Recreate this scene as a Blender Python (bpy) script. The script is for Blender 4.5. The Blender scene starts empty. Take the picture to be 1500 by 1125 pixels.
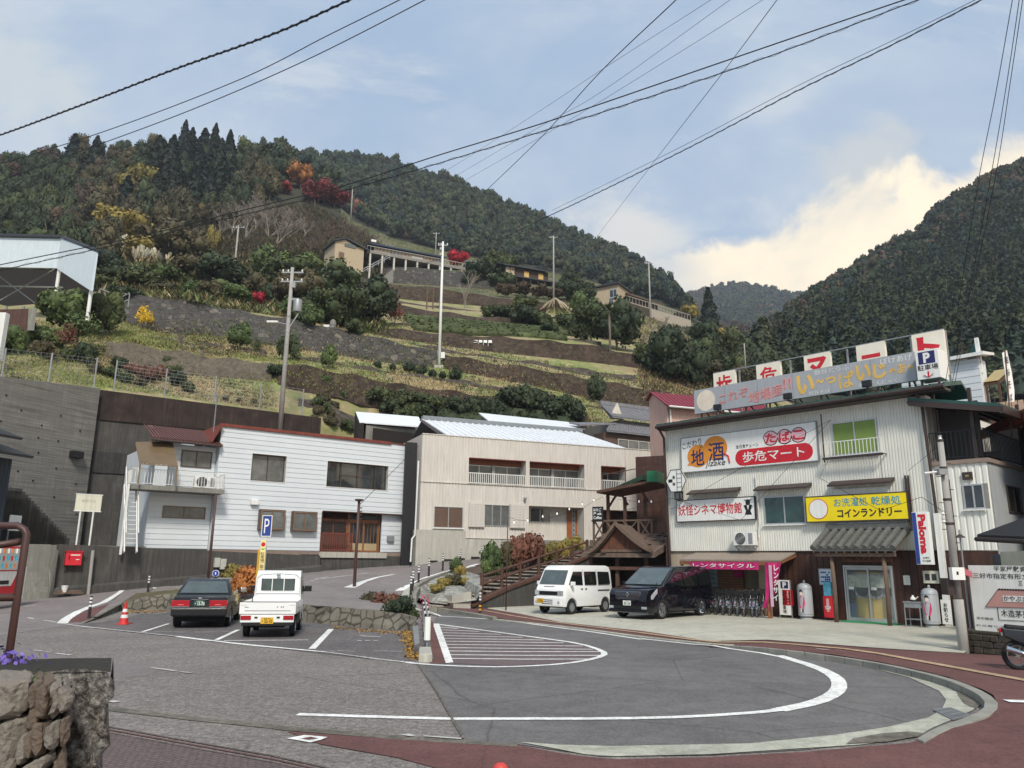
import bpy,bmesh,math,random
import numpy as np
from mathutils import Vector,Matrix
v3=Vector;nL=np.linspace;sn=math.sin;cs=math.cos;mT=Matrix.Translation;rg=range;lk=lambda o:bpy.context.scene.collection.objects.link(o);ce=lambda r:r.color_ramp.elements
def iv(n,i,v):n.inputs[i].default_value=v
random.seed(7);RNG=np.random.default_rng(7)
scn=bpy.context.scene;COL=scn.collection
PI=math.pi;rad=math.radians
# camera model
FPX,CX,CY=1140.,750.,562.5
CAMZ,PITCH,ROLL=2.1,math.atan((822-562.5)/1140.),.0105
_F=v3((0,cs(PITCH),sn(PITCH)));_R0=v3((1,0,0));_U0=v3((0,-sn(PITCH),cs(PITCH)))
_R=_R0*cs(ROLL)+_U0*sn(ROLL);_U=_U0*cs(ROLL)-_R0*sn(ROLL)
CAM=v3((0,0,CAMZ))
def ray(px,py):return _F +_R*((px-CX)/FPX)+_U*((CY-py)/FPX)
def at(px,py,Y):
 d=ray(px,py);return CAM +d*(Y/d.y)
def gnd(px,py,z=.0):
 d=ray(px,py);return CAM +d*((z-CAMZ)/d.z)
def dirn(px,py,dist):return CAM +ray(px,py).normalized()*dist
cam=bpy.data.cameras.new('camera');camo=bpy.data.objects.new('camera',cam);lk(camo)
cam.sensor_width=36;cam.lens=36*FPX/1500.;cam.clip_end=12000;cam.clip_start=.05
mw=Matrix.Identity(4)
for i in rg(3):mw[i][0]=_R[i];mw[i][1]=_U[i];mw[i][2]=-_F[i];mw[i][3]=CAM[i]
camo.matrix_world=mw;scn.camera=camo
# materials
MATS={}
def s2l(c):return tuple((x/12.92 if x<=.04045 else ((x+.055)/1.055)**2.4)for x in c)
def M(name,col=(.5,.5,.5),rough=.7,metal=.0,var=.12,scale=2.,bump=.0,bscale=30.,stain=.0,streak=.0,emit=.0,alpha=1.,spec=.5,kind=None,col2=None,coat=.0):
 if name in MATS:return MATS[name]
 m=bpy.data.materials.new(name);m.use_nodes=True;nt=m.node_tree;N=nt.nodes;L=nt.links
 b=N['Principled BSDF'];iv(b,'Roughness',rough);iv(b,'Metallic',metal)
 iv(b,'Specular IOR Level',spec)
 if coat:b.inputs['Coat Weight'].default_value=coat;iv(b,'Coat Roughness',.05)
 tc=N.new('ShaderNodeTexCoord');co=tc.outputs['Object']
 def noise(sc,det=4,vec=None,r=.6):
  n=N.new('ShaderNodeTexNoise');iv(n,'Scale',sc);iv(n,'Detail',det);iv(n,'Roughness',r)
  L.new(vec or co,n.inputs['Vector']);return n.outputs['Fac']
 def ramp(f,stops):
  r=N.new('ShaderNodeValToRGB');e=ce(r)
  while len(e)< len(stops):e.new(.5)
  for i,(p,c)in enumerate(stops):e[i].position=p;e[i].color=(*c,1)
  L.new(f,r.inputs[0]);return r.outputs[0]
 def mix(a,bb,f,mode='MIX'):
  x=N.new('ShaderNodeMix');x.data_type='RGBA';x.blend_type=mode
  if hasattr(f,'links')or not isinstance(f,(int,float)):L.new(f,x.inputs['Factor'])
  else:x.inputs['Factor'].default_value=f
  for v,i in ((a,6),(bb,7)):
   if isinstance(v,tuple):x.inputs[i].default_value=(*v,1)
   else:L.new(v,x.inputs[i])
  return x.outputs[2]
 def mapping(sx,sy,sz):
  mp=N.new('ShaderNodeMapping');iv(mp,'Scale',(sx,sy,sz));L.new(co,mp.inputs[0]);return mp.outputs[0]
 lo=tuple(c*(1-var)for c in col);hi=tuple(min(1,c*(1+var))for c in (col2 or col))
 out=ramp(noise(scale,5),[(.32,lo),(.68,hi)])
 if kind=='island':
  g=N.new('ShaderNodeNewGeometry')
  r1=ramp(g.outputs['Random Per Island'],[(0,tuple(c*.62 for c in col)),(.55,col),(1,tuple(min(1,c*1.2)for c in (col2 or col)))])
  oi=N.new('ShaderNodeObjectInfo')
  r2=ramp(oi.outputs['Random'],[(0,(.75,.8,.8)),(1,(1.2,1.12,1.))])
  out=mix(mix(r1,out,.4),r2,1.,'MULTIPLY')
 if stain:
  s=ramp(noise(.9,8,None,.75),[(.38,(0,0,0)),(.62,(1,1,1))])
  out=mix(tuple(c*(1-stain)for c in col),out,s)
 if streak:
  v=mapping(5,5,.35);s=ramp(noise(1.6,6,v,.7),[(.35,(0,0,0)),(.6,(1,1,1))])
  out=mix(tuple(c*(1-streak)*.95 for c in col),out,s)
 L.new(out,b.inputs['Base Color'])
 if bump:
  bp=N.new('ShaderNodeBump');iv(bp,'Strength',min(1,bump));iv(bp,'Distance',.02*max(1,bump))
  L.new(noise(bscale,6,None,.7),bp.inputs['Height']);L.new(bp.outputs[0],b.inputs['Normal'])
 if emit:
  iv(b,'Emission Color',(*col,1));iv(b,'Emission Strength',emit)
 if alpha<1:b.inputs['Alpha'].default_value=alpha
 MATS[name]=m;m['nt']=1
 return m
def P(name,hexc='',**k):
 if name in MATS:return MATS[name]
 h=hexc.lstrip('#');c=s2l(tuple(int(h[i:i+2],16)/255 for i in (0,2,4)));return M(name,c,**k)
# mesh builder
OFF={}
class MB:
 def __init__(s):s.v=[];s.f=[]
 def add(s,vs,fs,mat=None):
  n=len(s.v)
  if mat is not None:vs=[mat@v3(v)for v in vs]
  s.v +=[tuple(v)for v in vs];s.f +=[tuple(i+n for i in f)for f in fs];return s
 def b(s,x0,x1,y0,y1,z0,z1,mat=None):
  if x0>x1:x0,x1=x1,x0
  if y0>y1:y0,y1=y1,y0
  if z0>z1:z0,z1=z1,z0
  v=[(x0,y0,z0),(x1,y0,z0),(x1,y1,z0),(x0,y1,z0),(x0,y0,z1),(x1,y0,z1),(x1,y1,z1),(x0,y1,z1)]
  return s.add(v,[(0,3,2,1),(4,5,6,7),(0,1,5,4),(1,2,6,5),(2,3,7,6),(3,0,4,7)],mat)
 def h(s,bot,top,mat=None):
  n=len(bot);vs=list(bot)+list(top)
  return s.add(vs,[tuple(rg(n-1,-1,-1)),tuple(rg(n,2*n))]+[(i,(i+1)%n,n+(i+1)%n,n+i)for i in rg(n)],mat)
 def p(s,poly,axis,a,b,mat=None):
  f={'y':lambda p,t:(p[0],t,p[1]),'z':lambda p,t:(p[0],p[1],t),'x':lambda p,t:(t,p[0],p[1])}[axis]
  return s.h([f(p,a)for p in poly],[f(p,b)for p in poly],mat)
 def c(s,p,q,w,h=None,mat=None):
  p=v3(p);q=v3(q);d=(q-p).normalized();up=v3((0,0,1))
  if abs(d.z)>.95:up=v3((0,1,0))
  a=d.cross(up).normalized()*(w/2);b=a.cross(d).normalized()*((h or w)/2)
  return s.h([p-a-b,p+a-b,p+a+b,p-a+b],[q-a-b,q+a-b,q+a+b,q-a+b],mat)
 def t(s,pts,r,n=8,cap=True,mat=None):
  pts=[v3(p)for p in pts];rs=r if isinstance(r,(list,tuple))else [r]*len(pts);vs=[];fs=[];prev=None
  for i,p in enumerate(pts):
   d=(pts[min(i+1,len(pts)-1)]-pts[max(i-1,0)]).normalized()
   if prev is None:
    up=v3((0,0,1))if abs(d.z)<.9 else v3((0,1,0));a=d.cross(up).normalized()
   else:a=(prev-d*prev.dot(d)).normalized()
   prev=a;b=d.cross(a)
   for k in rg(n):
    t=2*PI*k/n;vs.append(p+(a*cs(t)+b*sn(t))*rs[i])
  for i in rg(len(pts)-1):
   for k in rg(n):fs.append((i*n+k,i*n+(k+1)%n,(i+1)*n+(k+1)%n,(i+1)*n+k))
  if cap:fs.append(tuple(rg(n-1,-1,-1)));fs.append(tuple((len(pts)-1)*n+k for k in rg(n)))
  return s.add(vs,fs,mat)
 def l(s,prof,n=16,mat=None,cap=True):
  vs=[];fs=[];m=len(prof)
  for (r,z)in prof:
   for k in rg(n):t=2*PI*k/n;vs.append((r*cs(t),r*sn(t),z))
  for i in rg(m-1):
   for k in rg(n):fs.append((i*n+k,i*n+(k+1)%n,(i+1)*n+(k+1)%n,(i+1)*n+k))
  if cap:fs.append(tuple(rg(n-1,-1,-1)));fs.append(tuple((m-1)*n+k for k in rg(n)))
  return s.add(vs,fs,mat)
 def quad(s,a,b,c,d,mat=None):return s.add([a,b,c,d],[(0,1,2,3)],mat)
 def mesh(s,name,mat,smooth=False,bevel=0,seg=2,ang=35):
  me=bpy.data.meshes.new(name);me.from_pydata(s.v,[],s.f);
  bm=bmesh.new();bm.from_mesh(me)
  if bevel:
   bmesh.ops.remove_doubles(bm,verts=bm.verts,dist=1e-4)
   es=[e for e in bm.edges if len(e.link_faces)==2 and e.calc_face_angle(0)>rad(ang)]
   try:bmesh.ops.bevel(bm,geom=es,offset=bevel,segments=seg,affect='EDGES',clamp_overlap=True,profile=.6)
   except Exception:pass
  bmesh.ops.recalc_face_normals(bm,faces=bm.faces)
  bm.to_mesh(me);bm.free()
  if smooth:
   for p in me.polygons:p.use_smooth=True
   if not isinstance(smooth,bool):
    try:me.set_sharp_from_angle(angle=rad(smooth))
    except Exception:pass
  me.materials.append(mat);return me
 def d(s,name,mat,parent=None,smooth=False,bevel=0,seg=2,ang=35,local=False):
  me=s.mesh(name,mat,smooth,bevel,seg,ang);o=bpy.data.objects.new(name,me);lk(o)
  if parent is not None:o.parent=parent;o.location=OFF.get(parent.name,(0,0,0))
  return o
M_=MB
def npmesh(name,V,F,mat,parent=None,smooth=False,quads=True):
 V=np.asarray(V,np.float32);F=np.asarray(F,np.int32);k=F.shape[1]
 me=bpy.data.meshes.new(name);me.vertices.add(len(V));me.vertices.foreach_set('co',V.ravel())
 me.loops.add(F.size);me.loops.foreach_set('vertex_index',F.ravel())
 me.polygons.add(len(F));me.polygons.foreach_set('loop_start',np.arange(0,F.size,k,dtype=np.int32));me.polygons.foreach_set('loop_total',np.full(len(F),k,np.int32))
 me.update(calc_edges=True);me.validate()
 if smooth:me.polygons.foreach_set('use_smooth',np.ones(len(me.polygons),bool))
 for m in (mat if isinstance(mat,list)else [mat]):me.materials.append(m)
 o=bpy.data.objects.new(name,me);lk(o)
 if parent is not None:o.parent=parent
 return o
def tag(o,label=None,cat=None,group=None,kind=None):
 if label:o['label']=label
 if cat:o['category']=cat
 if group:o['group']=group
 if kind:o['kind']=kind
 elif cat:o['kind']='thing'
 return o
def tg(name,label,cat,loc=(0,0,0),rz=0,group=None):
 o=bpy.data.objects.new(name,None);lk(o);o.location=loc;o.rotation_euler=(0,0,rz);o.empty_display_size=.3
 return tag(o,label,cat,group)
def kids(o):return [c for c in KID.get(o.name,[])]
def dU(o,loc=None,rz=None,label=None,group=None,scale=None,parent=None):
 c=o.copy();lk(c)
 if parent is not None:c.parent=parent
 if loc is not None:c.location=loc
 if rz is not None:c.rotation_euler=(0,0,rz)
 if scale is not None:c.scale=scale if hasattr(scale,'__len__')else (scale,)*3
 if label:c['label']=label
 if group:c['group']=group
 for ch in list(o.children):dU(ch,parent=c)
 return c
def place(o,loc,rz=0,scale=None):
 o.location=loc;o.rotation_euler=(0,0,rz)
 if scale is not None:o.scale=scale if hasattr(scale,'__len__')else (scale,)*3
 return o
def sU(name,mb,mat,**k):return tag(mb.d(name,mat,**k),kind='structure')
class Frame:
 def __init__(s,a,b,z0=0):
  s.o=v3((a[0],a[1],z0));d=v3((b[0]-a[0],b[1]-a[1],0));s.len=d.length;s.d=d.normalized();s.rz=math.atan2(d.y,d.x);s.n=v3((-s.d.y,s.d.x,0))
 def pix(s,px,py,off=0):
  r=ray(px,py);p0=s.o+s.n*off;t=(p0-CAM).dot(s.n)/r.dot(s.n);p=CAM+r*t;q=p-s.o;return q.dot(s.d),q.z
 def W(s,u,y,z):return s.o+s.d*u+s.n*y+v3((0,0,z))
 def rc(s,px0,py0,px1,py1,off=0):
  u0,z1=s.pix(px0,py0,off);u1,z0=s.pix(px1,py1,off);return u0,u1,z0,z1
def holes(u0,u1,z0,z1,hs):
 us=sorted({u0,u1,*[min(max(h[0],u0),u1)for h in hs],*[min(max(h[1],u0),u1)for h in hs]});out=[]
 for a,b in zip(us[:-1],us[1:]):
  if b-a<1e-4:continue
  c=[(h[2],h[3])for h in hs if h[0]<b-1e-4 and h[1]>a+1e-4];c.sort();z=z0
  for (p,q)in c:
   if p>z+1e-4:out.append((a,b,z,p))
   z=max(z,q)
  if z<z1-1e-4:out.append((a,b,z,z1))
 return out
def wall_mb(u0,u1,z0,z1,hs,y0=0,y1=.12,mb=None):
 mb=mb or MB()
 for (a,b,c,d)in holes(u0,u1,z0,z1,hs):mb.b(a,b,y0,y1,c,d)
 return mb
def corrugated(u0,u1,z0,z1,hs,period=.1,depth=.02,y=0,mb=None):
 mb=mb or MB()
 for (a,b,c,d)in holes(u0,u1,z0,z1,hs):
  k=math.floor(a/period);pts=[]
  while k*period<b:
   for (f,yy)in ((0,0),(.55,0),(.68,depth),(.87,depth)):
    pts.append(((k+f)*period,y+yy))
   k+=1
  pts=[p for p in pts if a<p[0]<b];pts=[(a,pts[0][1]if pts else y)]+pts+[(b,pts[-1][1]if pts else y)]
  vs=[(p[0],p[1],c)for p in pts]+[(p[0],p[1],d)for p in pts];n=len(pts)
  mb.add(vs,[(i,i+1,n+i+1,n+i)for i in rg(n-1)])
  mb.b(a,b,y+depth+.004,y+.1,c,d)
 return mb
def lap(u0,u1,z0,z1,hs,period=.27,depth=.02,y=0,mb=None):
 mb=mb or MB()
 for (a,b,c,d)in holes(u0,u1,z0,z1,hs):
  k=math.floor(c/period);
  while k*period<d:
   lo=max(k*period,c);hi=min((k+1)*period,d);g=min(lo+.03,hi)
   if hi-lo>1e-3:
    mb.quad((a,y+.03,lo),(b,y+.03,lo),(b,y+.03,g),(a,y+.03,g));mb.quad((a,y+.03,g),(b,y+.03,g),(b,y,g),(a,y,g));mb.quad((a,y,g),(b,y,g),(b,y+.002,hi),(a,y+.002,hi));mb.quad((a,y+.002,hi),(b,y+.002,hi),(b,y+.03,hi),(a,y+.03,hi))
   k+=1
  mb.b(a,b,y+.034,y+.12,c,d)
 return mb
# writing
_tc={}
def text_geo(s,bold=.0,vert=False,shear=.0):
 key=(s,bold,vert,shear)
 if key in _tc:return _tc[key]
 cu=bpy.data.curves.new('t','FONT');cu.body='\n'.join(s)if vert else s;cu.offset=bold;cu.resolution_u=3;cu.shear=shear
 if vert:cu.space_line=.95;cu.align_x='CENTER'
 o=bpy.data.objects.new('t',cu);lk(o);dg=bpy.context.evaluated_depsgraph_get();me=bpy.data.meshes.new_from_object(o.evaluated_get(dg))
 vs=[tuple(v.co)for v in me.vertices];fs=[tuple(p.vertices)for p in me.polygons]
 bpy.data.objects.remove(o);bpy.data.curves.remove(cu);bpy.data.meshes.remove(me)
 xs=[v[0]for v in vs];ys=[v[1]for v in vs];r=(vs,fs,min(xs),max(xs),min(ys),max(ys));_tc[key]=r;return r
def tX(parent,s,u0,u1,z0,z1,y,mat,bold=.01,vert=False,rot=0,th=.006,name='lettering',shear=.0,skew=.0):
 """writing fitted into the box u0..u1, z0..z1 on plane y (facing -y)"""
 vs,fs,xa,xb,ya,yb=text_geo(s,bold,vert,shear);mb=MB();uc,zc=(u0+u1)/2,(z0+z1)/2
 out=[]
 for (x,yy,_)in vs:
  a=((x-xa)/(xb-xa)-.5);b=((yy-ya)/(yb-ya)-.5)
  if rot==90:a,b=b,-a
  u=uc+a*(u1-u0);z=zc+b*(z1-z0)+skew*(a*(u1-u0));out.append((u,z))
 n=len(out);mb.v=[(u,y-th,z)for u,z in out];mb.f=[tuple(f)for f in fs]
 me=bpy.data.meshes.new(name);me.from_pydata(mb.v,[],mb.f);me.materials.append(mat)
 o=bpy.data.objects.new(name,me);lk(o);o.parent=parent;o.location=OFF.get(parent.name,(0,0,0));return o
def ft(name,label,cat,fr,base=(0,0,0),group=None):
 o=tg(name,label,cat,fr.W(*base),fr.rz,group);OFF[o.name]=tuple(-v for v in base);return o
# shared materials
wM=P('white_painted_metal','#e4e4df',rough=.45,var=.05,streak=.12)
mS=P('cream_corrugated_sheet','#e4e3d8',rough=.5,var=.05,scale=1.2,streak=.06)
bS=P('beige_corrugated_sheet','#d0cac0',rough=.6,var=.05,scale=.8,streak=.13)
wS=P('white_lap_siding','#d3d9dc',rough=.55,var=.04,scale=.8,stain=.04)
dark_wood=P('dark_stained_boards','#4a2d22',rough=.65,var=.35,scale=6,streak=.45)
wO=P('weathered_wood','#6d5a4c',rough=.85,var=.25,scale=6,bump=.4,streak=.3)
wB=P('brown_timber','#573c30',rough=.8,var=.25,scale=6,streak=.2)
wW=P('warm_wood','#8a5a3a',rough=.7,var=.25,scale=8,streak=.3)
bM=P('black_metal','#1c1c1e',rough=.45,var=.1)
dM=P('dark_brown_metal','#3b2e2a',rough=.5,var=.15)
bZ=P('bronze_window_frame','#4b3d35',rough=.45,var=.08)
aL=P('silver_aluminium','#b9bbb8',rough=.35,metal=.5,var=.05)
sT=P('galvanised_steel','#9a9d9e',rough=.5,metal=.4,var=.12,streak=.2)
gD=M('dark_window_glass',(.03,.034,.035),rough=.05,var=.7,scale=1.1,spec=.9)
gG=M('frosted_grey_glass',(.12,.125,.12),rough=.2,var=.4,scale=1.6,spec=.6)
glass_warm=M('brown_shuttered_glass',(.12,.075,.055),rough=.3,var=.1)
glass_green=M('dark_green_glass',(.02,.055,.045),rough=.08,var=.4,scale=3,spec=.8)
cU=P('pale_curtain','#b8b8b0',rough=.9,var=.2,scale=9,streak=.35)
green_blind=P('green_window_blind','#7a9348',rough=.7,var=.06)
cC=P('pale_concrete','#b5b2a6',rough=.9,var=.12,scale=.7,bump=.3,streak=.22,stain=.12)
cD=P('dark_stained_concrete','#565450',rough=.95,var=.3,scale=.8,bump=.4,streak=.5,stain=.35)
cM=P('grey_concrete','#8b8a82',rough=.95,var=.2,scale=1.,bump=.4,streak=.3,stain=.2)
pC=P('concrete_pole','#a3a09a',rough=.85,var=.12,streak=.15)
wP=P('white_sign_paint','#ecece6',rough=.45,var=.03,streak=.05)
rP=P('red_sign_paint','#c81e2c',rough=.45,var=.04)
blue_paint=P('blue_sign_paint','#27408c',rough=.45,var=.05)
nI=P('navy_ink','#22265e',rough=.5,var=.03)
bI=P('black_ink','#191918',rough=.55,var=.05)
yellow_paint=P('yellow_sign_paint','#f2d90c',rough=.45,var=.04)
green_metal=P('dark_green_roof','#245048',rough=.5,var=.15,streak=.2)
rust_red=P('rust_red_roof','#7c3a2c',rough=.7,var=.25,streak=.3)
rT=P('grey_roof_tile','#6f6d69',rough=.65,var=.2,scale=4)
rU=P('black_rubber','#17171a',rough=.8,var=.2)
cH=P('chrome','#c9ccd0',rough=.12,metal=1,var=.03)
pB=P('brown_painted_steel','#4a302b',rough=.5,var=.12)
cQ=P('black_cable','#16161a',rough=.6,var=.1)
magenta=P('magenta_banner_cloth','#b82268',rough=.8,var=.12,scale=4)
soil=P('brown_soil','#54453a',rough=1,var=.35,scale=.8,bump=.8,bscale=3)
# ground, roads, markings
from mathutils.bvhtree import BVHTree
from mathutils.geometry import tessellate_polygon
F1=Frame((-18.45,38.6),(-6.,48.))
FW=Frame(F1.W(0,-.7,0)[:2],F1.W(15,-.7,0)[:2])
F2=Frame((-5.36,47.),(9.68,53.3))
F3=Frame(at(983,893,35.3)[:2],at(1389,914.5,27.)[:2])
def FP(fr,px,py,off=0):
 u,z=fr.pix(px,py,off);return fr.W(u,off,z)
def aS(name,col,speck,sscale,patch=.12,crack=0):
 m=bpy.data.materials.new(name);m.use_nodes=True;nt=m.node_tree;N=nt.nodes;L=nt.links;b=N['Principled BSDF'];iv(b,'Roughness',.88);iv(b,'Specular IOR Level',.3)
 g=N.new('ShaderNodeNewGeometry');
 def nz(s,d=3,r=.6):
  n=N.new('ShaderNodeTexNoise');iv(n,'Scale',s);iv(n,'Detail',d);iv(n,'Roughness',r);L.new(g.outputs['Position'],n.inputs['Vector']);return n.outputs['Fac']
 def rp(f,a,c0,bb,c1):
  r=N.new('ShaderNodeValToRGB');ce(r)[0].position=a;ce(r)[1].position=bb;ce(r)[0].color=(*c0,1);ce(r)[1].color=(*c1,1);L.new(f,r.inputs[0]);return r.outputs[0]
 def mx(a,bb,f,mode='MULTIPLY'):
  x=N.new('ShaderNodeMix');x.data_type='RGBA';x.blend_type=mode;iv(x,'Factor',f);L.new(a,x.inputs[6]);L.new(bb,x.inputs[7]);return x.outputs[2]
 col=tuple(v*.9 for v in col);c=rp(nz(sscale,4,.8),.36,tuple(v*(1-speck)for v in col),.64,tuple(v*(1+speck)for v in col));c=mx(c,rp(nz(sscale*.3,3,.8),.42,(1-speck*.6,)*3,.58,(1+speck*.6,)*3),1)
 c=mx(c,rp(nz(.35,5,.65),.3,(1-patch,)*3,.7,(1+patch,)*3),1)
 c=mx(c,rp(nz(2.2,6,.75),.42,(1-patch*.8,)*3,.58,(1.03,)*3),1)
 if crack:
  v=N.new('ShaderNodeTexVoronoi');v.feature='DISTANCE_TO_EDGE';iv(v,'Scale',.28);
  mxv=N.new('ShaderNodeMix');mxv.data_type='VECTOR';iv(mxv,'Factor',.12);n2=N.new('ShaderNodeTexNoise');iv(n2,'Scale',1.2);iv(n2,'Detail',6);L.new(g.outputs['Position'],n2.inputs['Vector']);L.new(g.outputs['Position'],mxv.inputs[4]);L.new(n2.outputs['Color'],mxv.inputs[5]);L.new(mxv.outputs[1],v.inputs['Vector'])
  c=mx(c,rp(v.outputs['Distance'],.0,(.45,)*3,.006,(1,1,1)),crack)
 L.new(c,b.inputs['Base Color']);bp=N.new('ShaderNodeBump');iv(bp,'Strength',.35);iv(bp,'Distance',.01);L.new(nz(sscale*1.3,2),bp.inputs['Height']);L.new(bp.outputs[0],b.inputs['Normal'])
 return m
m_old=aS('old_speckled_asphalt',s2l((.505,.48,.46)),.42,34,.14,.6)
m_new=aS('newer_smooth_asphalt',s2l((.445,.435,.43)),.22,50,.2,.7)
m_slope=aS('slope_road_asphalt',s2l((.53,.50,.49)),.14,50,.14,.3)
m_park=aS('parking_asphalt',s2l((.43,.41,.405)),.35,30,.16,.4)
m_red=aS('red_pavement_asphalt',s2l((.43,.30,.285)),.22,60,.16,.3)
m_apron=aS('worn_pale_concrete_slab',s2l((.73,.72,.66)),.07,14,.13,.5)
m_gut=aS('pale_concrete_gutter',s2l((.70,.70,.64)),.12,14,.22,.2)
m_gdark=aS('dirty_concrete',s2l((.44,.42,.38)),.3,9,.25)
m_paint=aS('white_road_paint',s2l((.92,.92,.90)),.2,20,.12)
mW=aS('worn_road_paint',s2l((.76,.75,.73)),.30,9,.15)
m_tact=aS('cream_tactile_tiles',s2l((.72,.62,.50)),.2,8,.12)
m_cobb=aS('grey_setts',s2l((.60,.60,.57)),.45,7,.15)
m_brick=bpy.data.materials.new('dark_brick_paving');m_brick.use_nodes=True
nt=m_brick.node_tree;b_=nt.nodes['Principled BSDF'];iv(b_,'Roughness',.85)
g_=nt.nodes.new('ShaderNodeNewGeometry');mp_=nt.nodes.new('ShaderNodeMapping');iv(mp_,'Rotation',(0,0,rad(28)));nt.links.new(g_.outputs['Position'],mp_.inputs[0])
bk=nt.nodes.new('ShaderNodeTexBrick');iv(bk,'Scale',4.6);iv(bk,'Mortar Size',.03);iv(bk,'Color1',(*s2l((.43,.36,.355)),1));iv(bk,'Color2',(*s2l((.37,.32,.32)),1));iv(bk,'Mortar',(.05,.045,.04,1))
nt.links.new(mp_.outputs[0],bk.inputs['Vector']);n_=nt.nodes.new('ShaderNodeTexNoise');iv(n_,'Scale',30);iv(n_,'Detail',6);nt.links.new(g_.outputs['Position'],n_.inputs['Vector'])
r_=nt.nodes.new('ShaderNodeValToRGB');ce(r_)[0].color=(.6,.6,.6,1);ce(r_)[1].color=(1.4,1.35,1.3,1);ce(r_)[0].position=.3;ce(r_)[1].position=.7;nt.links.new(n_.outputs['Fac'],r_.inputs[0])
x_=nt.nodes.new('ShaderNodeMix');x_.data_type='RGBA';x_.blend_type='MULTIPLY';iv(x_,'Factor',1);nt.links.new(bk.outputs['Color'],x_.inputs[6]);nt.links.new(r_.outputs[0],x_.inputs[7]);nt.links.new(x_.outputs[2],b_.inputs['Base Color'])
SURF=[]
def sH(name,pts,mat,kind='structure',surf=True,thick=0):
 pts=[v3(p)for p in pts];tris=tessellate_polygon([pts]);mb=MB();mb.add(pts,[tuple(t)for t in tris])
 if thick:
  n=len(pts);mb.add([(p.x,p.y,p.z-thick)for p in pts]+pts,[(i,(i+1)%n,n+(i+1)%n,n+i)for i in rg(n)])
 o=mb.d(name,mat)
 for p in o.data.polygons:
  if p.normal.z<-.5:p.flip()
 tag(o,kind=kind)
 if surf:SURF.append((list(mb.v),list(mb.f)))
 return o
def G(l,z=.0):return [gnd(p[0],p[1],(p[2]if len(p)>2 else z))for p in l]
sH('ground',[(-4000,-300,-.004),(4000,-300,-.004),(4000,9000,-.004),(-4000,9000,-.004)],m_old)
sH('road',G([(632,905),(628,893),(700,904),(791,913),(868,923),(940,935),(1048,944),(1072,948),(1220,966),(1352,992),(1416,1014),(1440,1030),(1420,1046),(1344,1080),(1180,1098),(1040,1106),(880,1108),(758,1090),(680,1084),(660,1050),(612,973),(630,972),(626,940)],.004),m_new)
sH('parking_lot',G([(91,914),(144,921),(259,933),(315,940),(400,949),(460,956),(543,965),(600,971),(612,960),(606,925),(560,905),(462,905),(340,895),(262,888),(236,893),(150,912)],.004),m_park)
sH('brick_paving',G([(-200,1010),(160,1072),(400,1116),(520,1140),(700,1190),(700,1900),(-2600,1900)],.004),m_brick)
for k,(a,b)in enumerate(((0,1.6),(4.2,5.8),(8.6,10.2))):
 sH('path',G([(-200,1003-7+a*.6),(157,1063+a),(400,1106+a*1.1),(600,1150+a*1.3),(600,1150+b*1.3),(400,1106+b*1.1),(157,1063+b),(-200,1003-7+b*.6)],.008),m_brick if k!=1 else m_red,surf=False)
sH('gutter',G([(-200,985),(160,1034),(280,1049),(400,1061),(400,1067),(280,1055),(160,1041),(-200,992)],.005),m_gdark)
sH('gutter',G([(400,1062),(580,1077),(680,1084),(758,1089),(758,1094),(680,1089),(580,1083),(400,1068)],.005),m_gdark)
zk=.11
kerb_top=[(660,902),(700,909),(740,916),(800,924),(868,932),(940,939),(1040,946),(1070,943),(1140,949),(1220,957),(1290,968),(1352,981),(1390,990),(1416,1000),(1440,1008),(1456,1018),(1461,1028),(1456,1040),(1436,1052),(1388,1066),(1360,1080),(1332,1088),(1180,1101),(1040,1109),(900,1112),(856,1108),(820,1103),(758,1091)]
def kz(p):
 if p[0]<1100 and p[1]<960:return .035
 return .11 if p[1]<1050 else (.07 if p[1]<1070 else (.03 if p[1]<1085 else .006))
redp=[(p[0]-1 if p[0]>1380 else p[0],p[1]+(1.5 if p[1]<1010 else 0),kz(p)-.004)for p in kerb_top[6:]]
sH('pavement',G(redp)+G([(580,1083,.006),(420,1071,.006),(470,1090,.006),(580,1109,.006),(640,1125,.006),(700,1160,.006),(760,1900,.006)])+[(14,-2,.1),(60,2,.1),(60,30,.1)]+G([(1500,962,.106),(1410,957,.106),(1300,951,.106),(1124,938,.092),(1040,940,.03)]),m_red)
sH('pavement',G([(612,878,.28),(608,868,.36),(620,870,.36),(660,880,.22),(695,888,.09),(762,899,.03),(820,910,.02),(892,919,.02),(940,924,.02),(1040,939,.03),(1040,943,.03),(940,932,.018),(868,922.5,.018),(820,916,.018),(740,907,.02),(700,900,.06),(660,891,.13),(628,886,.2)]),m_red)
ap=G([(695,888,.09),(762,899,.03),(820,911,.02),(892,919,.02),(940,924,.02),(1040,939,.03),(1124,937,.09),(1300,950,.105),(1412,956.5,.105)])
sH('forecourt',ap+[F3.W(F3.len+1.2,.3,.105),F3.W(F3.len,.3,.105),F3.W(0,.3,.105),F3.W(-1,6,.105),v3((.2,41,.105)),v3((-1.2,38,.105))],m_apron)
RO=[FP(FW,-60,887),FP(FW,20,880),FP(FW,100,873),FP(FW,160,866.5),FP(FW,205,861),FP(FW,262,855),FP(FW,350,846),FP(FW,468,837),FP(F1,560,830),FP(F1,601,827),FP(F2,640,822.5),FP(F2,690,819),FP(F2,733,816),FP(F2,790,812),FP(F2,850,808)]
RI=[gnd(-80,945),gnd(-10,932),gnd(120,914),gnd(170,888,.22),gnd(200,869,.5),gnd(262,863,.62),gnd(350,874,.6),gnd(465,888,.55),gnd(560,894,.45),gnd(598,891,.35),at(604,872,33),at(625,850,38),at(660,838,42),at(700,828,46),at(800,811,50)]
mb=MB();
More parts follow.
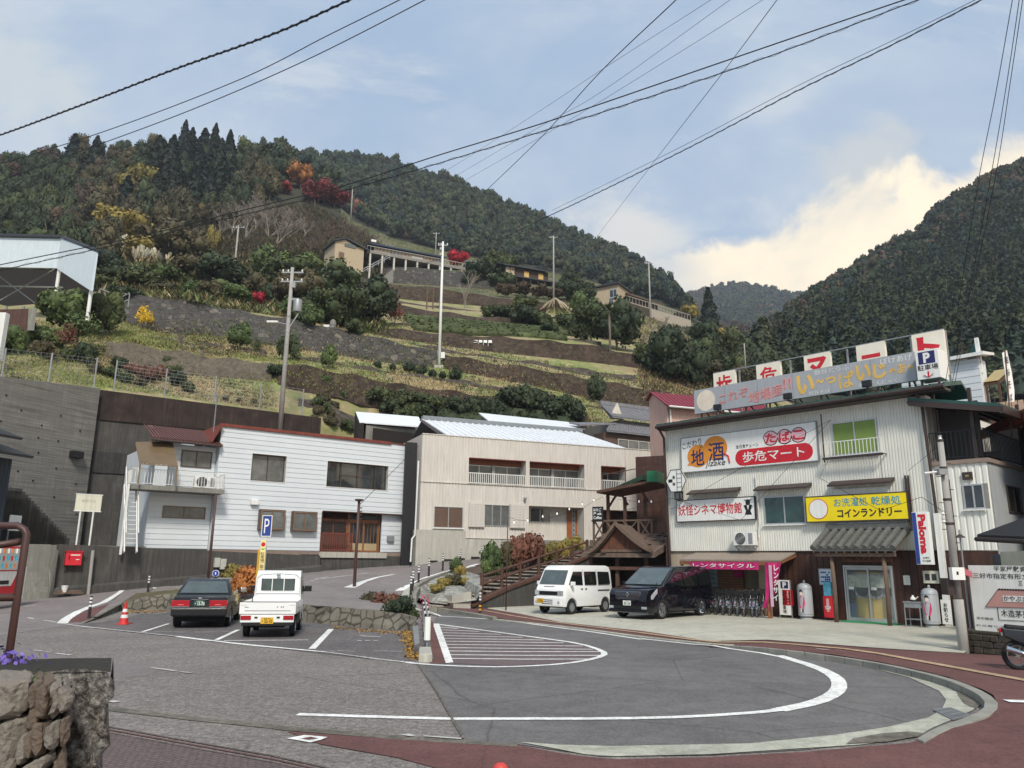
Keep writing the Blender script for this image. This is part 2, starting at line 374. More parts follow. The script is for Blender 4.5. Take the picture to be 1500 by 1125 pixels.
for i in rg(len(RO)-1):
 K=6
 for k in rg(K):
  a=RI[i].lerp(RO[i],k/K);b=RI[i+1].lerp(RO[i+1],k/K);c=RI[i+1].lerp(RO[i+1],(k+1)/K);d=RI[i].lerp(RO[i],(k+1)/K)
  for q in (a,b,c,d):q.z=max(q.z,.002)
  mb.quad(a,b,c,d)
sU('road',mb,m_slope);SURF.append((list(mb.v),list(mb.f)))
mb=MB();tr=[RI[8],RI[9],at(604,880,31.8)];lo=G([(608,926),(634,914),(640,902)],.006)
for i in rg(2):mb.quad(tr[i],tr[i+1],lo[i+1],lo[i])
sU('road',mb,m_slope);SURF.append((list(mb.v),list(mb.f)))
mb=MB();g1=RI[10:15];g2=[gnd(632,883,.3),gnd(655,885,.28),gnd(698,879,.45),at(706,862,34.5)]
for i in rg(3):mb.quad(g1[i],g1[i+1],g2[i+1],g2[i])
sU('bank',mb,m_cobb);SURF.append((list(mb.v),list(mb.f)))
def make_bvh():
 vs=[];fs=[]
 for v,f in SURF:n=len(vs);vs+=v;fs+=[tuple(i+n for i in q)for q in f]
 return BVHTree.FromPolygons([v3(v)for v in vs],fs)
BVH=make_bvh()
def hit(px,py,lift=0):
 d=ray(px,py).normalized();r=BVH.ray_cast(CAM,d,9000)
 if r[0]is None:return gnd(px,max(py,840),0)
 return r[0]+v3((0,0,lift))
def drop(x,y,lift=0):
 r=BVH.ray_cast(v3((x,y,60)),v3((0,0,-1)),200);return v3((x,y,(r[0].z if r[0]else 0)+lift))
def dF(pts,step=.6):
 out=[pts[0]]
 for a,b in zip(pts[:-1],pts[1:]):
  n=max(1,int((b-a).length/step));out+=[a.lerp(b,(k+1)/n)for k in rg(n)]
 return out
def sP(pts,n=2):
 pts=[v3(p)for p in pts]
 for _ in rg(n):
  o=[pts[0]]
  for a,b in zip(pts[:-1],pts[1:]):o+=[a.lerp(b,.25),a.lerp(b,.75)]
  o.append(pts[-1]);pts=o
 return pts
LIFT=[.009]
def mK(pix,width,mat=None,world=None,sm=1,name='road_marking'):
 """painted strip along a polyline of picture points dropped on the ground"""
 w=world or [hit(*p)for p in pix]
 if sm:w=sP(w,sm)
 w=dF(w,.5);LIFT[0]+=.00013;ws=width if isinstance(width,(tuple,list))else (width,width);mb=MB();vs=[]
 for i,p in enumerate(w):
  d=(w[min(i+1,len(w)-1)]-w[max(i-1,0)]);d.z=0;d.normalize();n=v3((-d.y,d.x,0));t=i/(len(w)-1);ww=ws[0]+(ws[1]-ws[0])*t
  for s in (-1,1):
   q=p+n*s*ww/2;vs.append(drop(q.x,q.y,LIFT[0]))
 mb.add(vs,[(2*i,2*i+1,2*i+3,2*i+2)for i in rg(len(w)-1)])
 return sU(name,mb,mat or m_paint)
def aR(pix,mat,name='road_marking',lift=.012):
 w=dF([hit(*p)for p in pix]+[hit(*pix[0])],.8)[:-1];w=[drop(p.x,p.y,lift)for p in w];return sH(name,w,mat,surf=False)
mK([(628,895),(700,905.6),(757,911.5),(820,920),(868,926),(940,937)],.15)
mK([(940,936),(1048,946),(1140,960.5),(1198,978),(1228,994),(1234,1005),(1226,1017),(1195,1031),(1140,1042),(1020,1050.5),(900,1053.5),(690,1053.5),(560,1051),(436,1047)],(.15,.17))
mK([(1140,960.5),(1198,978),(1225,992),(1231,1005),(1223,1017),(1195,1030),(1140,1041)],.26)
aR([(632,908),(636,914),(655,972),(630,972),(626,940)],m_red,'pavement',.006)
aR([(634,914),(643,914),(664,971),(653,972)],m_paint)
mK([(636,914),(700,922.5),(800,936),(850,943),(884,954),(886,961),(850,970),(800,975),(740,977.5),(690,977),(625,974),(597,971)],.15)
ub=[(640,914.5),(700,922.5),(800,936),(850,943),(884,955),(884,961),(850,969)]
aR([(640,917),(700,924),(800,937.5),(850,944.5),(882,955),(884,961),(850,968.5),(800,973),(740,976),(664,972)],aS('reddish_hatched_asphalt',s2l((.435,.385,.385)),.12,60,.10),'road_marking',.0075)
for y in (918.8,922.9,927.2,931.5,935.6,939.7,944.5,949.3,954.1,959.6,965.1):
 t=(y-914)/58;xl=640+t*24
 if y<955:xr=np.interp(y,[914.5,922.5,936,943,954],[640,700,800,850,884])
 else:xr=np.interp(y,[954,961,969,974],[884,884,850,800])
 mK([(xl,y),(xl+.5*(xr-xl),y+1.1),(xr-1,y+2.4 if y<950 else y+1)],.1,sm=0)
mK([(40,905),(91,913.5),(144,920.5),(259,932.5)],.10,mW);mK([(259,932.5),(315,939.5),(400,948.5),(476,955.5)],.13)
mK([(476,955.5),(543,964.5),(597,971)],.09,mW)
mK([(209,926),(247,914)],.11,sm=0);mK([(317,938),(349,923)],.13,sm=0);mK([(457,951),(485,922)],.17,sm=0)
mK([(226,926),(272,926.5)],.07,mW,sm=0);mK([(285,926.5),(340,926)],.07,mW,sm=0);mK([(328,939),(452,938)],.09,sm=0)
for a,b in ((463,478),(482,490),(494,520),(548,590)):mK([(a,954),(b,955)],.06,mW,sm=0)
mK([(527,932),(557,933.5)],.14,mW,sm=0);mK([(523,939),(530,939)],.18,mW,sm=0);mK([(535,939),(542,939)],.18,mW,sm=0);mK([(547,939),(554,939)],.18,mW,sm=0)
mK([(225,900),(245,897)],.08,mW,sm=0)
mK([(227,862.5),(203,872),(160,880),(120,893),(98,906),(91,913.5)],(.14,.30))
aR([(133,909),(128,912),(100,912),(108,903),(130,893),(160,884.5),(198,875),(212,868),(205,869)],m_red,'pavement',.011)
mK([(35,889),(52,887)],.12,mW,sm=0)
for a,b in (((5,958),(24,961)),((50,953),(62,954.5)),((66,955.5),(74,956.5)),((80,957.5),(104,960.5)),((222,979),(257,983.5)),((264,985),(280,986.5))):mK([a,b],.09,mW,sm=0)
mK([(160,1028),(172,1029.5)],.12,mW,sm=0);mK([(592,1077),(604,1079)],.1,mW,sm=0);mK([(620,1079.5),(676,1083.5)],.05,mW,sm=0)
m_patch=aS('repair_patch_asphalt',s2l((.50,.47,.46)),.2,45,.10)
aR([(155,972),(222,969),(240,979),(215,990),(150,996)],m_patch,'road',.003);aR([(0,945),(60,952),(106,962),(60,968),(0,965)],m_patch,'road',.003)
mK([(612,973),(640,1012),(660,1050),(679,1083)],.035,m_gdark,sm=1)
aR([(420,1083),(446,1078),(480,1081),(470,1085),(455,1089)],m_paint,lift=.012);aR([(440,1084),(455,1081),(466,1083.5),(452,1086)],m_red,lift=.016)
mK([(455,851),(492,845.5),(540,839.5)],.16,mW);mK([(462,848),(480,845.5)],.1,m_paint)
mK([(512,861),(540,849),(578,841.5)],(.5,.12));mK([(460,838),(530,832.5),(600,828.5),(640,825)],.08,mW)
mK([(240,856),(262,853.5)],.1,mW,sm=0)
mK([(574,889),(571,881),(580,869),(600,856),(630,844.5),(660,836),(700,826.5)],(.34,.18))
aR([(586,890),(578,884),(583,872),(600,859.5),(618,851),(622,853),(606,864),(599,876),(601,888),(620,894),(645,901),(640,903),(600,894)],m_gut,'gutter',.012)
mK([(622,853),(650,842),(700,828.5)],.5,m_gut,name='gutter')
aR([(1124,956),(1220,967),(1300,980),(1352,993),(1400,1008),(1424,1020),(1438,1031),(1425,1042),(1395,1055),(1368,1066),(1344,1081),(1260,1092),(1180,1098),(1040,1106),(900,1109),(856,1106),(820,1100),(762,1088),(820,1092),(900,1094),(1100,1090),(1220,1078),(1300,1066),(1360,1052),(1380,1040),(1386,1026),(1376,1013),(1332,993),(1260,975)],m_gut,'gutter',.010)
aR([(1250,1083),(1290,1076),(1330,1073),(1352,1075),(1344,1081),(1300,1088),(1240,1092)],m_gdark,'gutter',.0135);aR([(1400,1010),(1422,1020),(1436,1031),(1428,1040),(1412,1032),(1404,1020)],m_gdark,'gutter',.0135)
mb=MB();c0,c1,c2,c3=hit(1368,1042,.02),hit(1392,1039,.02),hit(1420,1050,.02),hit(1396,1056,.02)
for i in rg(9):
 t=i/8;mb.c(c0.lerp(c1,t),c3.lerp(c2,t),.02,.02)
for i in rg(4):mb.c(c0.lerp(c3,i/3),c1.lerp(c2,i/3),.02,.02)
mb_o=mb.d('drain_grate',sT);tag(mb_o,'grey metal drain grate in the pale gutter by the right kerb','drain grate')
def kerb(pix,w,h,mat,zb=0,joint=.6,zs=None):
 mb=MB();W=[gnd(p[0],p[1],zs[i]if zs else h)for i,p in enumerate(pix)];W=sP(W,2);L=0;
 W=dF(W,.2);acc=0;seg=[W[0]]
 blocks=[]
 for a,b in zip(W[:-1],W[1:]):
  seg.append(b);acc+=(b-a).length
  if acc>joint:blocks.append(seg);seg=[b];acc=0
 if len(seg)>1:blocks.append(seg)
 for s in blocks:
  d=(s[-1]-s[0]).normalized();n=v3((-d.y,d.x,0));a=s[0]+d*.006;b=s[-1]-d*.006
  if n.y<0:n=-n
  P4=[a,b,b+n*w,a+n*w];mb.h([(p.x,p.y,-.02 if zs is None else p.z-.16)for p in P4],[(p.x,p.y,p.z)for p in P4])
 return sU('kerb',mb,mat,bevel=.012,seg=1)
m_kerb=P('weathered_kerb_concrete','#8d8b80',rough=.95,var=.2,scale=3,bump=.4,stain=.3)
m_kerb2=P('pale_kerb_stone','#8b8980',rough=.9,var=.18,scale=2,bump=.3)
def kerb_rad(pix,w,zs,mat,c=(1180,1015),joint=.45):
 mb=MB();W=dF(sP([gnd(p[0],p[1],zs[i])for i,p in enumerate(pix)],2),.15);C=gnd(*c);acc=0;seg=[W[0]];bl=[]
 for a,b in zip(W[:-1],W[1:]):
  seg.append(b);acc+=(b-a).length
  if acc>joint:bl.append(seg);seg=[b];acc=0
 if len(seg)>1:bl.append(seg)
 for s in bl:
  n0=(s[0]-C);n0.z=0;n0.normalize();n1=(s[-1]-C);n1.z=0;n1.normalize();e=(s[-1]-s[0]).normalized()*.006
  P4=[s[0]+e,s[-1]-e,s[-1]-e+n1*w,s[0]+e+n0*w];mb.h([(p.x,p.y,-.02)for p in P4],[(p.x,p.y,p.z)for p in P4])
 return sU('kerb',mb,mat,bevel=.012,seg=1)
kerb_rad([(1060,945.5),(1100,947.5),(1140,951),(1220,961),(1290,972),(1352,986),(1385,995),(1412,1006),(1430,1015),(1441,1024),(1444,1032),(1436,1042),(1405,1054),(1380,1062),(1358,1072),(1342,1082)],.17,[.03,.09,.13,.13,.13,.13,.13,.13,.13,.13,.12,.11,.09,.07,.05,.03],m_kerb2)
def kP(W,w,h,mat,joint=.6,lo=.3):
 W=dF(sP(W,2),.2);acc=0;seg=[W[0]];bl=[];mb=MB()
 for a,b in zip(W[:-1],W[1:]):
  seg.append(b);acc+=(b-a).length
  if acc>joint:bl.append(seg);seg=[b];acc=0
 if len(seg)>1:bl.append(seg)
 for s in bl:
  d=(s[-1]-s[0]).normalized();n=v3((-d.y,d.x,0)).normalized()
  if n.y<0:n=-n
  P4=[s[0]+d*.006,s[-1]-d*.006,s[-1]-d*.006+n*w,s[0]+d*.006+n*w];mb.h([(p.x,p.y,p.z-lo)for p in P4],[(p.x,p.y,p.z+h)for p in P4])
 return sU('kerb',mb,mat,bevel=.012,seg=1)
kP([at(720,826,47.5),at(680,834,44),at(650,842,40.5),at(625,852,37.5),at(612,861,35),at(606,869,33.2),at(603,877,32),at(606,884,31.2),gnd(616,889,.25),gnd(630,892,.12),gnd(660,896.5,.04),gnd(700,903.5,.03),gnd(722,908,.02)],.16,.10,m_kerb)
kP(G([(722,907.5),(740,909.5),(820,918),(868,924),(940,934),(1040,944.5),(1075,946.5)],.02),.12,.03,m_gut)
mK([(708,894.5),(757,903.5),(820,913),(940,927.5)],.18,m_tact,name='pavement');mK([(940,927.5),(1040,941),(1100,941),(1180,946),(1260,953),(1380,975),(1500,997),(1560,1008)],.22,m_tact,name='pavement')
mK([(1196,951),(1214,953)],.1,mW,sm=0);mK([(1474,1028),(1510,1029)],.22,m_paint,sm=0)
# hills
XS=np.arange(-240,1741,10.)
def curve(pts):
 p=np.array(pts,float);return np.interp(XS,p[:,0],p[:,1]),np.interp(XS,p[:,0],p[:,2])
_rb=np.array([ray(x,0)for x in (0,1)])
_Fv=np.array(_F);_Rv=np.array(_R);_Uv=np.array(_U)
def atn(px,py,Y):
 px=np.asarray(px,float);py=np.asarray(py,float);d=_Fv+_Rv*((px-CX)/FPX)[...,None]+_Uv*((CY-py)/FPX)[...,None];return np.array([0,0,CAMZ])+d*(np.asarray(Y)/d[...,1])[...,None]
def vnoise(P,s,seed=0):
 x=P[...,0]*s+seed*13.1;y=P[...,1]*s+seed*7.7
 return (np.sin(x*1.+1.3*np.sin(y*.7+seed))+np.sin(y*1.3+1.1*np.sin(x*.8+2*seed))+.5*np.sin(2.3*x+1.7*y+seed))/2.5
def loft(curves,x0,x1,sub,amp,seed):
 i0=np.searchsorted(XS,x0);i1=np.searchsorted(XS,x1)+1;rows=[]
 cs=[curve(c)for c in curves]
 for k in rg(len(cs)-1):
  n=sub[k]if isinstance(sub,(list,tuple))else sub
  for j in rg(n):
   t=j/n;Pt=atn(XS,cs[k][0],cs[k][1])*(1-t)+atn(XS,cs[k+1][0],cs[k+1][1])*t;a=amp[k]if isinstance(amp,(list,tuple))else amp
   Pt=Pt.copy();Pt[...,2]+=a*vnoise(Pt,2.2/max(6,a*25),seed)*(1 if 0<j else .5)
   rows.append(Pt[i0:i1])
 rows.append(atn(XS,cs[-1][0],cs[-1][1])[i0:i1]);return np.array(rows)
def gridmesh(name,R,mat,kind='structure'):
 r,c,_=R.shape;idx=np.arange(r*c).reshape(r,c);F=np.stack([idx[:-1,:-1],idx[:-1,1:],idx[1:,1:],idx[1:,:-1]],-1).reshape(-1,4)
 o=npmesh(name,R.reshape(-1,3),F,mat,smooth=True);tag(o,kind=kind);SURF.append(([tuple(v)for v in R.reshape(-1,3).tolist()],[tuple(f)for f in F.tolist()]));return o
K0=[(-240,520,38),(-100,541,41),(0,558,45),(147,572,50),(310,594,53),(400,606,57),(470,616,59),(500,650,60),(540,668,60),(620,680,60),(750,680,60),(900,680,66),(1100,650,80),(1300,650,95)]
KB=[(x,830,y+.5)for x,_,y in K0]
K1=[(-240,520,40),(0,545,48),(157,523,58),(240,545,60),(307,550,61),(400,556,61),(433,568,61),(500,576,62),(567,591,62),(647,595,63),(745,608,65),(850,625,67),(950,640,72),(1100,640,84),(1300,640,100)]
K2=[(-240,500,40.6),(0,535,48.6),(157,503,59),(240,516,61),(307,527,62),(380,535,62),(433,538,62),(513,553,63),(593,569,63),(673,579,64),(745,588,66),(850,606,68),(950,630,73),(1100,635,85),(1300,635,101)]
K3=[(-240,470,50),(0,500,60),(168,468,68),(232,487,70),(293,492,71),(328,496,72),(400,505,73),(468,516,73),(540,527,74),(593,535,74),(644,538,74),(713,551,75),(780,564,76),(870,585,78),(960,606,80),(1100,630,88),(1300,640,105)]
K4=[(-240,450,52),(0,470,62),(100,462,68),(168,436,72),(267,443,74),(347,459,76),(400,468,76),(487,484,76),(540,496,76),(593,508,75),(647,521,75),(713,535,76),(780,543,77),(830,553,78),(910,567,80),(970,577,82),(1100,610,90),(1300,630,108)]
K5=[(-240,430,70),(0,450,80),(168,428,86),(300,436,92),(400,455,92),(487,475,88),(535,487,85),(572,494,84),(647,506,85),(727,516,86),(790,522,87),(870,530,88),(940,538,89),(1000,556,90),(1100,600,95),(1300,625,112)]
K6=[(-240,425,71),(0,445,81),(168,424,87),(300,432,93),(400,450,93),(487,468,90),(535,480,86),(572,485,86),(647,492,87),(727,497,88),(780,501,88),(857,508,89),(937,524,90),(1000,545,92),(1100,596,96),(1300,620,113)]
K7=[(-240,410,100),(0,428,105),(168,405,108),(300,402,112),(400,425,112),(487,440,106),(572,460,100),(620,466,100),(700,474,102),(780,482,103),(860,490,104),(940,505,105),(1000,530,106),(1060,565,108),(1150,600,112),(1300,615,120)]
K8=[(-240,408,101),(0,426,106),(168,403,109),(300,400,113),(400,422,113),(487,434,107),(572,449,102),(647,460,102),(700,467,104),(780,471,104),(860,482,105),(940,498,106),(1000,524,107),(1060,560,109),(1150,596,113),(1300,612,121)]
K9=[(-240,390,120),(0,410,125),(168,395,125),(300,378,130),(400,392,135),(500,415,132),(578,437,118),(637,443,120),(743,451,124),(860,465,130),(940,478,130),(1000,500,128),(1060,545,120),(1150,590,120),(1300,610,128)]
K10=[(-240,388,121),(0,408,126),(168,393,126),(300,374,131),(400,388,136),(500,408,134),(557,418,120),(637,424,122),(717,437,125),(800,445,128),(860,452,132),(940,466,132),(1000,490,130),(1060,540,122),(1150,588,122),(1300,608,129)]
K11=[(-240,375,140),(0,385,145),(168,375,150),(280,374,152),(380,378,160),(413,387,160),(503,411,158),(600,416,158),(680,421,158),(760,428,158),(860,440,158),(940,462,160),(1000,478,165),(1060,520,150),(1150,580,140),(1300,600,140)]
K12=[(-240,365,142),(0,375,147),(168,365,152),(280,357,155),(367,360,162),(433,367,162),(514,381,161),(578,392,161),(677,400,161),(760,415,161),(860,432,161),(940,452,163),(1000,470,167),(1060,512,152),(1150,576,142),(1300,598,141)]
K13=[(-240,330,175),(0,345,180),(168,335,180),(280,330,182),(367,335,185),(433,345,186),(500,362,186),(578,378,184),(677,388,184),(760,400,184),(860,418,182),(940,440,182),(1000,462,180),(1060,500,160),(1150,570,150),(1300,596,145)]
K14=[(-240,280,215),(0,290,225),(130,262,230),(200,250,235),(300,245,240),(400,270,235),(470,300,225),(520,335,215),(578,355,205),(677,378,200),(760,392,198),(860,412,195),(940,436,190),(1000,459,184),(1060,497,164),(1150,568,153),(1300,595,148)]
K15=[(-240,225,260),(0,256,262),(130,232,265),(200,218,270),(270,220,272),(340,225,275),(400,240,262),(470,275,240),(520,325,225),(578,350,210),(677,375,203),(760,390,200),(860,410,197),(940,435,191),(1000,458,185),(1060,496,165),(1150,567,154),(1300,594,149)]
def sX(name,a,b,c,s1=.35,s2=2.5,lo=.42,hi=.6):
 m=P(name,a,rough=1,var=.2,scale=1.2);nt=m.node_tree;N=nt.nodes;L=nt.links;bb=N['Principled BSDF'];src=bb.inputs['Base Color'].links[0].from_socket
 g=N.new('ShaderNodeNewGeometry')
 for col,s,l,h in ((b,s1,lo,hi),(c,s2,.52,.62)):
  n=N.new('ShaderNodeTexNoise');iv(n,'Scale',s);iv(n,'Detail',7);iv(n,'Roughness',.7);L.new(g.outputs['Position'],n.inputs['Vector'])
  r=N.new('ShaderNodeMapRange');iv(r,1,l);iv(r,2,h);L.new(n.outputs['Fac'],r.inputs[0])
  x=N.new('ShaderNodeMix');x.data_type='RGBA';L.new(r.outputs[0],x.inputs['Factor']);L.new(src,x.inputs[6]);hh=col.lstrip('#');iv(x,7,(*s2l(tuple(int(hh[i:i+2],16)/255 for i in (0,2,4))),1));src=x.outputs[2]
 L.new(src,bb.inputs['Base Color']);bp=N.new('ShaderNodeBump');iv(bp,'Strength',.9);iv(bp,'Distance',.3);L.new(N['Noise Texture.001'].outputs['Fac']if 'Noise Texture.001' in N else n.outputs['Fac'],bp.inputs['Height']);L.new(bp.outputs[0],bb.inputs['Normal'])
 return m
m_grass=sX('terrace_grass','#76804a','#8e8262','#a39472',.22,.9,.42,.56)
m_grass2=sX('rough_slope_grass','#4f5638','#6e6850','#3c4029',.15,.8)
m_forest=sX('forest_floor','#2e3426','#3a3a28','#22281c',.1,.5)
m_soilw=sX('brown_earth_bank','#463830','#30251f','#524e38',.5,2.2)
HB=[KB,K0,K1,K2,K3,K4,K5,K6,K7,K8,K9,K10,K11,K12,K13,K14,K15]
rows=loft(HB,-240,1300,[2,3,1,3,1,3,1,3,1,3,1,4,1,3,5,4],[0,.15,0,.25,0,.25,0,.3,0,.35,0,.8,0,.8,3,3],1)
_h=gridmesh('hillside',rows,[m_grass,m_forest,m_grass2])
_ns=[2,3,1,3,1,3,1,3,1,3,1,4,1,3,5,4];_r13=sum(_ns[:13]);_r12=sum(_ns[:11]);_c=rows.shape[1]-1
for _p in _h.data.polygons:
 r_i,c_i=divmod(_p.index,_c);px_=-240+10*c_i
 if (r_i>=_r13+3 and px_<500)or (r_i>=_r13 and px_<190):_p.material_index=1
 elif r_i>=_r12 or (r_i>=_r12-8 and px_<420):_p.material_index=2
Q=[[(360,420,270),(600,420,270),(800,440,270),(1000,470,260),(1110,505,230)],
   [(360,330,330),(600,360,340),(800,400,330),(1000,455,300),(1110,518,260)],
   [(360,270,400),(480,262,420),(600,290,420),(700,330,410),(800,372,400),(900,410,380),(1000,448,340),(1110,517,290)],
   [(360,215,470),(440,232,480),(560,240,480),(640,268,480),(740,304,475),(850,354,470),(930,388,450),(990,434,400),(1040,470,360),(1110,515,320)],
   [(360,230,560),(560,250,560),(740,315,555),(930,400,530),(1110,500,380)]]
rows=loft(Q,360,1110,[8,10,10,3],[4,5,5,0],2);gridmesh('mountain',rows,m_forest)
Rr=[[(1000,830,108),(1200,830,99),(1740,830,88)],[(1000,600,110),(1200,640,100),(1740,660,90)],[(1000,540,190),(1060,530,190),(1150,540,185),(1300,540,175),(1500,520,165),(1740,500,155)],
 [(1000,520,260),(1100,508,255),(1150,490,250),(1250,470,240),(1400,440,230),(1740,400,215)],
 [(1000,510,330),(1090,500,320),(1150,478,310),(1230,430,305),(1330,400,300),(1500,340,290),(1740,290,280)],
 [(1000,505,380),(1080,502,370),(1125,490,365),(1150,465,362),(1190,436,360),(1240,412,358),(1300,372,355),(1345,352,352),(1375,318,350),(1410,292,348),(1450,272,345),(1500,250,342),(1600,205,338),(1740,160,330)],
 [(1000,520,460),(1190,450,440),(1345,370,430),(1740,190,400)]]
rows=loft(Rr,1000,1740,[1,6,6,8,8,3],[0,2,4,5,4,0],3);gridmesh('mountain',rows,m_forest)
S4=[[(860,520,700),(1300,520,700)],[(860,455,1000),(1010,452,1000),(1100,450,1000),(1300,470,1000)],[(860,450,1250),(960,437,1250),(1010,428,1240),(1040,424,1230),(1075,417,1220),(1110,420,1230),(1150,430,1240),(1185,433,1250),(1230,425,1250),(1300,410,1250)],[(860,470,1500),(1075,430,1500),(1300,430,1500)]]
def hexmul(h,k):return '#'+''.join('%02x'%min(255,int(int(h[i:i+2],16)*k))for i in (1,3,5))
rows=loft(S4,860,1300,[6,10,2],[6,10,0],4);gridmesh('mountain',rows,m_forest)
BVH=make_bvh()
# terrace walls (each a thing)
m_block=P('dark_block_wall','#4d4a46',rough=.95,var=.3,scale=2.2,bump=.8,bscale=2.5,stain=.3)
nt=m_block.node_tree;N=nt.nodes;L=nt.links;bb=N['Principled BSDF'];src=bb.inputs['Base Color'].links[0].from_socket
tc=N.new('ShaderNodeTexCoord');mp=N.new('ShaderNodeMapping');iv(mp,'Rotation',(rad(90),rad(0),rad(0)));L.new(tc.outputs['Object'],mp.inputs[0])
v=N.new('ShaderNodeTexVoronoi');v.feature='DISTANCE_TO_EDGE';iv(v,'Scale',1.7);L.new(mp.outputs[0],v.inputs['Vector'])
r=N.new('ShaderNodeValToRGB');ce(r)[0].color=(.35,.35,.33,1);ce(r)[1].color=(1,1,1,1);ce(r)[0].position=.0;ce(r)[1].position=.09;L.new(v.outputs['Distance'],r.inputs[0])
v2=N.new('ShaderNodeTexVoronoi');iv(v2,'Scale',1.7);L.new(mp.outputs[0],v2.inputs['Vector']);r2=N.new('ShaderNodeValToRGB');ce(r2)[0].color=(1,1,1,1);ce(r2)[1].color=(2.6,2.5,2.3,1);ce(r2)[0].position=.72;ce(r2)[1].position=.95;L.new(v2.outputs['Color'],r2.inputs[0])
x=N.new('ShaderNodeMix');x.data_type='RGBA';x.blend_type='MULTIPLY';iv(x,'Factor',1);L.new(src,x.inputs[6]);L.new(r.outputs[0],x.inputs[7])
x2=N.new('ShaderNodeMix');x2.data_type='RGBA';x2.blend_type='MULTIPLY';iv(x2,'Factor',1);L.new(x.outputs[2],x2.inputs[6]);L.new(r2.outputs[0],x2.inputs[7]);L.new(x2.outputs[2],bb.inputs['Base Color'])
def tW(name,a,b,x0,x1,mat,label,out=.5,cap=.5,base=.6):
 ca,cb=curve(a),curve(b);i0=np.searchsorted(XS,x0);i1=np.searchsorted(XS,x1)+1
 A=atn(XS,*ca)[i0:i1];B=atn(XS,*cb)[i0:i1];mb=MB();n=len(A);J=4;vs=[]
 for i in rg(n):
  for j in rg(J+1):
   t=j/J;p=A[i]*(1-t)+B[i]*t;q=p.copy();q[1]-=out*(1+.25*sn(i*1.7+j*2.1));q[2]+=.12*sn(i*.9+j)*(.3 if 0<j<J else 1);
   if j==0:q[2]-=base
   if j==J:q[2]+=.15
   vs.append(tuple(q))
  q=B[i].copy();q[1]+=cap;q[2]+=.1;vs.append(tuple(q));q=A[i].copy();q[1]+=cap+.2;q[2]-=base;vs.append(tuple(q))
 m=J+3
 for i in rg(n-1):
  for j in rg(m):mb.f.append((i*m+j,(i+1)*m+j,(i+1)*m+(j+1)%m,i*m+(j+1)%m))
 mb.f.append(tuple(rg(m)));mb.f.append(tuple((n-1)*m+j for j in rg(m)))
 c=v3(vs[0]);mb.v=[tuple(v3(v)-c)for v in vs]
 o=mb.d(name,mat,smooth=30);o.location=c;tag(o,label,'retaining wall');return o
tW('retaining_wall',K3,K4,170,640,m_block,'long dark stone block wall with pale flecks across the lower left hillside')
tW('retaining_wall',K1,K2,160,400,P('rubble_wall','#5d564a',rough=1,var=.35,scale=3,bump=1,bscale=4),'rubble wall behind the wire fence under the small round tree')
tW('retaining_wall',K1,K2,410,860,m_soilw,'lowest brown earth wall just above the tin roofs')
tW('retaining_wall',K3,K4,650,980,m_soilw,'dark brown wall behind the foot of the tall white pole')
tW('retaining_wall',K5,K6,545,960,m_soilw,'brown wall below the tea hedges and palm tree')
tW('retaining_wall',K7,K8,545,900,m_soilw,'low brown wall just above the tea hedge rows')
tW('retaining_wall',K9,K10,520,800,m_soilw,'brown terrace wall beneath the three bare poles')
def lc(a,b,t,dy=0):
 (ya,da),(yb,db)=curve(a),curve(b);return [(x,ya[i]*(1-t)+yb[i]*t+dy,da[i]*(1-t)+db[i]*t-(.4 if dy else 0))for i,x in enumerate(XS)]
m_field=P('field_stone_wall','#57504a',rough=1,var=.4,scale=3,bump=1,bscale=3,stain=.3)
for ka,kb,t_,x0_,x1_,h_,lb in ((K2,K3,.5,430,900,7,'low field stone wall halfway up the lowest grassy terrace'),(K4,K5,.45,600,930,7,'low field stone wall on the grassy terrace right of the tall white pole'),(K6,K7,.4,560,880,6,'low stone wall under the tea hedge rows'),(K8,K9,.5,540,840,6,'thin stone wall between the two highest brown walls'),(K2,K3,.55,200,390,6,'short field stone wall under the dark block wall'),(K0,K1,.6,440,700,9,'rough stone wall in the weeds behind the silver roofs')):tW('retaining_wall',lc(ka,kb,t_,h_),lc(ka,kb,t_),x0_,x1_,m_field,lb)
tW('retaining_wall',K11,K12,500,760,m_block,'grey stone wall under the long hillside house')
tW('retaining_wall',K11,K12,280,490,P('upper_block_wall','#5c5852',rough=1,var=.25,scale=1.5,bump=.6,bscale=2),'grey block wall under the bare trees on the upper left slope')
# vegetation meshes
def cards(Pn,size,outn=None,seed=0,flat=.5,up=.0):
 """one small tilted leaf quad per point"""
 r=np.random.default_rng(seed);n=len(Pn);d=r.normal(size=(n,3));
 if outn is not None:d=d*flat+outn
 d[:,2]+=up;d/=np.linalg.norm(d,axis=1)[:,None]+1e-9
 t=np.cross(d,r.normal(size=(n,3)));t/=np.linalg.norm(t,axis=1)[:,None]+1e-9;b=np.cross(d,t)
 s=(size*r.uniform(.6,1.35,n))[:,None];a=s*r.uniform(.6,1.,(n,1))
 V=np.stack([Pn-t*s-b*a*.6,Pn+t*s*.4-b*a,Pn+t*s+b*a*.6,Pn-t*s*.4+b*a],1).reshape(-1,3);F=np.arange(4*n).reshape(n,4);return V,F
def lobes(r,nl,R,H,z0,sq=.75):
 c=r.normal(size=(nl,3));c/=np.linalg.norm(c,axis=1)[:,None];c*=r.uniform(.35,.72,(nl,1));c[:,0]*=R;c[:,1]*=R;c[:,2]=c[:,2]*H*.5*1.+z0+H*.5;rr=r.uniform(.30,.5,nl)*R;return c,rr
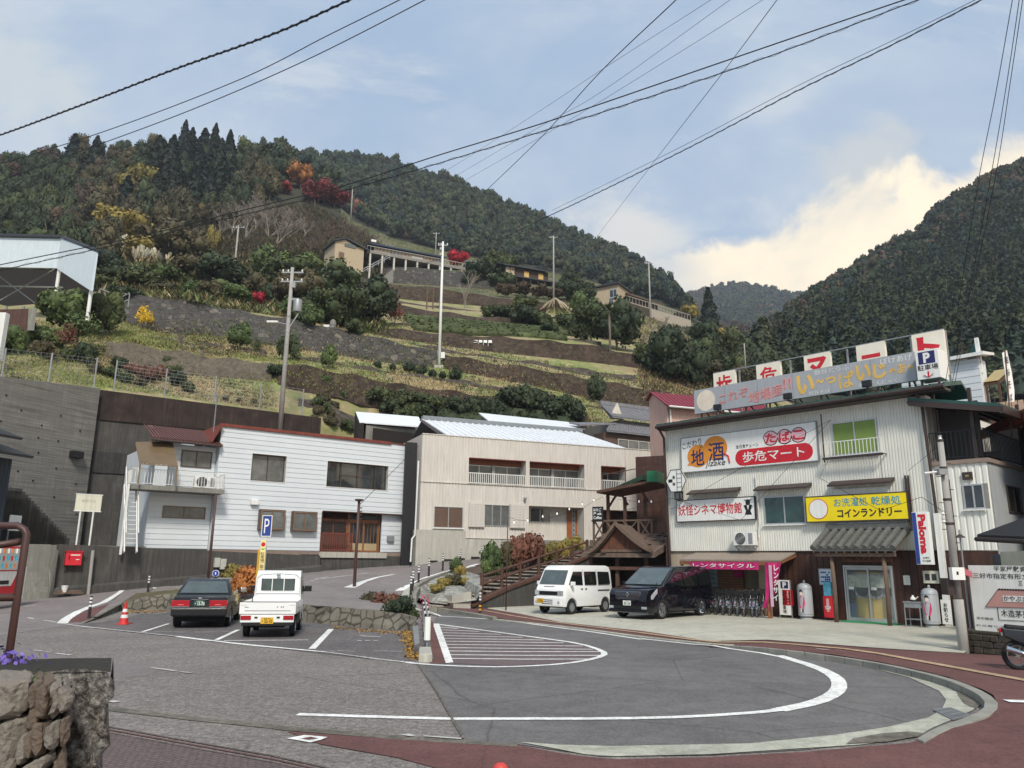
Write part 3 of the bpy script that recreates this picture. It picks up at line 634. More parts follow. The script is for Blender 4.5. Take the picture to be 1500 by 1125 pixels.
def crown_pts(r,n,nl,R,H,z0,inner=.25):
 c,rr=lobes(r,nl,R,H,z0);k=r.integers(0,nl,n);d=r.normal(size=(n,3));d/=np.linalg.norm(d,axis=1)[:,None];d[:,2]=np.where(d[:,2]<-.3,-d[:,2]*.6,d[:,2]);rad_=rr[k]*(1-inner*r.random(n)**2);
 P_=c[k]+d*rad_[:,None]*np.array([1,1,.85]);return P_,d
def core_blob(r,nl,R,H,z0,c,rr,k=.8):
 V=[];F=[];u=nL(0,2*np.pi,7)[:-1];w=nL(-1.2,1.2,4)
 for i in rg(len(c)):
  o=len(V)
  for ww in w:
   for uu in u:V.append(c[i]+rr[i]*k*np.array([cs(uu)*cs(ww),sn(uu)*cs(ww),.85*sn(ww)]))
  for a in rg(3):
   for b in rg(6):F.append((o+a*6+b,o+a*6+(b+1)%6,o+(a+1)*6+(b+1)%6,o+(a+1)*6+b))
  F.append((o+18,o+19,o+20,o+21));F.append((o+18,o+21,o+22,o+23))
 return np.array(V),np.array(F)
def broad(seed,n=500,nl=9,R=1.,H=1.6,z0=.5,size=.11,inner=.3,core=.78):
 r=np.random.default_rng(seed);c,rr=lobes(r,nl,R,H,z0);k=r.integers(0,nl,n);d=r.normal(size=(n,3));d/=np.linalg.norm(d,axis=1)[:,None]
 Pn=c[k]+d*(rr[k]*(1.06-inner*r.random(n)**2))[:,None]*np.array([1,1,.85]);V,F=cards(Pn,size,d,seed+1,.7)
 if core:V2,F2=core_blob(r,nl,R,H,z0,c,rr,core);F=np.vstack([F,F2+len(V)]);V=np.vstack([V,V2])
 return V,F
def conifer(seed,n=520,H=4.,R=.75,size=.10,z0=.35,core=True):
 r=np.random.default_rng(seed);t=r.random(n)**.8;z=z0+(H-z0)*t;a=r.uniform(0,2*np.pi,n);ph=seed
 prof=(1-t)**.8*R*(.78+.22*np.sin(z*7+3*np.sin(a*2+ph)))*(1+.15*np.sin(a*3+ph+z*2));q=prof*(1-.35*r.random(n)**2)+.02
 Pn=np.stack([q*np.cos(a),q*np.sin(a),z],1);d=np.stack([np.cos(a),np.sin(a),.25+0*a],1);V,F=cards(Pn,size,d,seed,.55)
 if core:
  V2=[];F2=[]
  zs=nL(z0*.8,H*.97,7)
  for zz in zs:
   for uu in nL(0,2*np.pi,7)[:-1]:rr=((1-(zz-z0*.8)/(H*.99-z0*.8))**.8)*R*.72+.01;V2.append((rr*cs(uu),rr*sn(uu),zz))
  for i in rg(6):
   for b in rg(6):F2.append((i*6+b,i*6+(b+1)%6,(i+1)*6+(b+1)%6,(i+1)*6+b))
  F=np.vstack([F,np.array(F2)+len(V)]);V=np.vstack([V,V2])
 return V,F
def trunk_mb(h,r0,nb=5,seed=0,lean=.1,spread=.5,top=.9):
 r=random.Random(seed);mb=MB();P0=v3((0,0,-.3));P1=v3((r.uniform(-1,1)*lean*h,r.uniform(-1,1)*lean*h,h*top))
 mb.t([P0,P0.lerp(P1,.5)+v3((lean*h*.2,0,0)),P1],[r0*1.15,r0*.75,r0*.25],6)
 for i in rg(nb):
  t=r.uniform(.35,.85);a=r.uniform(0,2*PI);s=P0.lerp(P1,t);e=s+v3((cs(a)*spread*h*.6,sn(a)*spread*h*.6,h*.35*r.uniform(.6,1.2)))
  mb.t([s,s.lerp(e,.5)+v3((0,0,-.03*h)),e],[r0*.5,r0*.3,r0*.1],5)
 return mb
def bare_mb(seed,h=1.,depth=4,r0=.02,n0=4,twig=1.):
 r=random.Random(seed);mb=MB()
 def grow(p,d,L,rr,k):
  e=p+d*L;mid=p.lerp(e,.5)+v3((r.uniform(-1,1),r.uniform(-1,1),0))*L*.06
  mb.t([p,mid,e],[rr,rr*.8,rr*.6],3 if k<3 else 5,cap=False)
  if k==0:return
  for i in rg(r.choice((2,3,3))if k<depth else n0):
   a=v3((r.gauss(0,1),r.gauss(0,1),r.gauss(.15,.5)));nd=(d*1.+a.normalized()*r.uniform(.45,.8)).normalized();nd.z=max(nd.z,.05);grow(e if i<2 else mid,nd,L*r.uniform(.62,.85),max(rr*.55,.0035*h*twig),k-1)
 grow(v3((0,0,-.1*h)),v3((r.uniform(-.1,.1),r.uniform(-.1,.1),1)).normalized(),h*.28,r0*h,depth);return mb
def LM(name,hexc,col2=None,var=.2,scale=.5):
 h=hexc.lstrip('#');c=s2l(tuple(int(h[i:i+2],16)/255 for i in (0,2,4)));c2=None
 if col2:h=col2.lstrip('#');c2=s2l(tuple(int(h[i:i+2],16)/255 for i in (0,2,4)))
 return M(name,c,rough=.75,var=var,scale=scale,kind='island',col2=c2,spec=.3)
LD=LM('dark_evergreen_leaves','#333f2e','#424c34');L_con=LM('conifer_needles','#27332d','#323d33');LO=LM('olive_autumn_leaves','#4b4835','#5a543e');LY=LM('yellow_leaves','#7f7440','#948548');LW=LM('brown_leaves','#4d4238','#5c4e40');L_or=LM('orange_leaves','#9a6238','#b07842');L_red=LM('crimson_leaves','#7c3638','#944444');LG=LM('fresh_green_leaves','#4c5c38','#5f6f42');LB=LM('bush_leaves','#3f4a30','#525c3a');L_bright=LM('bright_yellow_leaves','#c9a722','#e2c53a');L_pamp=LM('pampas_plumes','#cfc5ad','#e4dcc8');L_vred=LM('scarlet_leaves','#9c2434','#b03040');LR=LM('rust_bush','#6f4a3e','#80584a')
bark=P('grey_bark','#6b6258',rough=.9,var=.2);bark_pale=P('pale_bark','#9a9186',rough=.9,var=.2);twig_grey=P('grey_twigs','#8a8076',rough=.9,var=.2);twig_red=P('reddish_twigs','#6a5350',rough=.9,var=.2)
PM={}
def proto(key,V,F):me=bpy.data.meshes.new(key);o=npmesh(key,V,F,LD);PM[key]=o.data;o.data.materials.clear();bpy.data.objects.remove(o)
for i in rg(4):proto('b%d'%i,*broad(20+i,1500,13,1,1.5,.5,.062))
for i in rg(3):proto('s%d'%i,*broad(40+i,800,10,1,1.1,.1,.075))
for i in rg(3):proto('c%d'%i,*conifer(60+i,1700,4.,.8,.075))
for i in rg(2):proto('l%d'%i,*broad(80+i,700,12,1,1.5,.5,.065,.9,0))
TRM={}
for i in rg(4):me=trunk_mb(1.5,.05,6,i).mesh('trunk',bark,True);TRM['t%d'%i]=me
TRM['ct']=M_().t([(0,0,-.3),(0,0,3.6)],[.07,.015],6).mesh('trunk',bark,True)
for i in rg(4):TRM['bare%d'%i]=bare_mb(i+3,1.,5,.022,4).mesh('branches',twig_grey,True)
for i in rg(3):TRM['bred%d'%i]=bare_mb(i+13,1.,5,.02,4).mesh('branches',twig_red,True)
for i in rg(2):TRM['bpale%d'%i]=bare_mb(i+23,1.,4,.028,4).mesh('branches',bark_pale,True)
MESHC={}
def meshmat(key,mat):
 k=(key,mat.name)
 if k not in MESHC:
  me=PM[key].copy();me.materials.clear();me.materials.append(mat);MESHC[k]=me
 return MESHC[k]
TR=random.Random(5)
def tree(kind,mat,px,py,w,h,label,cat='tree',name=None,group=None,p=None,trunk=True):
 """tree standing where the picture point (px,py) meets the ground; w,h are crown width and whole height in metres"""
 if p is None:p=hit(px,py)
 nm=name or ('bush' if kind[0]=='s' else 'tree')
 key=kind if kind in PM or kind in TRM else kind+str(TR.randrange({'b':4,'s':3,'c':3,'l':2,'bare':4,'bred':3,'bpale':2}[kind]))
 rz=TR.uniform(0,6.28)
 if kind.startswith('b')and kind in('bare','bred','bpale'):
  o=tg(nm,label,cat,p,rz,group);t=bpy.data.objects.new('branches',TRM[key]);lk(t);t.parent=o;t.scale=(h*max(.8,min(1.6,w/h)),)*2+(h,);return o
 o=tg(nm,label,cat,p,rz,group)
 c=bpy.data.objects.new('foliage' if kind[0]=='s' else 'crown',meshmat(key,mat));lk(c);c.parent=o
 H={'b':2.,'s':1.2,'c':4.,'l':2.}[key[0]];R={'b':1.15,'s':1.15,'c':.8,'l':1.15}[key[0]]
 c.scale=(w/2/R,w/2/R,h/H)
 if key[0]=='b':c.scale.z*=1.2;c.location.z=-.2*h
 if trunk and kind[0]!='s':
  t=bpy.data.objects.new('trunk',TRM['ct' if kind=='c' else 't%d'%TR.randrange(4)]);lk(t);t.parent=o;t.scale=c.scale
 return o
FH={'b':0,'c':0}
def forest(name,poly,spacing_px,kindsel,label,cat,seed,lo=.8,hi=1.3,hid=None,size=None):
 """stuff: many small far trees in one mesh. poly in picture points"""
 r=np.random.default_rng(seed);poly=np.array(poly,float);x0,y0=poly.min(0);x1,y1=poly.max(0)
 def inside(x,y):
  c=False;j=len(poly)-1
  for i in rg(len(poly)):
   if (poly[i,1]>y)!=(poly[j,1]>y)and x<(poly[j,0]-poly[i,0])*(y-poly[i,1])/(poly[j,1]-poly[i,1]+1e-9)+poly[i,0]:c=not c
   j=i
  return c
 groups={}
 y=y0
 while y<y1:
  x=x0+r.random()*spacing_px
  while x<x1:
   xx=x+r.normal()*spacing_px*.3;yy=y+r.normal()*spacing_px*.25
   if inside(xx,yy):
    p=hit(xx,yy);q=kindsel(xx,yy,p,r)
    if q:groups.setdefault(q[0],[]).append((p,q[1],q[2],r.uniform(0,6.28)))
   x+=spacing_px
  y+=spacing_px*.62
 for (key,matn),lst in groups.items():
  V0=LOD[key][0];F0=LOD[key][1];n=len(lst);V=np.empty((n,len(V0),3),np.float32)
  for i,(p,w,h,a)in enumerate(lst):
   c,s=cs(a),sn(a);X=V0*np.array([w/2,w/2,h]);V[i,:,0]=X[:,0]*c-X[:,1]*s+p[0];V[i,:,1]=X[:,0]*s+X[:,1]*c+p[1];V[i,:,2]=X[:,2]+p[2]
  F=(F0[None]+(np.arange(n)*len(V0))[:,None,None]).reshape(-1,4)
  o=npmesh(name,V.reshape(-1,3),F,MATS[matn]);tag(o,label,cat,kind='stuff')
LOD={}
for i in rg(3):
 V,F=broad(120+i,230,8,1,1.4,.1,.13,.3,.84);LOD['fb%d'%i]=(V/np.array([1.1,1.1,1.6]),F)
 V,F=conifer(140+i,230,4.,.8,.17,.3);LOD['fc%d'%i]=(V/np.array([.8,.8,4.]),F)
 V,F=broad(160+i,70,4,1,1.4,.1,.22,.3,.88);LOD['fs%d'%i]=(V/np.array([1.1,1.1,1.6]),F)
# far woods (nobody could count them)
for nm,h1,h2 in (('w_dark','#2f3b2c','#3a4630'),('w_mid','#3c4634','#495238'),('w_blue','#2a3833','#34433a'),('w_olive','#424432','#4d4d38'),('w_brown','#4e4236','#5a4a3a'),('w_bare','#7a6d62','#8a7c70')):LM(nm,h1,h2,var=.3,scale=.08)
def sel_mid(x,y,p,r):
 if p.y<235:return None
 t=r.random();m='w_dark' if t<.45 else 'w_mid' if t<.72 else 'w_blue' if t<.90 else 'w_olive' if t<.98 else 'w_brown'
 w=r.uniform(6.5,11.5);return ('fb%d'%r.integers(3),m),w,w*r.uniform(.85,1.15)
def sel_midlow(x,y,p,r):
 return sel_mid(x,y,p,r)
forest('forest',[(372,215),(440,236),(560,244),(640,272),(740,308),(850,357),(930,391),(985,433),(1010,450),(1010,470),(860,430),(700,395),(560,375),(500,345),(470,280),(380,250)],8.5,sel_mid,'dense dark evergreen wood covering the long ridge behind the hillside houses','wood',3)
forest('forest',[(380,217),(440,234),(560,242),(640,269),(740,305),(850,355),(930,389),(985,430),(930,396),(740,312),(560,249),(440,240)],5.5,sel_mid,'row of evergreen crowns along the top of the long ridge','wood',31)
def sel_r(x,y,p,r):
 edge=np.interp(x,[1125,1150,1190,1240,1300,1345,1375,1410,1500],[490,466,436,412,372,352,318,292,250]);up=y-edge
 t=r.random()
 if up<55:
  m='w_dark' if t<.45 else 'w_olive' if t<.65 else 'w_blue' if t<.85 else 'w_brown';w=r.uniform(5,10);return ('fb%d'%r.integers(3),m),w,w*.95
 m='w_dark' if t<.45 else 'w_blue' if t<.72 else 'w_mid' if t<.95 else 'w_olive'
 if t<.16:w=r.uniform(6,9);return ('fb%d'%r.integers(3),m),w,w
 w=r.uniform(4.2,6.2);return ('fc%d'%r.integers(3),m),w,w*r.uniform(1.6,2.2)
forest('forest',[(1130,497),(1152,470),(1190,438),(1240,414),(1300,374),(1345,354),(1375,320),(1410,294),(1450,274),(1500,252),(1560,225),(1560,590),(1300,590),(1125,560),(1085,545),(1095,518)],8.2,sel_r,'dark cedar wood covering the steep mountain on the right','wood',5)
forest('forest',[(1185,440),(1240,413),(1300,373),(1345,353),(1375,319),(1410,293),(1450,273),(1500,251),(1520,240),(1520,262),(1450,284),(1375,330),(1300,384),(1190,448)],6,sel_r,'ragged line of tree crowns along the right mountain ridge','wood',6)
def sel_far(x,y,p,r):
 if p.y<600:return None
 t=r.random();m='w_brown' if (t<.5 and x<1045)or t<.06 else 'w_blue' if t<.6 else 'w_mid';w=r.uniform(8,14);return ('fs%d'%r.integers(3),m),w,w*.9
forest('forest',[(1000,435),(1040,425),(1075,418),(1110,421),(1150,431),(1185,434),(1230,427),(1230,470),(1150,520),(1000,520)],4.2,sel_far,'hazy wooded mountain closing the far end of the valley','wood',7)
# upper left wood: trees one by one
r_=random.Random(11)
WL={'dark':('b',LD,'dark evergreen tree in the thick wood on the upper left hillside'),'olive':('b',LO,'olive brown autumn tree in the thick wood on the upper left hillside'),'brown':('b',LW,'brown leaved tree in the thick wood on the upper left hillside'),'con':('c',L_con,'tall dark cedar in the thick wood on the upper left hillside'),'green':('b',LB,'mid green tree in the thick wood on the upper left hillside'),'yel':('b',LY,'yellowing tree in the thick wood on the upper left hillside')}
def wl(k,x,y,w,h):kd,mt,lab=WL[k];tree(kd,mt,x,y,w,h,lab,'tree',group={'con':'cedars in the upper left wood'}.get(k,k+' trees in the upper left wood'))
y=232
while y<425:
 x=-30+r_.random()*20
 xmax=np.interp(y,[225,250,275,300,330,372,425],[420,470,430,400,340,150,140])
 while x<xmax:
  d=np.interp(y,[225,290,372],[262,215,150]);t=r_.random()
  edge=np.interp(x,[-240,0,130,200,270,340,400,470],[225,256,232,218,220,225,240,275])
  if y>edge-4:
   k='dark'
   if 225<x<345:k='con' if t<.6 else 'dark' if t<.85 else 'olive'
   elif x<90:k='brown' if (t<.3 and y<280)else 'dark' if t<.8 else 'green'
   elif x<230:k='olive' if t<.3 else 'brown' if t<.4 else 'dark' if t<.8 else 'con' if t<.93 else 'yel'
   else:k='olive' if t<.35 else 'green' if t<.5 else 'dark'
   if y>330 and k=='con':k='olive'
   w=r_.uniform(5.5,9);h=w*r_.uniform(1.,1.35)
   if k=='con':w=r_.uniform(6.5,9.5);h=r_.uniform(11,16)
   if y<250:h*=.85
   wl(k,x+r_.uniform(-6,6),y+r_.uniform(-5,5),w,h)
  x+=r_.uniform(19,29)*230/d*.9
 y+=12.5
T=tree
T('c',L_con,342,222,9.5,17,'tallest pointed cedar breaking the skyline of the upper left hill',name='cedar_tree');T('c',L_con,268,222,6.5,13,'pointed cedar just left of the tallest skyline cedar',name='cedar_tree');T('c',L_con,303,222,6,12,'small pointed cedar between two taller skyline cedars',name='cedar_tree')
T('c',L_con,-2,235,5,13,'dark cedar tip cut by the left edge of the photo above the wood',name='cedar_tree')
T('c',LD,388,250,9,10,'bushy dark conifer on the skyline left of the orange tree',name='cedar_tree');T('b',LD,435,262,13,10,'round dark evergreen on the skyline above the orange tree')
T('b',L_or,440,278,11,11,'bright orange maple below the skyline',name='maple_tree');T('b',L_red,418,285,7,5,'small dark red maple left of the orange one',name='maple_tree')
T('b',L_red,462,300,13,9,'wide crimson maple right of the orange tree',name='maple_tree');T('b',L_red,490,305,12,7,'crimson maple spreading downhill from the wider one',name='maple_tree');T('b',LR,524,318,9,9,'rust red tree beside the pole on the shoulder of the hill',name='maple_tree')
T('b',L_vred,670,391,6.5,4.6,'round scarlet maple by the right end of the long hillside house',name='maple_tree');T('b',L_vred,374,452,3.,2.2,'small scarlet maple on top of the dark block wall',name='maple_tree')
T('b',LY,205,305,15,13,'big yellow leaved tree in front of the cedars');T('b',LY,175,358,14,9,'broad yellow topped tree low on the left wood edge');T('b',LO,150,345,12,10,'olive autumn tree beside the broad yellow one')
T('b',LY,310,372,3.5,7,'narrow yellowish creeper covered tree near the upper block wall')
for i,(x,y,h)in enumerate(((360,352,13),(392,352,14),(372,340,12),(405,362,13),(340,345,11),(420,350,11),(385,330,12),(445,350,9),(350,325,10),(425,335,9),(322,345,9))):T('bare',None,x,y,h*1.,h,'leafless grey tree on the slope below the crimson maples',group='bare grey trees below the maples',name='bare_tree')
for i,(x,y,h)in enumerate(((262,378,9),(275,372,8),(252,362,9),(318,300,9))):T('bare',None,x,y,h,h,'leafless grey tree at the foot of the dark left wood',group='bare grey trees by the dark wood',name='bare_tree')
for i,(x,y,h)in enumerate(((470,362,6),(490,358,6),(510,350,7),(532,352,6),(455,370,5),(480,345,7),(520,362,5),(500,335,6),(455,335,7),(545,362,5))):T('bred',None,x,y,h*1.3,h,'low brownish leafless scrub tree behind the long house',group='brownish scrub behind the long house',name='bare_tree')
for i,(x,y,h)in enumerate(((1062,494,9),(1082,499,10),(1100,508,11),(1120,520,11),(1072,507,8),(1048,484,7),(1132,530,9),(1093,520,9))):T('bred',None,x,y,h*1.3,h,'reddish leafless tree at the mouth of the valley',group='reddish bare trees by the valley mouth',name='bare_tree')
T('c',L_con,1040,490,6,11,'lone dark cedar standing left of the reddish bare trees',name='cedar_tree');T('c',L_con,1001,458,4.6,9,'pointed cedar on the ridge end above the last hillside house',name='cedar_tree');T('c',L_con,987,450,4,7,'smaller pointed cedar next to the ridge end one',name='cedar_tree')
# terraces: shrubs and small trees with a place of their own
S=lambda mat,x,y,w,h,lab,**k:tree('s',mat,x,y,w,h,lab,'bush',name='bush',**k)
T('b',LG,92,494,5.2,4.2,'large bushy citrus tree under the white canopy shed');T('b',LB,150,492,3.6,3.9,'round dark citrus tree right of the larger bushy one')
T('b',LG,351,513,2.8,2.6,'round green garden tree on the terrace above the rubble wall');T('l',LB,374,525,1.3,1.8,'thin small sapling beside the round green garden tree')
S(LB,420,528,2.6,2.4,'green bush just right of the utility pole on the terrace');T('b',LG,481,541,1.9,2.2,'small round bright green tree right of the utility pole');S(LG,476,565,1.3,.9,'little green bush below the small round tree')
T('l',L_bright,206,482,1.4,2.3,'small bright yellow leaved sapling before the dark block wall');T('l',L_bright,217,480,1.1,1.6,'shorter yellow sapling beside the taller yellow one')
T('b',LD,548,478,7.5,6.,'big dark evergreen at the right end of the scrub');T('b',LB,505,482,6.5,5.2,'olive green tree left of the big dark evergreen');T('l',LR,577,478,3,3.2,'thin rusty leaved tree right of the big dark evergreen')
T('b',LB,470,475,6,4.4,'pale green scrub tree above the block wall');T('b',LO,440,455,9,5.5,'wide olive scrub tree behind the scarlet maple');T('b',LB,415,430,10,6,'wide green scrub tree left of centre on the slope')
T('b',LG,395,410,9,6,'yellow green scrub tree below the upper block wall');T('b',LG,455,415,9,5,'light green scrub tree right of the upper utility pole');T('b',LB,490,440,9,5.5,'rounded green scrub tree left of the long house stairs')
T('b',LD,322,425,9,4.8,'dark bush tree at the foot of the upper utility pole');T('b',LO,232,385,15,8,'wide olive thicket above the pampas grass');T('b',LY,200,388,9,6,'yellowish thicket left of the wide olive one');T('b',LO,265,388,11,7,'olive thicket right of the pampas grass')
for (x,y,w,h)in ((128,402,8,4),(155,405,7,4),(182,420,8,3),(205,425,7,2.5),(240,420,8,3),(275,412,8,3.5),(300,418,6,3),(345,420,6,3),(375,440,5,3.4),(395,447,4,3),(150,425,5,2),(345,448,6,2.4),(325,443,6,2.4),(305,440,5,2.2),(285,436,4,2),(240,432,6,1.6),(430,470,4,2.4),(455,480,4,2.2),(520,492,3,1.6),(180,440,4,1.6)):S(r_.choice((LB,LG,LO,LD)),x,y,w,h,'weedy bush on the overgrown slope above the block wall',group='weedy bushes above the block wall')
S(LD,430,448,5,3,'dark thicket in front of the wide olive scrub tree')
for (x,y,w,h)in ((725,402,9,6),(705,412,8,5),(745,410,8,6),(735,425,7,4.5),(690,420,5,4)):T('b',LB if x>710 else LD,x,y,w,h,'dark green tree between the scarlet maple and the dark timber house',group='dark trees beside the scarlet maple')
for (x,y,w,h)in ((765,434,6,3),(790,438,5,3),(742,436,5,3),(812,440,5,2.6)):T('b',LR if x in(745,)else LW,x,y,w,h,'reddish brown tree below the dark timber house',group='reddish trees below the timber house')
for (x,y,w,h)in ((838,425,7,5),(830,440,6,4),(850,445,8,5),(825,432,5,4)):T('b',LD,x,y,w,h,'dark tree between the tall grey pole and the cream house',group='dark trees left of the cream house')
T('b',LG,856,472,6.2,5.4,'round yellow green tree below the cream hillside house');T('b',LB,865,503,6.6,5.6,'large round green tree left of the palm');T('b',LD,906,514,6.8,6.4,'large dark round tree right of the palm');T('b',LB,886,497,5,4.4,'green tree standing behind the palm')
T('b',LD,978,560,8.5,7,'huge dark round evergreen above the pink house');T('b',LD,1008,568,6.5,5.5,'dark evergreen right of the huge round one');T('b',LB,955,545,5,4,'green tree behind the huge dark evergreen')
for i,(x,y,w,h,m)in enumerate(((1035,520,7,6,LD),(1060,535,8,7,LB),(1085,540,8,7,LD),(1050,555,6,5,LD),(1075,560,6,5,LB),(1100,565,7,6,LD),(1040,572,5,4,LO),(1025,545,6,5,LB),(1120,560,8,7,LD),(1065,512,6,5,LY),(1020,500,6,4,LD),(1010,470,6,4,LY),(1000,476,5,3.5,LW),(1140,570,8,7,LB),(1095,585,6,5,LO),(1130,590,7,6,LD))):T('b',m,x,y,w,h,'mixed green tree in the thicket behind the roof sign',group='thicket behind the roof sign')
for (x,y,w,h)in ((968,500,5,3),(985,515,5,3.2),(948,512,4,2.6),(1000,530,5,3.4),(930,490,5,2.6),(975,485,6,3),(1015,540,5,3.4),(955,490,5,2.5),(990,498,5,3)):T('bpale',None,x,y,w*1.4,h*1.2,'pale leafless scrub below the rightmost hillside house',group='pale scrub below the rightmost house',name='bare_tree')
for (x,y,w,h)in ((765,478,6,3),(790,482,5,2.4),(742,468,5,2),(720,465,4,1.8),(805,490,4,1.6),(770,455,6,2.6),(830,480,5,2.2)):S(LD if x%2 else LB,x,y,w,h,'dark green bush among the upper tea terraces',group='bushes among the tea terraces')
for (x,y,w,h)in ((600,547,1.6,1.1),(617,551,1.5,1.1),(633,554,1.2,.8),(667,560,1.9,1.5),(648,556,1.2,.8),(553,540,1.1,.7),(575,543,1,.7)):S(LD,x,y,w,h,'small dark clipped bush on the grassy terrace by the white pole',group='dark clipped bushes by the white pole')
for (x,y,w,h)in ((593,600,3,1.6),(614,598,3,1.3),(560,595,3,1.5),(640,606,3.2,1.5),(655,608,3,1.6),(680,612,3,1.6),(700,612,3,1.8),(720,615,3,1.8),(745,602,4,2.2),(765,604,4,2.4),(785,608,4,2.2),(805,613,4,2),(730,628,3,1.5),(770,632,3,1.8),(820,620,4,2.6),(840,625,3.6,2.4),(570,610,3,1.6),(590,618,3,1.6),(615,618,3,1.6)):S(LD if x>640 else LB,x,y,w,h,'dark green bush in the band just above the silver roofs',group='bushes just above the silver roofs')
S(LD,875,592,2.6,3.2,'dark bush on the wall above the tiled house');
for (x,y,w,h)in ((465,597,1.3,1),(477,606,1.2,.9),(466,610,1.2,.9),(484,612,1.1,.8),(478,590,1.1,.7),(455,625,1.6,.9),(484,627,1.6,1),(507,632,1.7,1),(490,600,1,.7),(470,585,1,.7),(505,585,1,.7)):S(LB if x%2 else LO,x,y,w,h,'little round bush on the terraced bank above the red roof edge',group='little bushes above the red roof edge')
for (x,y,w,h,m)in ((60,525,2.2,1.3,LO),(100,530,1.8,.9,LB),(125,535,2,1.6,LD),(175,540,1.5,.9,LD),(195,548,1.6,.8,LR),(215,560,2.,1.3,LR),(230,557,1.8,1.2,LR),(182,562,1.5,.9,LB),(205,567,1.3,.7,LO),(260,566,1.8,1.1,LD),(250,552,2,1,LB),(40,500,3,1.6,LB),(15,520,3,2,LG),(80,512,2.4,1.6,LG),(330,588,.6,.4,LO),(350,590,.6,.4,LO),(372,592,.6,.4,LO),(140,548,1.5,.8,LO),(165,555,1.6,.9,LB),(275,575,1.5,.8,LB)):S(m,x,y,w,h,'low shrub of the terraced garden behind the wire fence',group='garden shrubs behind the wire fence')
T('l',LG,115,512,3.6,3.,'feathery light green shrub tree below the citrus trees');T('l',LR,95,518,2.,2.2,'thin rusty shrub left of the feathery green one');S(LG,52,502,2.4,1.5,'grassy green bush below the canopy shed post')
T('bare',None,268,520,3.4,2.4,'grey twiggy bush on the terrace above the rubble wall',name='bare_tree');T('bare',None,283,535,3.,2.2,'grey twiggy bush hanging over the rubble wall',name='bare_tree')
S(LD,403,555,2.2,1.2,'dark bush on the rubble wall behind the utility pole');S(LB,245,534,1.2,.8,'green bush at the foot of the rubble wall')
for (x,y)in ((895,468),(880,455)):pass
T('bpale',None,683,452,4,9,'slender pale leafless tree below the stone wall',name='bare_tree');T('bare',None,545,410,3,4,'small leafless tree by the stairs of the long house',name='bare_tree');T('bare',None,563,412,3,4,'small leafless tree right of the other by the long house wall',name='bare_tree')
def hR(a,b,w,h,label,group,mat=LB,dens=60):
 A=hit(*a);B=hit(*b);n=int((B-A).length*dens/4);r=np.random.default_rng(int(a[0]*7+a[1]));t=r.random(n);q=r.random(n)*PI
 P_=np.array(A)[None]*(1-t[:,None])+np.array(B)[None]*t[:,None];
 d=(B-A).normalized();nn=np.array([-d.y,d.x,0]);off=np.cos(q)*w/2;zz=np.sin(q)*h*(1+.1*np.sin(t*40))
 P_=P_+nn[None]*off[:,None];P_[:,2]+=zz;dd=nn[None]*np.cos(q)[:,None]+np.array([0,0,1.])[None]*np.sin(q)[:,None]
 o0=np.array(A);V,F=cards(P_-o0,.16,dd,3,.5)
 mb=MB();k=max(2,int((B-A).length/2));
 for i in rg(k):
  a0=A.lerp(B,i/k)-A;b0=A.lerp(B,(i+1)/k)-A;nv=v3(nn);mb.h([a0-nv*w*.42-v3((0,0,.3)),b0-nv*w*.42-v3((0,0,.3)),b0+nv*w*.42-v3((0,0,.3)),a0+nv*w*.42-v3((0,0,.3))],[a0-nv*w*.3+v3((0,0,h*.85)),b0-nv*w*.3+v3((0,0,h*.85)),b0+nv*w*.3+v3((0,0,h*.85)),a0+nv*w*.3+v3((0,0,h*.85))])
 V2=np.array(mb.v);F2=np.array([f for f in mb.f]);o=npmesh('tea_hedge',np.vstack([V,V2]),np.vstack([F,F2+len(V)]),mat);o.location=A;tag(o,label,'hedge',group);return o
for i in rg(6):hR((590+i*3,467+i*3.2),(800+i*6,485+i*2.8),1.1,.7,'long clipped tea hedge row on the middle terraces','tea hedge rows')
for i in rg(3):hR((790,476+i*4.5),(860,486+i*4.5),1.1,.7,'short tea hedge row left of the round trees','short tea hedge rows')
for i in rg(4):hR((640,606-i*1.+i*6),(840,622+i*6),1.6,1.1,'leafy hedge band just above the silver roofs','hedge bands above the silver roofs',LD)
def pA_(px,py,h,label):
 p=hit(px,py);o=tg('palm_tree',label,'palm tree',p);mb=MB();mb.t([(0,0,-.3),(.1,0,h*.5),(0,0,h)],[.16,.13,.15],7);mb.d('trunk',bark,o,True);rr=random.Random(3)
 mb=MB()
 for k in rg(34):
  a=rr.uniform(0,6.28);e=rr.uniform(-.9,1.1);L=1.3;d=v3((cs(a)*cs(e),sn(a)*cs(e),sn(e)));s=v3((-sn(a),cs(a),0));p0=v3((0,0,h));p1=p0+d*L*.5;p2=p0+d*L+v3((0,0,-.35))
  for q in rg(-3,4):f=p1+(d*.9+s*q*.28).normalized()*L*.5+v3((0,0,-.2));mb.add([p0+s*.02,p1+s*.03*q,f,p1+s*(.03*q+.05)],[(0,1,2,3)])
 mb.d('crown',LB,o)
pA_(893,526,6.,'slim palm with a small tufted head in front of the round trees')
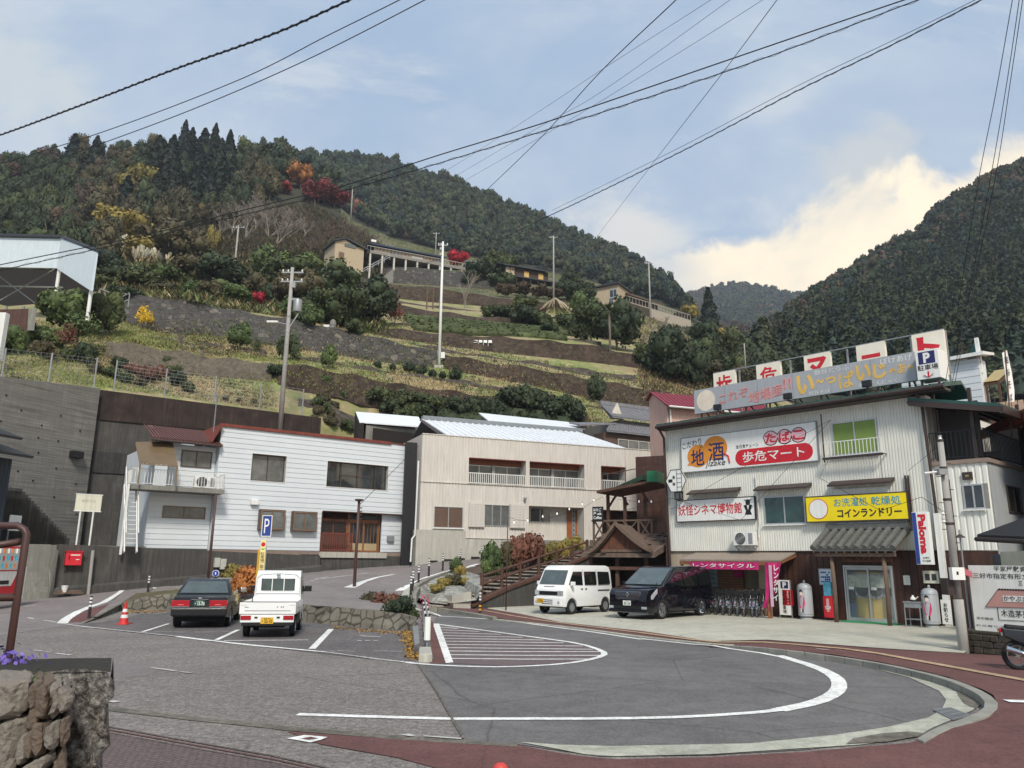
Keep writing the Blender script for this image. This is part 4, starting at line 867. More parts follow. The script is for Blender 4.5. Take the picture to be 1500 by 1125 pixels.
# grass and weeds
def hitn(px,py):
 d=ray(px,py).normalized();q=BVH.ray_cast(CAM,d,9000)
 if q[0]is None:return None
 n=q[1];return q[0],(n if n.z>0 else -n)
def gS_(name,poly,n,matsel,size,label,h=.25,cat='grass',seed=1):
 r=np.random.default_rng(seed);poly=np.array(poly,float);x0,y0=poly.min(0);x1,y1=poly.max(0);pts={}
 c=0
 def inside(x,y):
  cc_=False;j=len(poly)-1
  for i in rg(len(poly)):
   if (poly[i,1]>y)!=(poly[j,1]>y)and x<(poly[j,0]-poly[i,0])*(y-poly[i,1])/(poly[j,1]-poly[i,1]+1e-9)+poly[i,0]:cc_=not cc_
   j=i
  return cc_
 while c<n:
  xx,yy=r.uniform(x0,x1),r.uniform(y0,y1)
  if inside(xx,yy):
   q=hitn(xx,yy);c+=1
   if q is None or q[1].z<.38:continue
   p=q[0];m=matsel(p,r)
   if m:pts.setdefault(m.name,[]).append((p.x,p.y,p.z))
  else:c+=.2
 for mn,l in pts.items():
  K=9;sc=np.array([0 if 'x' in mn else 1.])
  Pn=np.repeat(np.array(l),K,0)+r.normal(size=(len(l)*K,3))*np.array([size*2.2,size*2.2,0]);m_=len(Pn);a=r.uniform(0,6.28,m_);hh=h*r.uniform(.4,1.3,m_);wv=size*.32*r.uniform(.6,1.5,m_)
  sd=np.stack([np.cos(a)*wv,np.sin(a)*wv,0*a],1);tip=np.stack([r.normal(size=m_)*hh*.6,r.normal(size=m_)*hh*.6,hh],1);Pn[:,2]-=.05
  V=np.stack([Pn-sd,Pn+sd,Pn+tip+sd*.25,Pn+tip-sd*.25],1).reshape(-1,3);F=np.arange(4*m_).reshape(m_,4);o=npmesh(name,V,F,MATS[mn]);tag(o,label,cat,kind='stuff')
L_dry=LM('dry_grass_blades','#9a8868','#b5a382');L_gr=LM('green_grass_blades','#707d44','#8a9058');L_dk=LM('dark_weeds','#45452f','#54523a');L_fern=LM('rusty_ferns','#7d5f48','#94745a')
def gsel(p,r):
 n=sn(p.x*.35+1.7*sn(p.y*.23))+sn(p.y*.5+p.x*.21+2*sn(p.x*.13));n+=r.normal()*.55
 if p.y<72:n+=.25
 return L_gr if n>.45 else L_dry if n<-.75 else L_dk if n<.15 else L_fern if n<.3 else L_gr
gS_('grass',[(400,560),(640,600),(760,610),(960,640),(960,560),(800,530),(640,500),(560,440),(700,430),(900,480),(1000,520),(980,470),(700,405),(520,415),(500,470),(170,470),(160,500),(400,530)],15000,gsel,.13,'patchy green and dry grass on the stepped terraces',.17,seed=4)
gS_('grass',[(0,470),(160,470),(400,505),(400,600),(150,568),(0,553)],9000,gsel,.09,'grass and weeds behind the wire fence and under the citrus trees',.12,seed=5)
gS_('grass',[(140,380),(300,380),(440,370),(520,420),(560,490),(400,462),(170,432),(140,420)],8000,lambda p,r:(L_dk if r.random()<.45 else L_gr if r.random()<.5 else LO if r.random()<.6 else L_dry),.30,'tangled weeds covering the slope above the block wall',.7,seed=6)
gS_('undergrowth',[(280,300),(460,300),(560,360),(560,410),(280,380)],4000,lambda p,r:(LW if r.random()<.4 else L_dk if r.random()<.6 else LO),.4,'brown undergrowth between the bare trees',1.,'undergrowth',seed=7)
gS_('undergrowth',[(900,440),(1000,470),(1110,560),(1110,600),(940,600),(930,500)],3500,lambda p,r:(L_dk if r.random()<.5 else L_fern if r.random()<.5 else L_dry),.16,'tangled undergrowth below the rightmost hillside house',.35,'undergrowth',seed=8)
def pampas(px,py,s,label,group=None):
 p=hit(px,py);r=random.Random(int(px));o=tg('pampas_grass',label,'pampas grass',p,0,group);mb=MB();mp=MB()
 for k in rg(46):
  a=r.uniform(0,6.28);l=r.uniform(.5,1)*s;d=v3((cs(a)*.45*r.random(),sn(a)*.45*r.random(),1)).normalized();w=.05*s;b=d*l;sd=v3((-sn(a),cs(a),0))*w
  mb.add([sd*-.5,sd*.5,b*.8],[(0,1,2)])
  if k<30:mp.add([b*.75-sd*1.1,b*.75+sd*1.1,b*1.12+sd*1.6+v3((.06*s,0,0)),b*1.18],[(0,1,2,3)])
 mb.d('stems',L_dry,o);mp.d('plumes',L_pamp,o)
for (x,y,s)in ((190,388,3.2),(199,389,3),(208,388,3.2),(217,389,3.1),(226,388,2.8),(236,390,2.6),(245,391,2.2),(185,385,3.6),(176,382,4.6),(182,379,4.6),(152,385,3)):pampas(x,y,s,'pale pampas grass clump on the slope right of the canopy shed','pampas clumps right of the canopy shed')
def straw(px,py,label):
 p=hit(px,py);o=tg('straw_stack',label,'straw stack',p);mb=MB();r=random.Random(int(px))
 for k in rg(70):a=r.uniform(0,6.28);e=v3((cs(a)*3.2,sn(a)*3.2,-.2));mb.t([(0,0,2.6),e*.5+v3((0,0,1.5)),e],[.08,.07,.03],3)
 mb.d('straw',P('dry_straw','#a0917a',rough=1,var=.2),o)
straw(813,457,'low cone of pale dry straw beside the foot of the tall grey pole')
# building helpers
def win(root,u0,u1,z0,z1,y,n=2,glass=gD,frame=bZ,fw=.05,depth=.07,cross=0,sill=None,cur=None,name='window',label=None):
 mb=MB();mb.b(u0,u1,y,y+depth,z0,z0+fw);mb.b(u0,u1,y,y+depth,z1-fw,z1);mb.b(u0,u0+fw,y,y+depth,z0+fw,z1-fw);mb.b(u1-fw,u1,y,y+depth,z0+fw,z1-fw)
 for i in rg(1,n):x=u0+(u1-u0)*i/n;mb.b(x-fw*.5,x+fw*.5,y+.01,y+depth-.012,z0+fw,z1-fw)
 for i in rg(1,cross+1):z=z0+(z1-z0)*i/(cross+1);mb.b(u0+fw,u1-fw,y+.02,y+depth-.02,z-fw*.35,z+fw*.35)
 w=mb.d(name,frame,root)
 if label:w['label']=label
 g=MB()
 for i in rg(n):
  a=u0+(u1-u0)*i/n+fw*.4;b=u0+(u1-u0)*(i+1)/n-fw*.4;g.b(a,b,y+(.03 if i%2 else .045),y+(.034 if i%2 else .049),z0+fw*.5,z1-fw*.5)
 g.d('pane',glass,w)
 if cur:M_().b(u0+fw,u1-fw,y+depth+.05,y+depth+.07,z0+fw,z1-fw).d('curtain',cur,w)
 if sill:M_().b(u0-.06,u1+.06,y-.07,y-.002,z0-.05,z0-.002).d('sill',sill,w)
 return w
def rL(root,pts,h,n,mat,r=.018,bot=.08,name='railing',top=.03,fr=None):
 mb=MB();
 for a,b in zip(pts[:-1],pts[1:]):
  a=v3(a);b=v3(b);L=(b-a).length;k=max(1,int(L/n));up=v3((0,0,h))
  mb.c(a+up,b+up,top,top);mb.c(a+v3((0,0,bot)),b+v3((0,0,bot)),top*.8,top*.8)
  for i in rg(k+1):p=a.lerp(b,i/k);mb.c(p+v3((0,0,bot if 0<i<k else 0)),p+up,r,r)
 return mb.d(name,mat,root)
def aC(fr,u0,u1,z0,z1,y,label,bracket=True):
 o=ft('air_conditioner',label,'air conditioner',fr,(u0,y,z0));w=u1-u0;h=z1-z0
 M_().b(u0,u1,y-.3,y,z0,z1).d('casing',wM,o,bevel=.015)
 mb=MB();uc=u0+w*.36;zc=(z0+z1)/2;R=min(w*.32,h*.44)
 for k in rg(1,5):
  pts=[(uc+R*k/4*cs(t),y-.31,zc+R*k/4*sn(t))for t in nL(0,2*PI,17)];mb.t(pts,.008,4,False)
 for k in rg(8):t=PI*k/8;mb.c((uc-R*cs(t),y-.31,zc-R*sn(t)),(uc+R*cs(t),y-.31,zc+R*sn(t)),.01,.01)
 M_().p([(uc+R*cs(t),zc+R*sn(t))for t in nL(0,2*PI,20)[:-1]],'y',y-.306,y-.301).d('fan',bM,o);mb.d('grille',sT,o)
 M_().b(u0+w*.75,u0+w*.95,y-.304,y-.301,z0+h*.1,z0+h*.9).d('panel',sT,o)
 if bracket:
  mb=MB();
  for u in (u0+.08,u1-.08):mb.c((u,y-.33,z0-.02),(u,y+.12,z0-.02),.04,.04);mb.c((u,y-.28,z0-.03),(u,y+.12,z0-.25),.03,.03)
  mb.d('bracket',sT,o)
 return o
def bB(root,u0,u1,y0,y1,z0,z1,mat,name='side_wall'):
 mb=MB();t=.12;mb.b(u0,u0+t,y0,y1,z0,z1);mb.b(u1-t,u1,y0,y1,z0,z1);mb.b(u0+t,u1-t,y1-t,y1,z0,z1);return mb.d(name,mat,root)
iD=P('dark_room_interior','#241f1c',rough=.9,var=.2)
# white house on the left
X=F1.pix
uL,_=X(316,720);uR,_=X(603,730);_,zT=X(324,622.7);_,zT2=X(608.5,654);zT=(zT+zT2)/2;_,zB=X(320,805)
o=ft('white_house','two-storey house in white horizontal boarding with a red roof edge','house',F1,(uL,0,zB-2));H1=o
wa=F1.rc(369.9,664,417.3,707);wb=F1.rc(480,675,567.5,718.7);b1=F1.rc(378.7,746,413.3,777.3);b2=F1.rc(426.7,748.8,460,779);en=F1.rc(473,749,597,817)
en=(en[0],en[1],zB,en[3]);
mb=lap(uL,uR,zB,zT,[wa,wb,en],.27,.018);mb.d('wall',wS,o)
bB(o,uL,uR,.13,8,zB-1,zT,wS)
mb=MB();mb.b(uL-.1,uR+.02,-.06,8.1,zT+.01,zT+.07);mb.b(uL-.12,uR-1.6,-.10,-.02,zT-.06,zT+.10);mb.d('roof',rust_red,o)
mb=MB();mb.h([(uL-.5,-.3,zT-1.),(uL+.0,-.3,zT-.02),(uL+.0,3,zT-.02),(uL-.5,3,zT-1.)],[(uL-.58,-.3,zT-.95),(uL-.08,-.3,zT+.08),(uL-.08,3,zT+.08),(uL-.58,3,zT-.95)]);mb.d('roof_edge',rust_red,o)
M_().b(uL-.02,uR-.05,-.03,.13,zB-.22,zB-.01).d('base_band',P('pinkish_brown_band','#8c7a70',rough=.9,var=.1,streak=.15),o)
for r4,n,cr in ((wa,2,1),(wb,4,1)):
 mb=MB();u0,u1,z0,z1=r4;d=.35
 mb.b(u0-.03,u0,-.02,d,z0-.03,z1+.03);mb.b(u1,u1+.03,-.02,d,z0-.03,z1+.03);mb.b(u0,u1,-.02,d,z1,z1+.03);mb.b(u0,u1,-.02,d,z0-.03,z0);mb.d('window_recess',wM,o)
 win(o,u0+.01,u1-.01,z0+.01,z1-.01,.2,n,gD if n==4 else gG,bZ,.05,cross=0,cur=iD)
mb=MB();u0,u1,z0,z1=wb;
for t in (.24,.52,.8):mb.b(u0+(u1-u0)*t-.02,u0+(u1-u0)*t+.02,.14,.17,z0+.02,z1-.02)
mb.b(u0+(u1-u0)*.22,u0+(u1-u0)*.76,.14,.17,(z0+z1)/2-.02,(z0+z1)/2+.02);mb.d('window_bars',bZ,o)
for r4 in (b1,b2):
 u0,u1,z0,z1=r4;mb=MB();mb.b(u0,u1,-.34,-.02,z1-.06,z1);mb.b(u0,u1,-.34,-.02,z0,z0+.06);mb.b(u0,u0+.05,-.34,-.02,z0+.06,z1-.06);mb.b(u1-.05,u1,-.34,-.02,z0+.06,z1-.06);mb.b(u0+.05,u1-.05,-.06,-.03,z0+.06,z1-.06)
 w=mb.d('bay_window',bZ,o);win_=win(o,u0+.03,u1-.03,z0+.03,z1-.03,-.36,2,gG,P('tan_window_frame','#7a5f48',rough=.5),.06);
u0,u1,z0,z1=en;dp=1.3;ud,_=X(562.7,790)
mb=MB();mb.b(u0-.06,u0,-.01,dp,z0,z1);mb.b(u0,u1,-.0,dp,z1,z1+.05);mb.b(u0,ud,dp,dp+.1,z0,z1);mb.d('entrance_recess',wB,o)
lap(ud,u1+.03,zB,z1,[],.27,.018,.35).d('alcove_wall',wS,o)
M_().b(u0-.1,ud+.15,-.12,dp,zB-.34,zB-.03).d('entrance_slab',cC,o)
um,_=X(516,790,.0)
dr=MB();uu0,uu1=um+.05,ud-.03
fr_=MB();fr_.b(um-.05,um+.05,.6,.7,z0,z1);fr_.b(ud-.08,ud,.6,.7,z0,z1);fr_.b(um+.05,ud-.08,.6,.7,z1-.45,z1-.35);fr_.b(u0,um-.05,.6,.7,z1-.45,z1-.35);fr_.b(u0,u0+.08,.6,.7,z0,z1);fr_.d('door_frame',wW,o)
M_().b(uu0,ud-.08,.64,.66,z1-.35,z1-.02).d('transom_pane',gD,o);
for i in rg(2):
 a=uu0+(ud-.08-uu0)*i/2;b=uu0+(ud-.08-uu0)*(i+1)/2;yy=.6+.05*i;mb=MB();mb.b(a,a+.07,yy,yy+.04,z0,z1-.45);mb.b(b-.07,b,yy,yy+.04,z0,z1-.45);mb.b(a+.07,b-.07,yy,yy+.04,z1-.55,z1-.45);mb.b(a+.07,b-.07,yy,yy+.04,z0,z0+.1);
 for q in rg(1,4):x=a+.07+(b-a-.14)*q/4;mb.b(x-.012,x+.012,yy+.005,yy+.03,z0+.5,z1-.55)
 d=mb.d('sliding_door',wW,o);M_().b(a+.07,b-.07,yy+.01,yy+.03,z0+.1,z0+.5).d('door_panel',P('pale_door_panel','#a89572',rough=.6),d);M_().b(a+.07,b-.07,yy+.032,yy+.036,z0+.5,z1-.55).d('pane',gD,d)
win(o,u0+.1,um-.07,z0+1.,z1-.45,.62,2,gD,wW,.06,cross=0)
mb=MB();
for k in rg(12):zz=z0+1.1+k*.09;mb.b(u0+.16,um-.12,.60,.612,zz,zz+.02)
mb.d('blind',wB,o);M_().b(u0,um-.05,.66,.7,z0,z0+1.).d('panel_wall',wB,o)
mb=MB();k=int((um-u0)/.13);mb.b(u0,um,-.04,.02,z0+.95,z0+1.03);mb.b(u0,um,-.04,.02,z0+.05,z0+.12);mb.b(u0,u0+.07,-.05,.03,z0-.02,z0+1.04);mb.b(um-.07,um,-.05,.03,z0-.02,z0+1.04)
for i in rg(1,k):x=u0+(um-u0)*i/k;mb.b(x-.02,x+.02,-.02,.0,z0+.12,z0+.95)
mb.d('railing',P('red_brown_rail_paint','#6e352a',rough=.6,var=.1),o)
v=F1.rc(366.7,732,377,740);M_().b(v[0],v[1],-.22,0,v[2],v[3]).d('vent_hood',wM,o,bevel=.03)
v=F1.rc(567,785,576,793,.3);M_().b(v[0],v[1],.18,.34,v[2],v[3]).d('letter_box',sT,o)
mb=MB();mb.b(uL,uR+.0,-.02,.4,-1,zB-.23);mb.d('foundation',cD,o)
mb=MB();
for a,b in ((384,402),(440,470)):q=F1.rc(a,812,b,828);mb.b(q[0],q[1],-.05,-.022,q[2],q[3])
mb.d('vent_opening',iD,o)
mb=MB();uq,_=X(595,700);mb.t([(uq+.5,-.1,zT-1.2),(uq+.5,-.1,zB+.6),(uq+.25,-.12,zB+.2),(uq+.25,-.12,1.9)],.05,8);mb.d('drainpipe',sT,o)
M_().b(uR-.25,uR+.15,.1,.2,zB+.1,zT-1.6).d('side_panel',bM,o)
mb=MB();ua,za=X(312,640,.5);mb.t([(ua,.5,zT-.6),(ua,.5,zT+1.8)],.025,6);
for k in rg(7):mb.c((ua-.5+k*.16,.5-.25,zT+1.55+.02*k),(ua-.5+k*.16,.5+.25,zT+1.55+.02*k),.02,.02)
mb.c((ua-.6,.5,zT+1.53),(ua+.55,.5,zT+1.7),.025,.025);mb.d('antenna',sT,o)
# ---- left wing (own root: lower white part with balcony)
o=ft('house_wing','low white boarded wing with a brown tiled roof beside the red-edged house','house',F1,(F1.pix(212,797)[0],.4,zB-1));y0=.45
a0,_=X(213,780,y0);a1=uL-.02;_,zm=X(260,718,y0);a2,_=X(247,680,y0);_,zt=X(253,650,y0)
w1=F1.rc(266.7,658.7,309,686.7,y0);w2=F1.rc(238.7,740.5,300,761,y0)
lap(a0,a1,zB,zm,[w2],.27,.018,y0).d('wall',wS,o);lap(a2,a1,zm+.01,zt,[w1],.27,.018,y0+.02).d('upper_wall',wS,o)
bB(o,a0,a1,y0+.14,7,zB-1,zt-.02,wS);M_().b(a0,a1,y0,y0+.4,0,zB-.01).d('foundation',cD,o)
win(o,*w1,y0-.02,2,gG,bZ,.05,cur=None);win(o,*w2,y0-.02,2,gG,P('tan_window_frame','#7a5f48'),.05)
mb=MB();e0,_=X(222,640,-.2);
mb.h([(e0,-.25,zt),(a1+.1,-.25,zt),(a1+.1,3.5,zt+1.15),(e0+.6,3.5,zt+1.15)],[(e0,-.25,zt+.1),(a1+.1,-.25,zt+.1),(a1+.1,3.5,zt+1.25),(e0+.6,3.5,zt+1.25)])
for k in rg(22):x=e0+.1+k*(a1-e0)/22;mb.t([(x,-.27,zt+.12),(x+.25 if k<3 else x,3.4,zt+1.27)],.05,5)
mb.d('roof',P('brown_roof_tiles','#5e3c35',rough=.6,var=.25,scale=5),o);mb=MB();mb.t([(e0,-.32,zt+.02),(a1,-.32,zt+.0)],.06,8);mb.d('gutter',dM,o)
bs0,_=X(192,712,-1.);bs1,_=X(329,718,-1.);_,bz=X(260,713,-1.)
mb=MB();mb.b(bs0,bs1,-1.,y0-.01,bz-.22,bz);mb.d('balcony_floor',cM,o)
_,rz_=X(260,690,-1);rL(o,[(bs0,y0-.1,bz),(bs0,-.96,bz),(bs1-.04,-.96,bz),(bs1-.04,y0-.1,bz)],rz_-bz,.14,wM,.022,name='balcony_railing')
sx0,_=X(181,760,-.8);sx1,_=X(199,760,-.8);_,gz=X(185,803,-.8)
mb=MB();n=13
for k in rg(n):zz=gz+(bz-gz)*(k+1)/(n+1);yy=-1.6+1.4*k/n;mb.b(sx0+.06,sx1-.06,yy,yy+.24,zz,zz+.03)
for x in (sx0,sx1):mb.c((x,-1.75,gz-.2),(x,.0,bz),.05,.18);mb.c((x,-1.7,gz+.7),(x,0,bz+.9),.04,.04)
mb.c((sx0,-1.,gz-.3),(sx0,-1.,bz),.1,.1);mb.d('steel_stair',wM,o)
aw=P('tan_awning_frame','#7d6a50',rough=.6,var=.1);p1=FP(F1,199,648,.2);
def LP(px,py,off):u,z=X(px,py,off);return v3((u,off,z))
A=LP(199,649,.3);B=LP(252,648,.3);C=LP(236,662,-1.3);D=LP(178,677,-1.3)
C=v3((B.x,-1.25,D.z));D=v3((A.x,-1.25,D.z))
mb=MB()
for k in rg(9):t=k/8;mb.c(A.lerp(B,t),D.lerp(C,t),.05,.06)
for k in rg(3):t=k/2;mb.c(A.lerp(D,t),B.lerp(C,t),.05,.05)
for p in (D,C,):mb.c(p,v3((p.x,p.y,bz)),.07,.07)
mb.d('awning_frame',aw,o);M_().h([A+v3((0,0,.04)),B+v3((0,0,.04)),C+v3((0,0,.04)),D+v3((0,0,.04))],[q+v3((0,0,.06))for q in (A,B,C,D)]).d('awning_sheet',P('brown_plastic_sheet','#6b5a42',rough=.4),o)
q=F1.rc(283,699,312,716,-.3);aC(F1,q[0],q[1],bz+.05,bz+.65,-.3,'white air conditioner standing on the balcony of the white wing',False)
# tall concrete wall and fence behind
GW=Frame(at(-110,540,37.5)[:2],at(147,570,47.5)[:2]);DW=Frame(at(147,570,48)[:2],at(470,612,56)[:2])
boardm=P('board_marked_concrete','#807e79',rough=.95,var=.2,scale=.6,bump=.3,streak=.22,stain=.2)
nt=boardm.node_tree;N=nt.nodes;L=nt.links;bb=N['Principled BSDF'];src=bb.inputs['Base Color'].links[0].from_socket;tc=N.new('ShaderNodeTexCoord');mp=N.new('ShaderNodeMapping');iv(mp,'Scale',(.25,.25,14));L.new(tc.outputs['Object'],mp.inputs[0]);nn=N.new('ShaderNodeTexNoise');iv(nn,'Scale',1);iv(nn,'Detail',5);iv(nn,'Roughness',.7);L.new(mp.outputs[0],nn.inputs['Vector']);rr=N.new('ShaderNodeValToRGB');ce(rr)[0].color=(.6,.6,.6,1);ce(rr)[1].color=(1.25,1.25,1.22,1);ce(rr)[0].position=.35;ce(rr)[1].position=.6;L.new(nn.outputs['Fac'],rr.inputs[0]);x=N.new('ShaderNodeMix');x.data_type='RGBA';x.blend_type='MULTIPLY';iv(x,'Factor',1);L.new(src,x.inputs[6]);L.new(rr.outputs[0],x.inputs[7]);L.new(x.outputs[2],bb.inputs['Base Color'])
_,zt0=GW.pix(-110,538);_,zt1=GW.pix(147,569)
o=ft('retaining_wall','tall grey board-marked concrete wall with drain holes at the left','retaining wall',GW)
mb=MB();mb.h([(0,0,-1),(GW.len,0,-1),(GW.len,1,-1),(0,1,-1)],[(0,0,zt0),(GW.len,0,zt1),(GW.len,1,zt1),(0,1,zt0)]);mb.d('wall',boardm,o)
mb=MB()
for (x,y)in ((9,579),(31,601),(89,609),(61,623),(1,617),(117,631),(56,641),(26,640),(56,663),(85,646),(82,686),(48,704),(111,709),(79,728),(112,753),(26,690)):u,z=GW.pix(x,y);mb.t([(u,-.03,z),(u,.05,z)],.055,8)
mb.d('drain_hole',iD,o);q=GW.rc(102,660,116,672);M_().b(q[0],q[1],-.35,0,q[2],q[3]).d('meter_box',bM,o)
o=ft('retaining_wall','dark stained concrete wall with a mossy top band behind the white house','retaining wall',DW);_,a=DW.pix(148,571);_,b=DW.pix(310,592);_,c=DW.pix(470,612);ub,_=DW.pix(310,592);mb=MB()
mb.h([(0,0,-1),(ub,0,-1),(ub,1,-1),(0,1,-1)],[(0,0,a),(ub,0,b),(ub,1,b),(0,1,a)]);mb.h([(ub,0,-1),(DW.len,0,-1),(DW.len,1,-1),(ub,1,-1)],[(ub,0,b),(DW.len,0,c),(DW.len,1,c),(ub,1,b)]);mb.d('wall',cD,o)
mb=MB();mb.h([(.02,-.1,a-1.9),(DW.len,-.1,c-1.7),(DW.len,-.01,c-1.7),(.02,-.01,a-1.9)],[(.02,-.1,a-.02),(DW.len,-.1,c-.02),(DW.len,-.01,c-.02),(.02,-.01,a-.02)]);mb.d('moss_band',P('dark_moss_on_concrete','#3a302c',rough=1,var=.5,scale=1.2,streak=.4,bump=.6,bscale=4),o)
M_().b(.05,DW.len,-.08,-.01,a-5.2,a-3.9).d('damp_band',P('damp_concrete','#3b3a38',rough=.9,var=.3,streak=.4),o)
def mesh_fence(fr,xs,ytop,ybot,label,off=.3):
 o=ft('wire_fence',label,'fence',fr);pts=[]
 for x,yt,yb in zip(xs,ytop,ybot):
  u,z1=fr.pix(x,yt,off);u2,z0=fr.pix(x-(0),yb,off);mb=MB();mb.t([(u,off,z0-.3),(u,off,z1)],.05,6);mb.d('post',sT,o);pts.append((u,z0,z1))
 mb=MB()
 for (a,z0,z1),(b,y0_,y1)in zip(pts[:-1],pts[1:]):
  for k in rg(9):t=k/8;mb.c((a,off,z0+.05+(z1-z0-.1)*t),(b,off,y0_+.05+(y1-y0_-.1)*t),.014,.014)
  n=max(2,int((b-a)/.35))
  for k in rg(n):t=k/n;s=(k+1)/n;p=a+(b-a)*t;q=a+(b-a)*s;zb=z0+(y0_-z0)*t;zt_=z1+(y1-z1)*t;mb.c((p,off,zb),(q,off,zt_),.006,.006);mb.c((p,off,zt_),(q,off,zb),.006,.006)
 mb.d('wire_mesh',sT,o)
mesh_fence(GW,[-60,9,77,143],[495,510,517,524],[545,557,562,569],'galvanised wire mesh fence along the top of the tall grey wall')
mesh_fence(DW,[172,245,317,383,445],[528,540,551,560,570],[572,582,591,599,608],'wire mesh fence on top of the dark stained wall')
# low wall along the slope road
o=ft('retaining_wall','dark low concrete wall along the slope road below the white house','retaining wall',FW,(0,0,0))
u0,_=FW.pix(80,840);u1,_=FW.pix(469,820);_,z=FW.pix(300,803)
_,zl=FW.pix(85,797);_,zr=FW.pix(460,808);M_().h([(u0,0,-.5),(u1,0,-.5),(u1,.5,-.5),(u0,.5,-.5)],[(u0,0,zl),(u1,0,zB-.25),(u1,.5,zB-.25),(u0,.5,zl)]).d('wall',cD,o)
M_().h([(u0,-.25,-.5),(u1,-.25,-.5),(u1,-.01,-.5),(u0,-.01,-.5)],[(u0,-.25,.65),(u1,-.25,1.7),(u1,-.01,1.8),(u0,-.01,.75)]).d('footing',cD,o)
p=[FW.W(u0,.45,zl-.03),FW.W(F1.pix(212,800)[0],.45,zl-.03),F1.W(F1.pix(212,800)[0],9,zl-.03),FW.W(u0-4,12,zl-.03),FW.W(u0-9,9,zl-.03),FW.W(u0-9,1,zl-.03),FW.W(u0-.2,1,zl-.03)]
sH('ground',p,cM,surf=True,thick=2.5)
BVH=make_bvh()
o=ft('concrete_steps','grey concrete steps rising between low walls beside the red drinks machine','steps',FW,(u0-1.5,0,.2));s0,_=FW.pix(47,840);s1,_=FW.pix(74,840);s0=u0-1.45;s1=u0-.15;_,zt=FW.pix(60,795,2.2);_,zb=FW.pix(60,874);zt=zl+.0
n=11;mb=MB()
for k in rg(n):mb.b(s0,s1,-.1+k*.19,2.4,zb-.3+0*k,zb+(zt-zb)*(k+1)/n)
mb.d('steps',cM,o);mb=MB();mb.h([(s1,-.5,-.3),(u0,-.3,-.3),(u0,2.4,-.3),(s1,2.4,-.3)],[(s1,-.5,zb+.2),(u0,-.3,zl-.3),(u0,2.4,zl),(s1,2.4,zl)]);mb.h([(s0-.15,-.4,-.3),(s0,-.4,-.3),(s0,2.4,-.3),(s0-.15,2.4,-.3)],[(s0-.15,-.4,zb+.5),(s0,-.4,zb+.4),(s0,2.4,zl),(s0-.15,2.4,zl)]);mb.d('side_wall',cM,o)
M_().b(s0-6,s0-.17,.2,.6,-.3,zl-.02).d('back_wall',cM,o)
q=FW.rc(96,807,117,828);o=ft('collection_box','red metal box fixed to the dark low wall','box',FW,(q[0],-.3,q[2]));M_().b(q[0],q[1],-.3,-.01,q[2],q[3]-.03).d('box',rP,o,bevel=.01);M_().b(q[0]-.03,q[1]+.03,-.34,-.01,q[3]-.03,q[3]).d('lid',rP,o)
mb=MB();mb.b(q[0]+.12,q[0]+.17,-.305,-.301,q[2]+.25,q[2]+.42);mb.d('slot',bM,o);mb=MB();mb.b(q[0]+.2,q[1]-.08,-.305,-.301,q[3]-.2,q[3]-.16);mb.b(q[0]+.42,q[1]-.1,-.305,-.301,q[2]+.24,q[2]+.27);mb.d('white_mark',wP,o)
M_().c((q[0]+.05,-.2,q[2]),(q[0]+.05,-.05,q[2]-.3),.03,.03).d('bracket',dM,o)
o=ft('notice_board','cream notice board on two white posts above the dark low wall','sign board',FW,(FW.pix(107,800,.3)[0],.3,zl));q=FW.rc(112,724,147,749,.3);q=(q[0],q[1],q[2],q[3])
M_().b(q[0],q[1],.27,.33,q[2],q[3]).d('board',P('cream_faded_board','#d9d7c2',rough=.6,var=.05,streak=.15),o)
mb=MB();mb.b(q[0]-.03,q[1]+.03,.26,.34,q[3],q[3]+.04);mb.b(q[0]-.03,q[1]+.03,.26,.34,q[2]-.04,q[2]);mb.d('board_frame',wM,o)
tX(o,'お知らせ',q[0]+.25,q[1]-.25,q[3]-.35,q[3]-.2,.268,P('faded_ink','#b8b6a4'))
for x0_,x1_ in (((108,800),(118,749)),((128,801),(137,749))):a=FW.pix(*x0_,.3);b=FW.pix(*x1_,.3);M_().t([(b[0],.3,zl-.1),(b[0],.3,q[2]-.04)],.04,8).d('post',wM,o)
a=FW.pix(130,864,-.35);b=FW.pix(137,806,-.35);o=ft('concrete_post','slim weathered concrete post in front of the dark low wall','post',FW,(a[0],-.35,a[1]));M_().t([(a[0],-.35,a[1]-.2),(b[0]-.02,-.35,b[1])],.07,8).d('post',pC,o)
o=ft('flower_pot','small white bucket left at the foot of the dark low wall','bucket',FW,(*((FW.pix(94,866,-.5)[0]),),-.5,FW.pix(94,868,-.5)[1]));a=FW.pix(94,868,-.5);M_().l([(.10,0),(.14,.28),(.15,.28),(.14,.3)],12,mT((a[0],-.5,a[1]))).d('pot',wM,o)
o=ft('plank_pile','two grey planks lying at the foot of the dark low wall','planks',FW,(FW.pix(80,872,-.5)[0],-.5,FW.pix(85,870,-.5)[1]));a=FW.pix(85,870,-.55);M_().b(a[0]-.2,a[0]+1.,-.6,-.45,a[1],a[1]+.07).d('plank',wO,o);M_().b(a[0]-.1,a[0]+.9,-.58,-.45,a[1]+.09,a[1]+.15).d('plank',wO,o)
o=ft('dark_stairs','dark concrete stairs with a thin handrail against the tall grey wall','stairs',GW,(GW.pix(75,790)[0],-.6,zl));ua,za=GW.pix(82,792,-.5);uz,zz=GW.pix(8,716,-.5);n=18;mb=MB()
for k in rg(n):u=ua+(uz-ua)*k/n;mb.b(u,uz-2,-1.5,-.02,0,za+(zz-za)*(k+1)/n)
mb.d('steps',cD,o);mb=MB()
P_=[GW.pix(x,y,-.8)for x,y in ((12,709),(26,721),(51,741),(80,765))];mb.t([(u,-.8,z)for u,z in P_],.03,6)
